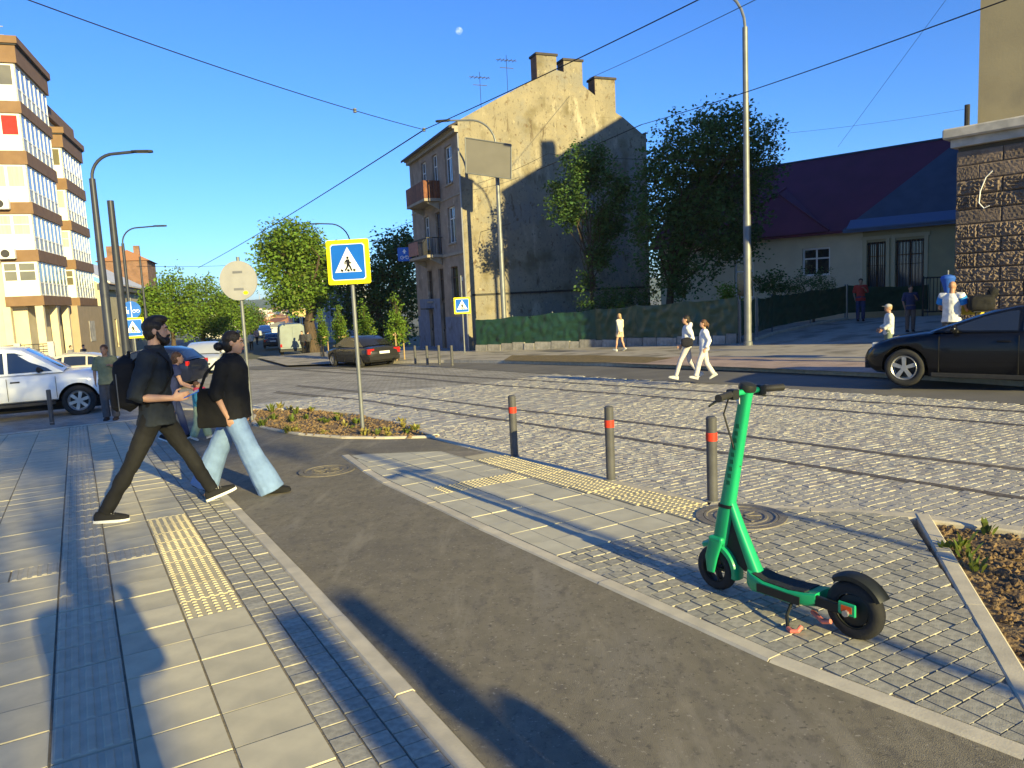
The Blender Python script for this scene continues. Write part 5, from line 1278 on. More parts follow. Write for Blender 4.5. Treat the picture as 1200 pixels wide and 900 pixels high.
MB().box(-1, -2.5, .35, 1, -2.3, .52).build('rear_bumper', M_rub, v)
for x in (-.85, .85):
    for y in (-1.5, 2.2):
        w_ = MB(); w_.lathe([(0, -.11), (.34, -.11), (.36, 0), (.34, .11), (0, .11)], 20, axis='y', M=Matrix.Translation((x, y, .36)) @ Matrix.Rotation(pi / 2, 4, 'Z')); w_.build('wheel', M_tyre, v)

# ---------------------------------------------------------------- the green scooter
M_grn = mat('scooter_green', (.012, .36, .15), (.010, .32, .13), 4, .38, coat=.4); M_deck = mat('deck_rubber', (.025, .03, .035), (.018, .02, .022), 60, .8, bump=.4, bscale=300)
M_sblk = mat('scooter_black', (.014, .017, .016), (.02, .022, .021), 14, .45)
f0, r0 = onground(841, 690), onground(1002, 747); ctr = (f0 + r0) / 2; dv = f0 - r0; WB = dv.length; az = math.atan2(dv.x, dv.y)
sc_ = empty('electric_scooter', ctr, -az, label='green electric rental scooter parked on the grey pavers', cat='scooter')
# local: +y forward, x right
A_ = WB / 2
def swheel(y, r, wd, front):
    w_ = empty('wheel', (0, y, r), parent=sc_)
    MX_ = Matrix.Rotation(pi / 2, 4, 'Z')
    t = MB(); h = wd / 2; rr = r * .62
    t.lathe([(rr, -h * .9), (r * .8, -h * 1.0), (r * .95, -h * .75), (r, -h * .25), (r, h * .25), (r * .95, h * .75), (r * .8, h), (rr, h * .9)], 36, axis='y', M=MX_); t.build('tyre', M_tyre, w_, smooth='full')
    m = MB(); m.lathe([(rr * 1.03, -h * .8), (rr * .93, -h * .9), (rr * .88, -h * .5), (rr * .88, h * .5), (rr * .93, h * .9), (rr * 1.03, h * .8)], 28, axis='y', M=MX_)
    if front:
        for i in range(5):
            a = 2 * pi * i / 5 + .3; m.box(-h * .55, -rr * .09, rr * .15, h * .55, rr * .09, rr * .92, Matrix.Rotation(a, 4, 'X'))
        m.lathe([(0, -h * .8), (rr * .25, -h * .8), (rr * .25, h * .8), (0, h * .8)], 16, axis='y', M=MX_)
    else: m.lathe([(0, -h * .85), (rr * .5, -h * .85), (rr * .85, -h * .6), (rr * .85, h * .6), (rr * .5, h * .85), (0, h * .85)], 28, axis='y', M=MX_)
    m.build('rim', M_sblk, w_, smooth=40)
swheel(A_, .128, .062, True); swheel(-A_, .145, .066, False)
# stem: rounded rectangular tube leaning back
T0, T1 = Vector((0, A_ - .03, .27)), Vector((0, A_ - .215, 1.17))
def sect(c, a, b, n=12, e=3.2, tilt=0):
    out = []
    for i in range(n * 2):
        t = 2 * pi * i / (n * 2); x = math.copysign(abs(cos(t)) ** (2 / e), cos(t)) * a; y = math.copysign(abs(sin(t)) ** (2 / e), sin(t)) * b
        out.append(c + Vector((x, y * cos(tilt), y * sin(tilt))))
    return out
mb = MB(); mb.rings([sect(T0.lerp(T1, u), a, b) for u, a, b in ((0, .034, .05), (.22, .034, .05), (.3, .031, .043), (.9, .027, .034), (1, .029, .036))]); mb.build('stem', M_grn, sc_, smooth=40)
mb = MB(); mb.rings([sect(T0.lerp(T1, u), a, b) for u, a, b in ((.255, .036, .052), (.275, .036, .052))]); mb.build('stem_clamp', M_sblk, sc_, smooth=40)
# gusset from stem down to deck
mb = MB(); mb.rings([sect(Vector((0, A_ - .105, .53)), .026, .022), sect(Vector((0, A_ - .16, .40)), .03, .026), sect(Vector((0, A_ - .255, .20)), .036, .034), sect(Vector((0, A_ - .28, .13)), .045, .05)]); mb.build('gusset', M_grn, sc_, smooth=40)
mb = MB(); mb.prism([(A_ - .04, .26), (A_ - .07, .46), (A_ - .11, .44), (A_ - .22, .2), (A_ - .2, .16)], -.012, .012, Matrix(((0, 0, 1, 0), (1, 0, 0, 0), (0, 1, 0, 0), (0, 0, 0, 1)))); mb.build('gusset_web', M_sblk, sc_)
# fork, front mudguard
for s_ in (-1, 1):
    mb = MB(); mb.rings([sect(Vector((s_ * .046, A_ - .03, .30)), .012, .045), sect(Vector((s_ * .05, A_ + .0, .2)), .010, .042), sect(Vector((s_ * .05, A_ + .005, .115)), .009, .024)]); mb.build('fork_leg', M_grn, sc_, smooth=40)
MB().box(-.055, A_ - .075, .285, .055, A_ + .02, .325).build('fork_crown', M_grn, sc_, bevel=.012, seg=2)
def guard(yc, zc, r, a0, a1, hw, m, name):
    mb = MB(); rg = []
    for i in range(15):
        a = a0 + (a1 - a0) * i / 14; c = Vector((0, yc + r * cos(a), zc + r * sin(a))); n_ = Vector((0, cos(a), sin(a)))
        rg.append([c + Vector((-hw, 0, 0)) - n_ * .022, c + Vector((-hw, 0, 0)), c + n_ * .01 + Vector((-hw * .6, 0, 0)), c + n_ * .012, c + n_ * .01 + Vector((hw * .6, 0, 0)), c + Vector((hw, 0, 0)), c + Vector((hw, 0, 0)) - n_ * .022, c - n_ * .004])
    mb.rings(rg); return mb.build(name, m, sc_, smooth=50)
guard(A_, .128, .152, R(60), R(190), .04, M_grn, 'front_mudguard'); guard(-A_, .148, .168, R(55), R(150), .044, M_sblk, 'rear_mudguard')
# deck
mb = MB(); dk = []
for y, wd, z0, z1 in ((A_ - .24, .05, .10, .19), (A_ - .28, .075, .088, .182), (A_ - .36, .082, .095, .165), (-A_ + .32, .086, .095, .165), (-A_ + .22, .08, .11, .178), (-A_ + .17, .07, .12, .188)):
    dk.append([Vector((-wd, y, z0 + .02)), Vector((-wd * .8, y, z0)), Vector((wd * .8, y, z0)), Vector((wd, y, z0 + .02)), Vector((wd, y, z1 - .008)), Vector((wd * .9, y, z1)), Vector((-wd * .9, y, z1)), Vector((-wd, y, z1 - .008))])
mb.rings(dk); deck = mb.build('deck', M_grn, sc_, smooth=40)
mb = MB(); mb.rings([[Vector((x * w_, y, z)) for x, z in ((-1, z0), (1, z0), (1, z0 + .006), (-1, z0 + .006))] for y, w_, z0 in ((A_ - .285, .06, .181), (A_ - .36, .068, .165), (-A_ + .32, .072, .165), (-A_ + .23, .068, .176))]); mb.build('deck_mat', M_deck, deck)
for s_ in (-1, 1):
    x0 = s_ * .0845; MB().box(min(x0, x0 + s_ * .004), -A_ + .245, .108, max(x0, x0 + s_ * .004), A_ - .33, .152).build('side_panel', M_sblk, deck)
    r_ = random.Random(3); mb = MB(); y = A_ - .42
    while y > -A_ + .42:      # rows of pale lettering along the side panel
        l_ = r_.uniform(.012, .03); mb.box(min(x0 + s_ * .004, x0 + s_ * .0055), y - l_, .112, max(x0 + s_ * .004, x0 + s_ * .0055), y, .124); y -= l_ + r_.uniform(.008, .03)
    mb.build('side_lettering', mat('dull_green_print', (.05, .14, .09), rough=.6), deck)
    arm_ = MB(); arm_.rings([[Vector((s_ * (.055 + o), y, z)) for o, z in ((-.01, z0), (.012, z0), (.012, z1), (-.01, z1))] for y, z0, z1 in ((-A_ + .22, .125, .18), (-A_ + .05, .125, .175), (-A_ - .035, .125, .175))]); arm_.build('rear_arm', M_sblk, sc_, bevel=.004)
    MB().box(s_ * .066 - .012 if s_ < 0 else s_ * .066 - .0, -A_ - .045, .135, s_ * .066 if s_ < 0 else s_ * .066 + .012, -A_ + .045, .198).build('reflector_frame', M_grn, sc_, bevel=.005)
    q = s_ * .079; MB().box(min(q, q - s_ * .003) , -A_ - .027, .15, max(q, q - s_ * .003) + .001, -A_ + .027, .183).build('reflector', mat('orange_reflector', (.75, .10, .02), rough=.25), sc_)
    MB().lathe([(0, 0), (.016, 0), (.016, s_ * .03), (0, s_ * .03)], 8, axis='y', M=Matrix.Translation((s_ * .062, -A_, .148)) @ Matrix.Rotation(pi / 2, 4, 'Z').inverted()).build('axle_nut', M_alloy, sc_)
# kickstand
mb = MB(); mb.tube([(-.05, -.10, .09), (-.12, -.12, .05), (-.17, -.16, .012)], .009, 8); mb.build('kickstand', M_sblk, sc_)
mb = MB(); mb.tube([(-.17, -.16, .013), (-.185, -.19, .012), (-.17, -.215, .016), (-.14, -.215, .03)], .011, 8); mb.build('kickstand_foot', mat('coral_plastic', (.62, .17, .13), rough=.5), sc_); mb = MB(); mb.tube([(-.02, -.2, .07), (-.07, -.29, .06), (-.07, -.33, .075)], .012, 8); mb.build('stand_lever', MATS['coral_plastic'], sc_)
# handlebar
hz = T1 + Vector((0, .0, -.01))
mb = MB(); mb.tube([hz + Vector((-.15, -.0, .0)), hz + Vector((.15, 0, 0))], .016, 10); mb.build('handlebar', M_grn, sc_, smooth=40)
for s_ in (-1, 1):
    mb = MB(); mb.tube([hz + Vector((s_ * .13, 0, 0)), hz + Vector((s_ * .24, -.025, -.003)), hz + Vector((s_ * .27, -.03, -.004))], [.019, .019, .021], 12); mb.build('grip', M_rub, sc_, smooth=40)
    MB().box(-.024, -.026, -.03, .024, .03, .024, Matrix.Translation(hz + Vector((s_ * .115, 0, 0)))).build('lever_clamp', M_sblk, sc_, bevel=.006)
    mb = MB(); mb.tube([hz + Vector((s_ * .11, .03, -.01)), hz + Vector((s_ * .15, .06, -.03)), hz + Vector((s_ * .24, .055, -.055))], [.009, .008, .006], 8); mb.build('brake_lever', M_sblk, sc_)
mb = MB(); mb.lathe([(0, 0), (.045, 0), (.048, .012), (.042, .035), (.02, .042), (0, .043)], 20, M=Matrix.Translation(T1 + Vector((0, 0, .0))) @ Matrix.Rotation(R(18), 4, 'X')); mb.build('display', M_sblk, sc_, smooth=40)
mb = MB(); mb.lathe([(0, 0), (.03, 0), (.034, -.02), (0, -.022)], 16, axis='y', M=Matrix.Translation(T1 + Vector((0, .045, -.06)))); mb.build('headlight', M_lens, sc_)
mb = MB(); mb.tube([hz + Vector((-.11, .03, -.02)), hz + Vector((-.08, .09, -.12)), hz + Vector((-.03, .07, -.3)), hz + Vector((0, .05, -.42))], .005, 6); mb.build('brake_cable', M_rub, sc_)
mb = MB(); r_ = random.Random(8)
for q in range(9):  # vertical lettering up the stem
    u = .42 + q * .045; c = T0.lerp(T1, u); mb.box(-.0305, c.y - .012, c.z - .012, -.0285, c.y + .012, c.z + .012)
mb.build('stem_lettering', mat('dark_green_print', (.006, .14, .055), rough=.5), sc_)
# ================================================================ PEOPLE
M_skin = mat('skin', (.52, .30, .20), (.47, .265, .175), 12, .5, spec=.3)
M_skin2 = mat('skin_tan', (.40, .22, .14), (.35, .19, .12), 12, .5)
M_hair = mat('dark_hair', (.014, .011, .010), (.022, .017, .014), 40, .55, bump=.5, bscale=90, stretch=(1, 1, .3)); M_brown = M_brown
M_hairb = mat('brown_hair', (.12, .06, .03), (.08, .04, .02), 40, .55, bump=.4, bscale=90); M_hairg = mat('light_hair', (.36, .24, .13), rough=.6); 
def cloth(n, c, f=.8, bump=.25, bs=60): return mat(n, c, tuple(q * f for q in c), 14, .85, bump=bump, bscale=bs, bdist=.004)
DISP = {}
def disp_tex(sz):
    if sz not in DISP:
        t = bpy.data.textures.new('folds', 'CLOUDS'); t.noise_scale = sz; t.noise_depth = 2; DISP[sz] = t
    return DISP[sz]
def soft(mb, name, m, parent, vox, sm=4, folds=0, fs=.12, label=None):
    o = mb.build(name, m, parent, fix=True, smooth='full')
    r = o.modifiers.new('remesh', 'REMESH'); r.mode = 'VOXEL'; r.voxel_size = vox; r.use_smooth_shade = True
    s = o.modifiers.new('smooth', 'SMOOTH'); s.factor = .5; s.iterations = sm
    if folds:
        d = o.modifiers.new('folds', 'DISPLACE'); d.texture = disp_tex(fs); d.strength = folds; d.mid_level = .5; d.texture_coords = 'LOCAL'
    if label: o['label'] = label
    return o
STAND = dict(hip=[(-.09, 0, .93), (.09, 0, .93)], knee=[(-.10, .02, .50), (.10, .02, .50)], ank=[(-.10, -.02, .085), (.10, -.02, .085)], toe=[0, 0],
             sho=[(-.185, -.01, 1.42), (.185, -.01, 1.42)], elb=[(-.235, -.03, 1.14), (.235, -.03, 1.14)], wri=[(-.24, .06, .90), (.24, .06, .90)], neck=(0, -.01, 1.47), head=(0, .025, 1.62), pel=(0, 0, .96))
def walkpose(st=.30, arm=.16):
    p = dict(STAND); p['hip'] = [(-.09, 0, .90), (.09, 0, .90)]; p['knee'] = [(-.095, st * .62, .50), (.095, -st * .25, .46)]
    p['ank'] = [(-.09, st, .10), (.09, -st, .14)]; p['toe'] = [.25, -.5]; p['elb'] = [(-.24, -arm * .8, 1.13), (.24, arm * .1, 1.12)]; p['wri'] = [(-.23, -arm, .89), (.23, arm * 1.6, .93)]
    return p
def tors(pel, neck, k, prof, grow=0):
    """rings from pelvis to neck: (u, rx, ry)"""
    out = []
    for u, rx, ry in prof:
        c = Vector(pel).lerp(Vector(neck), u) + Vector((0, -.03 * sin(pi * min(1, max(0, u))), 0)) * 0
        out.append([(c + Vector((cos(2 * pi * i / 16) * (rx + grow), sin(2 * pi * i / 16) * (ry + grow), 0))) * k for i in range(16)])
    return out
TP = [(-.22, .10, .085), (-.12, .155, .11), (.0, .168, .118), (.18, .145, .105), (.36, .135, .10), (.55, .158, .115), (.75, .178, .118), (.88, .165, .10), (.97, .10, .07), (1.02, .06, .055)]
def person(loc, heading, H, P, label, outfit, vox=.012, group=None, skin=None, head_turn=0, headtilt=0, fem=False, hair='short', hairm=None, beard=False, cap=None, face=True, fingers=True):
    k = H / 1.75; skin = skin or M_skin; hairm = hairm or M_hair
    root = empty('person', loc, -heading, label=label, cat='person', group=group)
    V = lambda p: Vector(p) * k
    sw = .88 if fem else 1
    sho = [Vector((p[0] * sw, p[1], p[2])) for p in P['sho']]; elb = [Vector((p[0] * sw, p[1], p[2])) for p in P['elb']]; wri = [Vector((p[0] * sw, p[1], p[2])) for p in P['wri']]
    # ---- body: one continuous surface
    b = MB(); prof = [(u, rx * (.9 if fem and u > .5 else 1), ry) for u, rx, ry in TP]
    b.rings(tors(P['pel'], P['neck'], k, prof, -.012))
    hc = Vector(P['head']); nk = Vector(P['neck']); HM = Matrix.Rotation(head_turn, 4, 'Z') @ Matrix.Rotation(headtilt, 4, 'X')
    hl = lambda q: (hc + (HM @ Vector(q))) * k
    b.tube([V(nk - Vector((0, 0, .06))), V(nk.lerp(hc, .5) + Vector((0, -.005, 0))), V(hc - Vector((0, .005, .02)))], [.062 * k * sw, .054 * k * sw, .055 * k * sw], 12)
    b.ell(hl((0, -.012, .028)), (.074 * k, .094 * k, .088 * k), 16, 10, HM.to_3x3()); b.ell(hl((0, .022, -.025)), (.062 * k, .066 * k, .09 * k), 16, 10, HM.to_3x3()); b.ell(hl((0, .048, -.078)), (.038 * k, .036 * k, .034 * k), 12, 8, HM.to_3x3())
    b.tube([hl((0, .080, .018)), hl((0, .097, -.012)), hl((0, .101, -.022))], [.007 * k, .009 * k, .011 * k], 8, round_=True)
    b.ell(hl((0, .083, -.052)), (.021 * k, .012 * k, .009 * k), 10, 6); b.ell(hl((0, .08, .034)), (.05 * k, .012 * k, .009 * k), 10, 6)
    for s in (-1, 1): b.ell(hl((s * .076, -.008, -.002)), (.010 * k, .020 * k, .030 * k), 8, 6)
    for i in range(2):
        h_, kn, an = Vector(P['hip'][i]), Vector(P['knee'][i]), Vector(P['ank'][i])
        b.tube([V(h_), V(h_.lerp(kn, .5)), V(kn), V(kn.lerp(an, .35) - Vector((0, .012, 0))), V(kn.lerp(an, .7)), V(an)], [.082 * k, .07 * k, .05 * k, .052 * k, .038 * k, .033 * k], 12, round_=True)
        ft = Vector((0, cos(P['toe'][i]), sin(P['toe'][i]))); b.tube([V(an - Vector((0, 0, .03)) - ft * .05), V(an - Vector((0, 0, .045)) + ft * .08), V(an - Vector((0, 0, .06)) + ft * .15)], [.032 * k, .032 * k, .022 * k], 10, round_=True)
        s_, e_, w_ = sho[i], elb[i], wri[i]
        b.tube([V(s_), V(s_.lerp(e_, .5)), V(e_), V(e_.lerp(w_, .35)), V(w_)], [.05 * k, .044 * k, .036 * k, .037 * k, .025 * k], 12, round_=True)
        # hand: palm, four fingers of unequal length, thumb off the side of the palm
        d = (w_ - e_).normalized(); sd = 1 if i else -1
        hd = P.get('hand', [None, None])[i]; d = Vector(hd).normalized() if hd else (d * .8 + Vector((0, .1, -.35))).normalized()
        side = Vector((0, 1, 0)); side = (side - d * side.dot(d)); side = side.normalized() if side.length > .2 else Vector((0, 0, 1)); nrm = d.cross(side).normalized()
        if hd is not None and len(P.get('thumbup', ())): side = Vector(P['thumbup']); side = (side - d * side.dot(d)).normalized(); nrm = d.cross(side).normalized()
        if nrm.x * sd > 0: nrm = -nrm
        rg = []
        for u, wd, th in ((-.01, .024, .019), (.03, .036, .016), (.06, .041, .014), (.088, .039, .012)):
            c = w_ + d * u; rg.append([(c + side * cos(2 * pi * q / 10) * wd + nrm * sin(2 * pi * q / 10) * th) * k for q in range(10)])
        b.rings(rg)
        curl = P.get('curl', [.35, .35])[i]
        if fingers:
            for q, (o, ln) in enumerate(((.029, .072), (.010, .08), (-.010, .074), (-.028, .058))):
                a = w_ + d * .08 + side * o; d1 = (d + nrm * curl * .6).normalized(); d2 = (d + nrm * curl * 1.9).normalized(); p1 = a + d1 * ln * .5; b.tube([V(a), V(p1), V(p1 + d2 * ln * .5)], [.0098 * k, .0092 * k, .0075 * k], 8, round_=True)
            t0 = w_ + d * .025 + side * .026; t1 = t0 + (d * .5 + side * .75 + nrm * .3) * .045; b.tube([V(t0), V(t1), V(t1 + (d * .85 + side * .15 + nrm * .4) * .034)], [.014 * k, .011 * k, .009 * k], 8, round_=True)
        else: b.tube([V(w_ + d * .08), V(w_ + d * .15 + nrm * .03)], [.03 * k, .02 * k], 8, round_=True, flat=.6)
    soft(b, 'body', skin, root, vox * .72 if face == 2 else vox, 2)
    # ---- clothes
    o = outfit
    if 'top' in o:
        t = o['top']; g = t.get('grow', .018); c = MB(); hem = t.get('hem', -.25); fl = t.get('flare', 0)
        pr = [(u, rx * (.93 if fem and u > .5 else 1), ry) for u, rx, ry in TP if u > -.1 and u < 1.0]
        pr = [(hem, .178 + fl, .13 + fl), (hem * .5, .175 + fl * .6, .128 + fl * .6)] + pr + [(1.0, .075, .065)]
        if t.get('loose'): pr = [(u, max(rx, .158 + fl * .5) if u < .8 else rx, max(ry, .122 + fl * .4) if u < .8 else ry) for u, rx, ry in pr]
        c.rings(tors(P['pel'], P['neck'], k, pr, g))
        for i in range(2):
            s_, e_, w_ = sho[i], elb[i], wri[i]; L_ = t.get('sleeve', 1.0); sg = t.get('sg', .02)
            base = Vector((s_.x * .55, s_.y, s_.z + .005)); pts = [base, s_, s_.lerp(e_, .5)]; rd = [.06 + g * .6, .058 + sg, .052 + sg]
            if L_ >= .5: pts.append(e_); rd.append(.046 + sg)
            if L_ > .5: pts += [e_.lerp(w_, (L_ - .5) * 1.9)]; rd += [.038 + sg * .9]
            c.tube([V(p) for p in pts], [q * k for q in rd], 12)
        if t.get('collar'): c.tube([V(nk - Vector((0, 0, .03))), V(nk + Vector((0, .0, .035)))], [.085 * k, .078 * k], 14)
        if t.get('hood'): c.ell(V(nk + Vector((0, -.085, .0))), (.12 * k, .075 * k, .09 * k), 12, 8)
        soft(c, t.get('name', 'shirt'), t['m'], root, vox, t.get('sm', 4), t.get('folds', .012) * k, .10 * k)
        if t.get('band'):
            c2 = MB(); c2.rings(tors(P['pel'], P['neck'], k, [(hem - .015, .182 + fl, .134 + fl), (hem + .03, .182 + fl, .134 + fl)], g)); c2.build('hem_band', t['band'], root, smooth='full')
    if 'legs' in o:
        t = o['legs']; c = MB(); g = t.get('grow', .014)
        c.rings(tors(P['pel'], P['neck'], k, [(-.2, .12, .10), (-.1, .165, .118), (.0, .172, .122), (.13, .158, .115)], g))
        R_ = t.get('r', (.092, .068, .052)); L_ = t.get('len', 1.0)
        for i in range(2):
            h_, kn, an = Vector(P['hip'][i]), Vector(P['knee'][i]), Vector(P['ank'][i]); end = an + Vector((0, t.get('fwd', .0), -t.get('drop', .01)))
            pts = [h_ + Vector((0, 0, .02)), h_.lerp(kn, .5), kn]; rd = [R_[0], (R_[0] + R_[1]) / 2, R_[1]]
            if L_ > .55: pts += [kn.lerp(end, .5), kn.lerp(end, (L_ - .5) * 2)]; rd += [(R_[1] + R_[2]) / 2, R_[2]]
            elif L_ < .5: pts = [h_ + Vector((0, 0, .02)), h_.lerp(kn, L_), h_.lerp(kn, L_ * 2)]; rd = [R_[0], R_[0] * .97, R_[0] * .95]
            c.tube([V(p) for p in pts], [(q + g * .3) * k for q in rd], 14)
        soft(c, t.get('name', 'trousers'), t['m'], root, vox, 3, t.get('folds', .012) * k, .14 * k)
    if 'shoe' in o:
        for i in range(2):
            an = Vector(P['ank'][i]); a = P['toe'][i]; ft = Vector((0, cos(a), sin(a))); upv = Vector((0, -sin(a), cos(a))); sh = MB(); so = MB(); rg = []; rs = []
            for u, wd, hh in ((-.085, .026, .05), (-.07, .036, .075), (-.02, .04, .085), (.05, .044, .07), (.11, .048, .05), (.155, .042, .038), (.185, .022, .028)):
                c0 = an - upv * .085 + ft * u
                rg.append([(c0 + Vector((x * wd, 0, 0)) + upv * (z * hh + .018)) * k for x, z in ((-1, 0), (-.95, .5), (-.6, .9), (0, 1), (.6, .9), (.95, .5), (1, 0))])
                rs.append([(c0 + Vector((x * wd * 1.08, 0, 0)) + ft * (.004 if u > 0 else -.004) + upv * z) * k for x, z in ((-1, .0), (-1.02, .012), (-1, .024), (1, .024), (1.02, .012), (1, .0))])
            sh.rings(rg); so.rings(rs); s0 = sh.build('shoe', o['shoe'], root, smooth=60); so.build('sole', o.get('sole', o['shoe']), s0, smooth=40)
            if o.get('laces'):
                lc = MB()
                for q in range(4):
                    c0 = an - upv * .085 + ft * (.03 + q * .02); lc.tube([(c0 + Vector((-.03, 0, 0)) + upv * (.083 - q * .007)) * k, (c0 + upv * (.094 - q * .0075)) * k, (c0 + Vector((.03, 0, 0)) + upv * (.083 - q * .007)) * k], .004 * k, 5)
                lc.build('laces', o['laces'], s0)
    # ---- hair, face
    hb = MB()
    if hair != 'bald':
        hb.ell(hl((0, -.022, .042)), (.083 * k, .098 * k, .088 * k), 18, 12, HM.to_3x3())
        if hair in ('short',): hb.ell(hl((0, -.045, -.005)), (.077 * k, .070 * k, .072 * k), 14, 10, HM.to_3x3())
        if hair == 'quiff': hb.ell(hl((0, .015, .100)), (.066 * k, .085 * k, .042 * k), 14, 8, HM.to_3x3()); hb.ell(hl((0, -.045, -.01)), (.077 * k, .068 * k, .075 * k), 14, 10, HM.to_3x3())
        if hair in ('long', 'bun', 'tail'): hb.ell(hl((0, -.045, -.02)), (.080 * k, .068 * k, .09 * k), 14, 10, HM.to_3x3())
        if hair == 'long': hb.tube([hl((0, -.06, .0)), hl((0, -.085, -.12)), hl((0, -.085, -.25))], [.07 * k, .075 * k, .05 * k], 12, round_=True, flat=.6)
        if hair == 'bun': hb.ell(hl((0, -.15, -.045)), (.045 * k, .05 * k, .045 * k), 12, 8)
        if hair == 'tail': hb.tube([hl((0, -.1, .03)), hl((0, -.15, -.02)), hl((0, -.14, -.13))], [.03 * k, .032 * k, .014 * k], 10, round_=True)
        # keep the face free: hair only behind a slanted plane
        ho = soft(hb, 'hair', hairm, root, vox * .8, 2, .008 * k, .03 * k)
    if beard:
        bb = MB(); bb.ell(hl((0, .052, -.082)), (.052 * k, .050 * k, .048 * k), 14, 10, HM.to_3x3())
        for s in (-1, 1): bb.tube([hl((s * .070, .012, -.005)), hl((s * .066, .022, -.05)), hl((s * .04, .06, -.09))], [.012 * k, .022 * k, .03 * k], 10, round_=True)
        bb.tube([hl((-.03, .084, -.044)), hl((0, .098, -.038)), hl((.03, .084, -.044))], [.008 * k, .010 * k, .008 * k], 8, round_=True)
        soft(bb, 'beard', hairm, root, vox * .7, 2, .006 * k, .02 * k)
    if face:
        for s in (-1, 1):
            e = MB(); e.ell(hl((s * .032, .077, .008)), (.0135 * k, .009 * k, .0075 * k), 10, 6, HM.to_3x3()); eo = e.build('eye', mat('eye_white', (.34, .31, .29), rough=.3), root, smooth='full')
            e = MB(); e.ell(hl((s * .032, .084, .008)), (.006 * k, .004 * k, .006 * k), 8, 6, HM.to_3x3()); e.build('iris', mat('eye_dark', (.02, .014, .01), rough=.2), eo)
            e = MB(); e.tube([hl((s * .014, .09, .027)), hl((s * .034, .088, .034)), hl((s * .052, .074, .028))], [.004 * k, .005 * k, .003 * k], 6); e.build('eyebrow', hairm, root)
        e = MB(); e.tube([hl((-.022, .087, -.050)), hl((0, .096, -.049)), hl((.022, .087, -.050))], [.003 * k, .005 * k, .003 * k], 6); e.tube([hl((-.018, .088, -.057)), hl((0, .096, -.058)), hl((.018, .088, -.057))], [.003 * k, .006 * k, .003 * k], 6); e.build('lips', mat('lips', (.40, .14, .12), rough=.5), root)
    if cap:
        c = MB(); c.ell(hl((0, -.012, .06)), (.086 * k, .104 * k, .072 * k), 16, 10, HM.to_3x3()); co = c.build('cap', cap, root, smooth='full')
        c = MB(); c.rings([[hl((x * q, y, z)) for x, z in ((-.07, .058), (-.035, .066), (.035, .066), (.07, .058), (.035, .059), (-.035, .059))] for y, q in ((.06, 1), (.13, .95), (.165, .6))]); c.build('peak', cap, co, smooth=40)
    return root, hl, k

# ---------------------------------------------------------------- bearded man with backpack
M_blkj = cloth('dark_jacket', (.020, .026, .034)); M_blk = cloth('black_trousers', (.010, .010, .011)); M_denim = cloth('pale_denim', (.20, .31, .52), .84); M_soleW = mat('white_sole', (.62, .62, .6), rough=.6); M_shoeB = cloth('black_shoe', (.012, .012, .013))
PM = dict(STAND, pel=(0, .06, .93), hip=[(-.09, .06, .885), (.09, .05, .885)], knee=[(-.09, .27, .50), (.10, -.18, .46)], ank=[(-.08, .45, .135), (.10, -.41, .092)], toe=[.32, -.06],
          sho=[(-.19, .09, 1.395), (.19, .05, 1.395)], elb=[(-.23, .07, 1.14), (.255, -.08, 1.06)], wri=[(-.21, .11, .92), (.21, .21, 1.03)], neck=(0, .09, 1.45), head=(0, .125, 1.60), hand=[None, (-.05, 1, .10)], curl=[.4, .75], thumbup=(0, -.2, 1))
ml = onground(187, 601); ml.z = gz(ml.x, ml.y)
man, mh, mk = person(ml, R(69), 1.80, PM, 'bearded man in dark jacket striding with backpack and phone', dict(
    top=dict(m=M_blkj, hem=-.26, grow=.02, sleeve=.62, name='jacket', collar=True, flare=.01, folds=.03), legs=dict(m=M_blk, r=(.092, .066, .05), folds=.028), shoe=M_shoeB, sole=M_soleW, laces=M_soleW), vox=.0095, head_turn=R(-4), hair='quiff', beard=True, face=2)
def on_person(root, p): return root.matrix_basis @ Vector(p)
def carried(name, root, mesh_fn, m, label, cat, **kw):
    mb = MB(); mesh_fn(mb); o = mb.build(name, m, None, label=label, cat=cat, **kw); o.matrix_world = root.matrix_basis.copy(); return o
bpk = empty('backpack', man.matrix_basis @ Vector((0, .085, 0)), label='black backpack worn by the bearded man', cat='bag'); bpk.rotation_euler = man.rotation_euler
def soft_box(mb, c, s, M=None):
    n = 7; rg = []
    for j in range(n + 1):
        v = -1 + 2 * j / n; q = (1 - abs(v) ** 4) ** .4 * .98 + .02; rg.append([Vector((c[0] + s[0] * math.copysign(abs(cos(a)) ** .5, cos(a)) * q, c[1] + s[1] * math.copysign(abs(sin(a)) ** .5, sin(a)) * q, c[2] + s[2] * v)) for a in [2 * pi * i / 20 for i in range(20)]])
    mb.rings(rg)
mb = MB(); soft_box(mb, (0, -.235, 1.20), (.145, .105, .26)); soft(mb, 'main_bag', cloth('backpack_fabric', (.010, .010, .012)), bpk, .012, 3, .012, .09)
mb = MB(); soft_box(mb, (0, -.335, 1.10), (.115, .04, .15)); soft(mb, 'front_pocket', MATS['backpack_fabric'], bpk, .01, 2)
for s in (-1, 1):
    mb = MB(); mb.tube([(s * .10, -.16, 1.40), (s * .115, -.07, 1.462), (s * .12, .05, 1.46), (s * .125, .125, 1.37), (s * .135, .135, 1.25), (s * .17, .06, 1.12), (s * .16, -.12, 1.02)], .022, 8, flat=.4); mb.build('shoulder_strap', MATS['backpack_fabric'], bpk, smooth=60)
mb = MB(); mb.tube([(-.04, -.2, 1.42), (-.03, -.2, 1.48), (.03, -.2, 1.48), (.04, -.2, 1.42)], .01, 6); mb.build('grab_handle', MATS['backpack_fabric'], bpk)
mb = MB(); mb.tube([(.157, -.30, .98), (.157, -.30, 1.3)], .004, 4); mb.build('zip', M_steel, bpk)
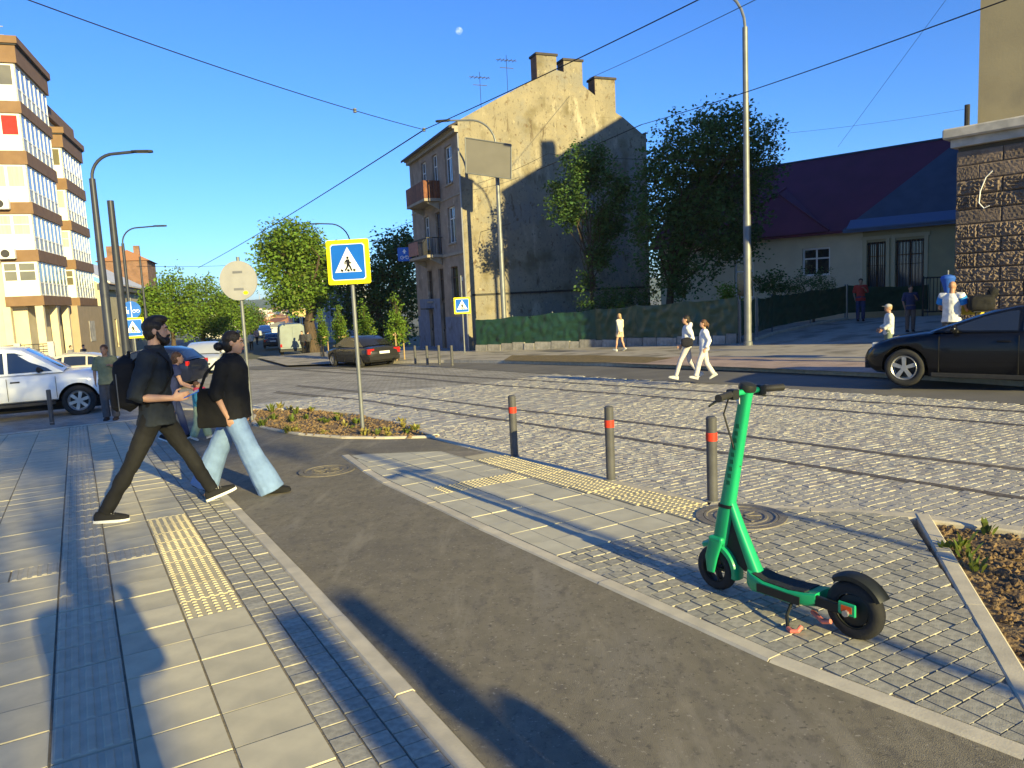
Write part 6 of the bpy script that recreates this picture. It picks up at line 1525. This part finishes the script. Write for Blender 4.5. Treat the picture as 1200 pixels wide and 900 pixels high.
ph_ = empty('phone', on_person(man, (.19, .355, 1.075)), label='blue smartphone held in the bearded man hand', cat='phone'); ph_.rotation_euler = (R(22), R(8), man.rotation_euler[2])
MB().box(-.036, -.07, -.004, .036, .085, .005).build('case', mat('blue_phone', (.03, .12, .55), rough=.4), ph_, bevel=.004); MB().box(-.032, -.066, .0052, .032, .08, .0062).build('screen', M_dglass, ph_)

# ---------------------------------------------------------------- woman in black shirt and wide jeans
kw = 1.63 / 1.75
def S_(p): return (p[0] / kw, p[1] / kw, p[2] / kw)
PW = dict(STAND, pel=S_((0, .02, .86)), hip=[S_((-.085, .0, .80)), S_((.085, .02, .80))], knee=[S_((-.085, -.20, .42)), S_((.09, .15, .44))], ank=[S_((-.08, -.36, .13)), S_((.09, .33, .085))], toe=[-.45, .05],
          sho=[S_((-.165, .02, 1.275)), S_((.165, .0, 1.27))], elb=[S_((-.20, .0, 1.03)), S_((.215, -.08, 1.01))], wri=[S_((-.19, .05, .82)), S_((.21, .0, .80))], neck=S_((0, .03, 1.34)), head=S_((0, .07, 1.465)), curl=[.4, .5])
wl = onground(281, 578)
wom, wh, wk = person(wl, R(86), 1.66, PW, 'woman in loose black shirt and wide pale blue jeans', dict(
    top=dict(m=cloth('black_shirt', (.011, .011, .012)), hem=-.23, grow=.034, sleeve=.66, sg=.026, name='shirt', collar=True, flare=.008, loose=True, folds=.02), legs=dict(m=M_denim, r=(.105, .105, .14), name='jeans', drop=.06, folds=.016, grow=.01), shoe=M_shoeB, sole=M_shoeB), vox=.0095, fem=True, hair='bun', head_turn=R(4), headtilt=R(-6), face=2)
tb = empty('tote_bag', wom.matrix_basis @ Vector((0, .06, 0)), label='black tote bag hanging behind the woman', cat='bag'); tb.rotation_euler = wom.rotation_euler
mb = MB(); mb.rings([[(x, y, z) for x, y in ((.12, y0), (.2, y0), (.2, y1), (.12, y1))] for z, y0, y1 in ((.70, -.33, -.08), (.72, -.34, -.06), (.94, -.33, -.04), (1.08, -.31, -.06))]); soft(mb, 'bag_body', cloth('tote_fabric', (.008, .008, .009)), tb, .012, 2, .014, .1)
mb = MB(); mb.tube([(.17, -.30, 1.05), (.185, -.22, 1.22), (.17, -.12, 1.325), (.19, -.02, 1.2), (.18, -.14, 1.05)], .014, 6, flat=.4); mb.build('strap', MATS['tote_fabric'], tb)
sg_ = MB()
for s in (-1, 1): sg_.ell(wh((s * .036, .045, .115)), (.03, .014, .016), 10, 6)
sg_.tube([wh((-.066, .035, .112)), wh((0, .058, .118)), wh((.066, .035, .112))], .004, 5)
o = sg_.build('sunglasses', mat('dark_lens', (.02, .03, .06), rough=.1), wom)

# ---------------------------------------------------------------- the others
def H_at(px, py_feet, py_head, depth=None, frac=1.0):
    b = onground(px, py_feet) if depth is None else stand(px, depth)
    return b, up_at(b, px, py_head)
b, h = H_at(131, 492, 403)
PK = dict(STAND); PK['elb'] = [(-.24, -.02, 1.14), (.25, .0, 1.16)]; PK['wri'] = [(-.16, .16, 1.28), (.23, .08, .93)]
person(b, R(168), h * 1.0, PK, 'man in khaki shirt and dark trousers standing by the pickup', dict(top=dict(m=cloth('khaki_shirt', (.24, .24, .13)), sleeve=.5, loose=True, flare=.01), legs=dict(m=cloth('charcoal_trousers', (.085, .085, .095)), r=(.1, .085, .08)), shoe=cloth('sandal', (.05, .035, .03))), vox=.014, skin=M_skin2, hair='short', hairm=M_hairb)
b, h = H_at(207, 517, 412)
pa, _, ka = person(b, R(60), h * 1.03, dict(walkpose(.2), neck=(0, .1, 1.44), head=(0, .16, 1.57), sho=[(-.185, .08, 1.40), (.185, .08, 1.40)], wri=[(-.2, .34, 1.02), (.22, .36, .98)], elb=[(-.24, .12, 1.12), (.24, .16, 1.1)]), 'person in navy top bending behind the bearded man', dict(top=dict(m=cloth('navy_top', (.03, .04, .11)), sleeve=.4), legs=dict(m=cloth('blue_jeans', (.035, .05, .13)), r=(.09, .065, .055)), shoe=M_shoeB, sole=M_soleW), vox=.014, fem=True, hair='long', hairm=M_hairb)
carried('red_pouch', pa, lambda m_: soft_box(m_, (.2 * ka, .46 * ka, .95 * ka), (.06, .09, .06)), mat('red_fabric', (.65, .06, .10), rough=.7), 'small red pouch carried by the person in navy top', 'pouch', smooth=60)
b, h = H_at(236, 515, 446)
person(b, R(75), h, walkpose(.2), 'small child in green trousers between the man and the woman', dict(top=dict(m=cloth('teal_top', (.05, .25, .36)), sleeve=.5, loose=True), legs=dict(m=cloth('sage_trousers', (.30, .38, .25)), r=(.12, .115, .115), folds=.03), shoe=cloth('white_shoe', (.55, .55, .52))), vox=.014, hairm=M_hairb)
b, h = H_at(727, 411.5, 367)
person(b, R(-40), h, walkpose(.18), 'woman in white top and beige shorts walking along the fence', dict(top=dict(m=cloth('cream_top', (.62, .58, .48)), sleeve=.9, loose=True, hem=-.15), legs=dict(m=cloth('beige_shorts', (.5, .4, .3)), len=.3, name='shorts', r=(.105, .1, .1)), shoe=cloth('white_shoe', (.55, .55, .52))), vox=.02, fem=True, hair='long', hairm=M_hairg, face=0)
M_gl = cloth('pale_leggings', (.50, .47, .48)); M_hood = cloth('white_hoodie', (.68, .68, .69))
PWK = dict(walkpose(.33), wri=[(-.2, .2, .95), (.24, .12, .92)])
b, h = H_at(806, 444, 369)
pb_, _, kb = person(b, R(-84), h, PWK, 'woman in pale hoodie with black shoulder bag crossing the lane', dict(top=dict(m=M_hood, sleeve=.95, sg=.03, hem=-.18, loose=True, hood=True, name='hoodie', folds=.02), legs=dict(m=M_gl, r=(.088, .062, .048)), shoe=cloth('white_shoe', (.55, .55, .52))), vox=.016, fem=True, hair='long', face=1)
carried('shoulder_bag', pb_, lambda m_: soft_box(m_, (-.24 * kb, .03 * kb, 1.02 * kb), (.06, .135, .12)), cloth('bag_leather', (.012, .012, .02)), 'black shoulder bag of the woman in pale hoodie', 'bag', smooth=60)
b, h = H_at(826, 444, 374)
person(b, R(-80), h, dict(walkpose(.26), wri=[(-.22, -.02, .9), (.23, .06, .9)]), 'girl in white sweatshirt with brown ponytail crossing behind her friend', dict(top=dict(m=cloth('white_sweatshirt', (.70, .72, .76)), sleeve=.95, sg=.028, hem=-.25, loose=True, name='sweatshirt', folds=.02), legs=dict(m=cloth('white_trousers', (.62, .58, .55)), r=(.092, .075, .07)), shoe=cloth('white_shoe', (.55, .55, .52))), vox=.016, fem=True, hair='tail', hairm=M_hairb, face=1)
b, h = H_at(1041, 0, 356, 17.2)
person(b, R(-72), h, dict(STAND, elb=[(-.24, -.02, 1.14), (.24, -.0, 1.14)], wri=[(-.22, .2, 1.0), (.22, .22, 1.0)]), 'man in grey cap and pale jacket walking behind the black hatchback', dict(top=dict(m=cloth('pale_jacket', (.62, .63, .60)), sleeve=.95, sg=.03, loose=True, name='jacket', folds=.02), legs=dict(m=cloth('green_trousers', (.16, .2, .15)), r=(.1, .08, .07)), shoe=cloth('white_shoe', (.55, .55, .52))), vox=.014, skin=M_skin2, cap=cloth('grey_cap', (.40, .38, .36)), hairm=M_hairg)
b, h = H_at(1008, 0, 326, 31)
PR = dict(STAND, elb=[(-.25, -.02, 1.15), (.25, -.02, 1.15)], wri=[(-.1, .18, 1.36), (.22, .08, .92)])
person(b, R(200), h, PR, 'man in red shirt and jeans standing on the shaded driveway', dict(top=dict(m=cloth('red_shirt', (.42, .04, .03)), sleeve=.5), legs=dict(m=cloth('blue_jeans', (.035, .05, .13)), r=(.095, .075, .065)), shoe=M_shoeB), vox=.02, skin=M_skin2, face=0)
b, h = H_at(1066, 0, 334, 25)
person(b, R(195), h, PR, 'man in navy shirt and brown trousers talking on the driveway', dict(top=dict(m=cloth('navy_top', (.03, .04, .11)), sleeve=.5), legs=dict(m=cloth('brown_trousers', (.17, .12, .10)), r=(.095, .075, .065)), shoe=M_shoeB), vox=.018, skin=M_skin2, face=0)
b, h = H_at(1114, 0, 329, 17.0)
PBx = dict(STAND, elb=[(-.28, .06, 1.13), (.27, .1, 1.12)], wri=[(-.16, .3, 1.06), (.2, .32, 1.04)])
px_, _, kx = person(b, R(52), h, PBx, 'bald man in white and blue shirt carrying a yellow box', dict(top=dict(m=cloth('white_tshirt', (.70, .70, .68)), sleeve=.45, loose=True, flare=.02, sg=.04, folds=.02), legs=dict(m=cloth('charcoal_trousers', (.085, .085, .095)), r=(.1, .08, .07)), shoe=M_shoeB), vox=.014, skin=M_skin2, hair='bald')
mb = MB(); ss_ = [Vector(q) for q in PBx['sho']]; ee_ = [Vector(q) for q in PBx['elb']]
for i in range(2): mb.tube([ss_[i].lerp(ee_[i], .12) * kx, ss_[i].lerp(ee_[i], .62) * kx], [.102 * kx, .10 * kx], 12, cap=False)
mb.build('blue_panels', cloth('bright_blue', (.02, .22, .60)), px_, smooth=60)
yb = MB().box(.1, .26, .98, .5, .62, 1.3).build('yellow_box', mat('yellow_crate', (.50, .38, .03), (.42, .32, .03), 4, .6), None, label='yellow box carried by the bald man', cat='box', bevel=.015); yb.matrix_world = px_.matrix_basis.copy()
bd = stand(1148, 16.6)
bg_ = empty('black_bag', Vector((bd.x, bd.y, bd.z)), R(-20), label='bulky black bag on a stand beside the yellow box', cat='bag')
mb = MB(); soft_box(mb, (0, 0, 1.22), (.26, .18, .20)); mb.ell((.22, 0, 1.45), (.12, .1, .12), 12, 8); soft(mb, 'bag_body', cloth('black_nylon', (.010, .010, .011)), bg_, .02, 2, .03, .1)
mb = MB()
for a in range(4): mb.tube([(.22 * cos(a * 1.57 + .7), .16 * sin(a * 1.57 + .7), 0), (.12 * cos(a * 1.57 + .7), .1 * sin(a * 1.57 + .7), 1.08)], .016, 6)
mb.box(-.16, -.12, 1.03, .16, .12, 1.06); mb.build('stand', M_iron, bg_)
# blue folded parasol by the stone corner
pp = stand(1109, 19.5); pr_ = empty('blue_parasol', pp, label='bright blue folded parasol by the stone corner', cat='parasol')
zt_ = up_at(pp, 1109, 319); zb_ = up_at(pp, 1112, 342)
mb = MB(); mb.lathe([(.04, zb_ - .15), (.09, zb_ + .05), (.15, zb_ + .25), (.18, zt_ - .16), (.15, zt_ - .1), (.07, zt_ - .07), (0, zt_ - .06)], 14); mb.build('canopy', mat('parasol_blue', (.02, .09, .40), rough=.7), pr_, smooth=30)
MB().tube([(0, 0, 0), (0, 0, zt_ + .05)], .02, 8).build('pole', M_steel, pr_)
# tiny people further off
tiny = dict(top=dict(m=M_blkj, sleeve=.9), legs=dict(m=M_blk), shoe=M_shoeB)
for i, (px, Y, hd, lb, c) in enumerate([(84, 44, 100, 'far person in grey behind the pickup', (.2, .2, .22)), (99, 46, 100, 'far person in dark top by the apartment columns', (.04, .04, .05)), (356, 58, 200, 'far pedestrian in dark clothes beside the pale van', (.03, .03, .04)), (363, 59, 10, 'far pedestrian next to the thick tree trunk', (.06, .06, .07)), (296, 70, 160, 'far pedestrian in pale top on the left pavement', (.5, .46, .42)), (303, 80, 0, 'far pedestrian in pinkish top on the left pavement', (.5, .3, .25))]):
    b = stand(px, Y); person(b, R(hd), 1.72, walkpose(.2), lb, dict(top=dict(m=cloth('far_top_%d' % i, c), sleeve=.9), legs=dict(m=M_blk), shoe=M_shoeB), vox=.035, group='far pedestrians', face=0, fingers=False)
# ================================================================ FAR TOWN, HILL, MOON, THINGS BEHIND THE VIEWER
def far_house(px, Y, w_, d_, h_, az, wall, roofm, label, floors=2, group=None, cols=4, pitch=.35):
    b = stand(px, Y); root = empty('town_house', b, faceaz(az), label=label, cat='house', group=group)
    MB().box(-w_ / 2, 0, -2, w_ / 2, d_, h_).build('wall', wall, root)
    mb = MB(); e = .4; zr = h_ + pitch * w_ * .5
    mb.rings([[(-w_ / 2 - e, y, h_), (w_ / 2 + e, y, h_), (0, y, zr)] for y in (-e, d_ + e)]); mb.build('roof', roofm, root)
    for f in range(floors):
        for c in range(cols):
            x = -w_ / 2 + w_ * (c + .5) / cols; z = h_ * (f + .35) / floors; s = h_ / floors
            o = MB().box(x - .5, -.06, z, x + .5, -.003, z + s * .5).build('window', M_white, root); MB().box(x - .42, -.08, z + .08, x + .42, -.062, z + s * .5 - .08).build('pane', M_dglass, o)
            if Y < 200:
                for sx in (-1, 1):
                    y = d_ * (c + .5) / cols; X = sx * w_ / 2; o = MB().box(min(X, X + sx * .06), y - .5, z, max(X, X + sx * .06), y + .5, z + s * .5).build('window', M_white, root)
                    MB().box(min(X + sx * .062, X + sx * .08), y - .42, z + .08, max(X + sx * .062, X + sx * .08), y + .42, z + s * .5 - .08).build('pane', M_dglass, o)
    MB().box(-.4 + w_ * .2, d_ * .4, h_, .4 + w_ * .2, d_ * .4 + .8, zr + 1).build('chimney', M_brick, root)
    return root
W1 = mat('ochre_far_wall', (.48, .36, .16), rough=.9); W2 = mat('white_far_wall', (.6, .57, .5), rough=.9); W3 = mat('grey_far_wall', (.24, .26, .30), rough=.9); W4 = mat('pink_far_wall', (.45, .32, .25), rough=.9)
R1 = mat('tile_roof', (.22, .09, .05), rough=.85); R2 = mat('grey_roof', (.16, .16, .16), rough=.8)
AZF = R(-18)
far_house(366, 118, 5, 14, 7.5, AZF, W1, R1, 'ochre town house with tiled roof behind the pale van', 3)
far_house(404, 84, 6, 16, 7.5, AZF, W3, R2, 'grey blue shaded building behind the young trees', 3)
far_house(360, 150, 5, 16, 8, AZF, W2, R1, 'white town house further along the right side', 3)
far_house(268, 170, 10, 14, 8, AZF, W2, R2, 'pale town house behind the left street trees', 3)
rr = random.Random(21)
for i in range(46):
    px = rr.uniform(292, 362); Y = rr.choice([380, 450, 520, 600, 700, 800, 950, 1100, 1300]) * rr.uniform(.92, 1.08)
    far_house(px, Y, rr.uniform(8, 13), rr.uniform(9, 15), rr.uniform(6, 9) * (1 + Y / 1100), AZF + rr.uniform(-.6, .6), rr.choice([W2, W2, W1, W4]), rr.choice([R1, R1, R2]), 'small distant town house on the far slope', 3, 'houses of the distant town', 3)
for i in range(16):
    px = rr.uniform(290, 362); Y = rr.uniform(350, 900); b = stand(px, Y)
    tree('distant_tree', b, (0, 0), 4, .4, [((0, 0, 6), (4, 4, 5)), ((2, 0, 5), (3, 3, 4))], 60, 12, 1.6, 1.0, M_lf1, 'distant tree among the town houses', 'distant trees of the town', seed=200 + i, shell=.4, limbs=1)
# wooded hill
mb = MB(); rows = []; NX = 90
for j, (dist, zf) in enumerate(((1500, -20), (1700, -8), (2000, 18), (2350, 40), (2600, 47), (3000, 44), (3600, 0), (3800, -20))):
    row = []
    for i in range(NX + 1):
        az = R(-75 + 130 * i / NX); u = mnoise.noise(Vector((az * 3.2, j * .15, 1))) * .35 + mnoise.noise(Vector((az * 11, j * .5, 4))) * .12
        z = -20 + (zf + 20) * (1 + u) * (1 + .05 * sin(az * 4)); row.append((dist * sin(az), dist * cos(az), z))
    rows.append(row)
mb.rings(rows, cap=False, close=False)
mb.build('hill', mat('wooded_hill', (.045, .085, .03), (.03, .06, .02), .02, .95, bump=1, bscale=.05, bdist=8, detail=10), kind='structure', smooth='full', label='wooded hill beyond the town')
mb = MB(); mb.tube([(0, 0, -5), (0, 0, 30)], [1.6, .5], 6); hm = atdepth(304, 350, 2550); mb.build('radio_mast', M_steel, label='thin mast on the wooded hill', cat='mast', loc=(hm.x, hm.y, 30))
# moon
mm = bpy.data.materials.new('moon'); mm.use_nodes = True; n = mm.node_tree.nodes; l = mm.node_tree.links; b_ = n['Principled BSDF']; b_.inputs['Roughness'].default_value = 1; b_.inputs['Specular IOR Level'].default_value = 0
tx = n.new('ShaderNodeTexNoise'); tx.inputs['Scale'].default_value = .04; cr = n.new('ShaderNodeMapRange'); cr.inputs[1].default_value = .4; cr.inputs[2].default_value = .6; cr.inputs[3].default_value = .03; cr.inputs[4].default_value = .14
tcn = n.new('ShaderNodeTexCoord'); l.new(tcn.outputs['Object'], tx.inputs[0]); l.new(tx.outputs[0], cr.inputs[0]); l.new(cr.outputs[0], b_.inputs['Base Color'])
tr = n.new('ShaderNodeBsdfTransparent'); ad_ = n.new('ShaderNodeAddShader'); l.new(b_.outputs[0], ad_.inputs[0]); l.new(tr.outputs[0], ad_.inputs[1]); l.new(ad_.outputs[0], n['Material Output'].inputs[0])
d = pix(538, 36).normalized(); mp = Vector((0, 0, CAM_H)) + d * 8000
mb = MB(); mb.ell((0, 0, 0), (34, 34, 34), 28, 18); mb.build('moon', mm, label='pale daytime moon high in the blue sky', cat='moon', loc=mp, smooth='full')
# people and posts just behind the viewpoint, whose long shadows fall into the picture
PH = dict(STAND, elb=[(-.22, .14, 1.2), (.22, .14, 1.2)], wri=[(-.07, .33, 1.42), (.07, .33, 1.42)])
person(Vector((.42, -.55, 0)), 0, 1.86, PH, 'photographer standing behind the viewpoint, seen as long shadow on slabs', dict(top=dict(m=M_blkj, sleeve=.5, loose=True, flare=.03), legs=dict(m=M_blk), shoe=M_shoeB), vox=.02, face=0)
def behind(px, py, h):      # where a thing of height h stands so that its shadow ends at that spot of the ground
    p = onground(px, py); k_ = (h - p.z) / math.tan(SUN_EL); return Vector((p.x - sin(SHADOW_AZ) * k_, p.y - cos(SHADOW_AZ) * k_, 0))
DKO = dict(top=dict(m=M_blkj, sleeve=.9, loose=True, flare=.03), legs=dict(m=M_blk), shoe=M_shoeB)
person(behind(492, 782, 1.74), R(-33), 1.74, STAND, 'bystander behind the viewpoint, seen as shadow on the cycle path', DKO, vox=.02, face=0)
person(behind(585, 812, 1.70), R(-20), 1.70, STAND, 'second bystander behind the viewpoint, shadow merging on the cycle path', DKO, vox=.02, face=0)
for (qx, qy), hh, rr_, lb in (((338, 720), 2.9, .11, 'round post behind the viewpoint, its shadow lying on the brick border'), ((405, 700), 3.2, .09, 'round post behind the viewpoint, its shadow lying along the kerb')): signpost(behind(qx, qy, hh), hh, rr_, 0, lb)
signpost(behind(410, 527, 5.0), 5.0, .05, 0, 'tall post behind the viewpoint, its thin shadow reaching the scooter')
signpost(behind(890, 595, 3.1), 3.1, .04, 0, 'short post behind the viewpoint, its shadow crossing the soil bed')
b = Vector((10.8, -16.8, 0)); tree('roadside_tree', b, (0, 0), 8.2, .2, [((.3, 0, 9.9), (2.5, 2.5, 1.7)), ((-1.6, .4, 9.4), (1.5, 1.5, 1.0)), ((1.8, .2, 9.0), (1.4, 1.4, .8)), ((.2, 0, 11.6), (2.0, 2.0, 1.2))], 260, 20, .6, .22, M_lf1, 'leafy roadside tree behind the viewpoint shading the pavement', seed=71, shell=.2)
# thin evening haze over town and hill
hz_ = MB().box(-9200, -9200, -21.5, 9200, 9200, 62).build('haze', mat('haze_dummy', (1, 1, 1)), kind='stuff')
hm_ = bpy.data.materials.new('haze_air'); hm_.use_nodes = True; n = hm_.node_tree.nodes; n.remove(n['Principled BSDF']); pv_ = n.new('ShaderNodeVolumePrincipled'); pv_.inputs['Density'].default_value = .00016; pv_.inputs['Color'].default_value = (.85, .92, 1, 1); pv_.inputs['Anisotropy'].default_value = .1
hm_.node_tree.links.new(pv_.outputs[0], n['Material Output'].inputs['Volume']); hz_.data.materials.clear(); hz_.data.materials.append(hm_)
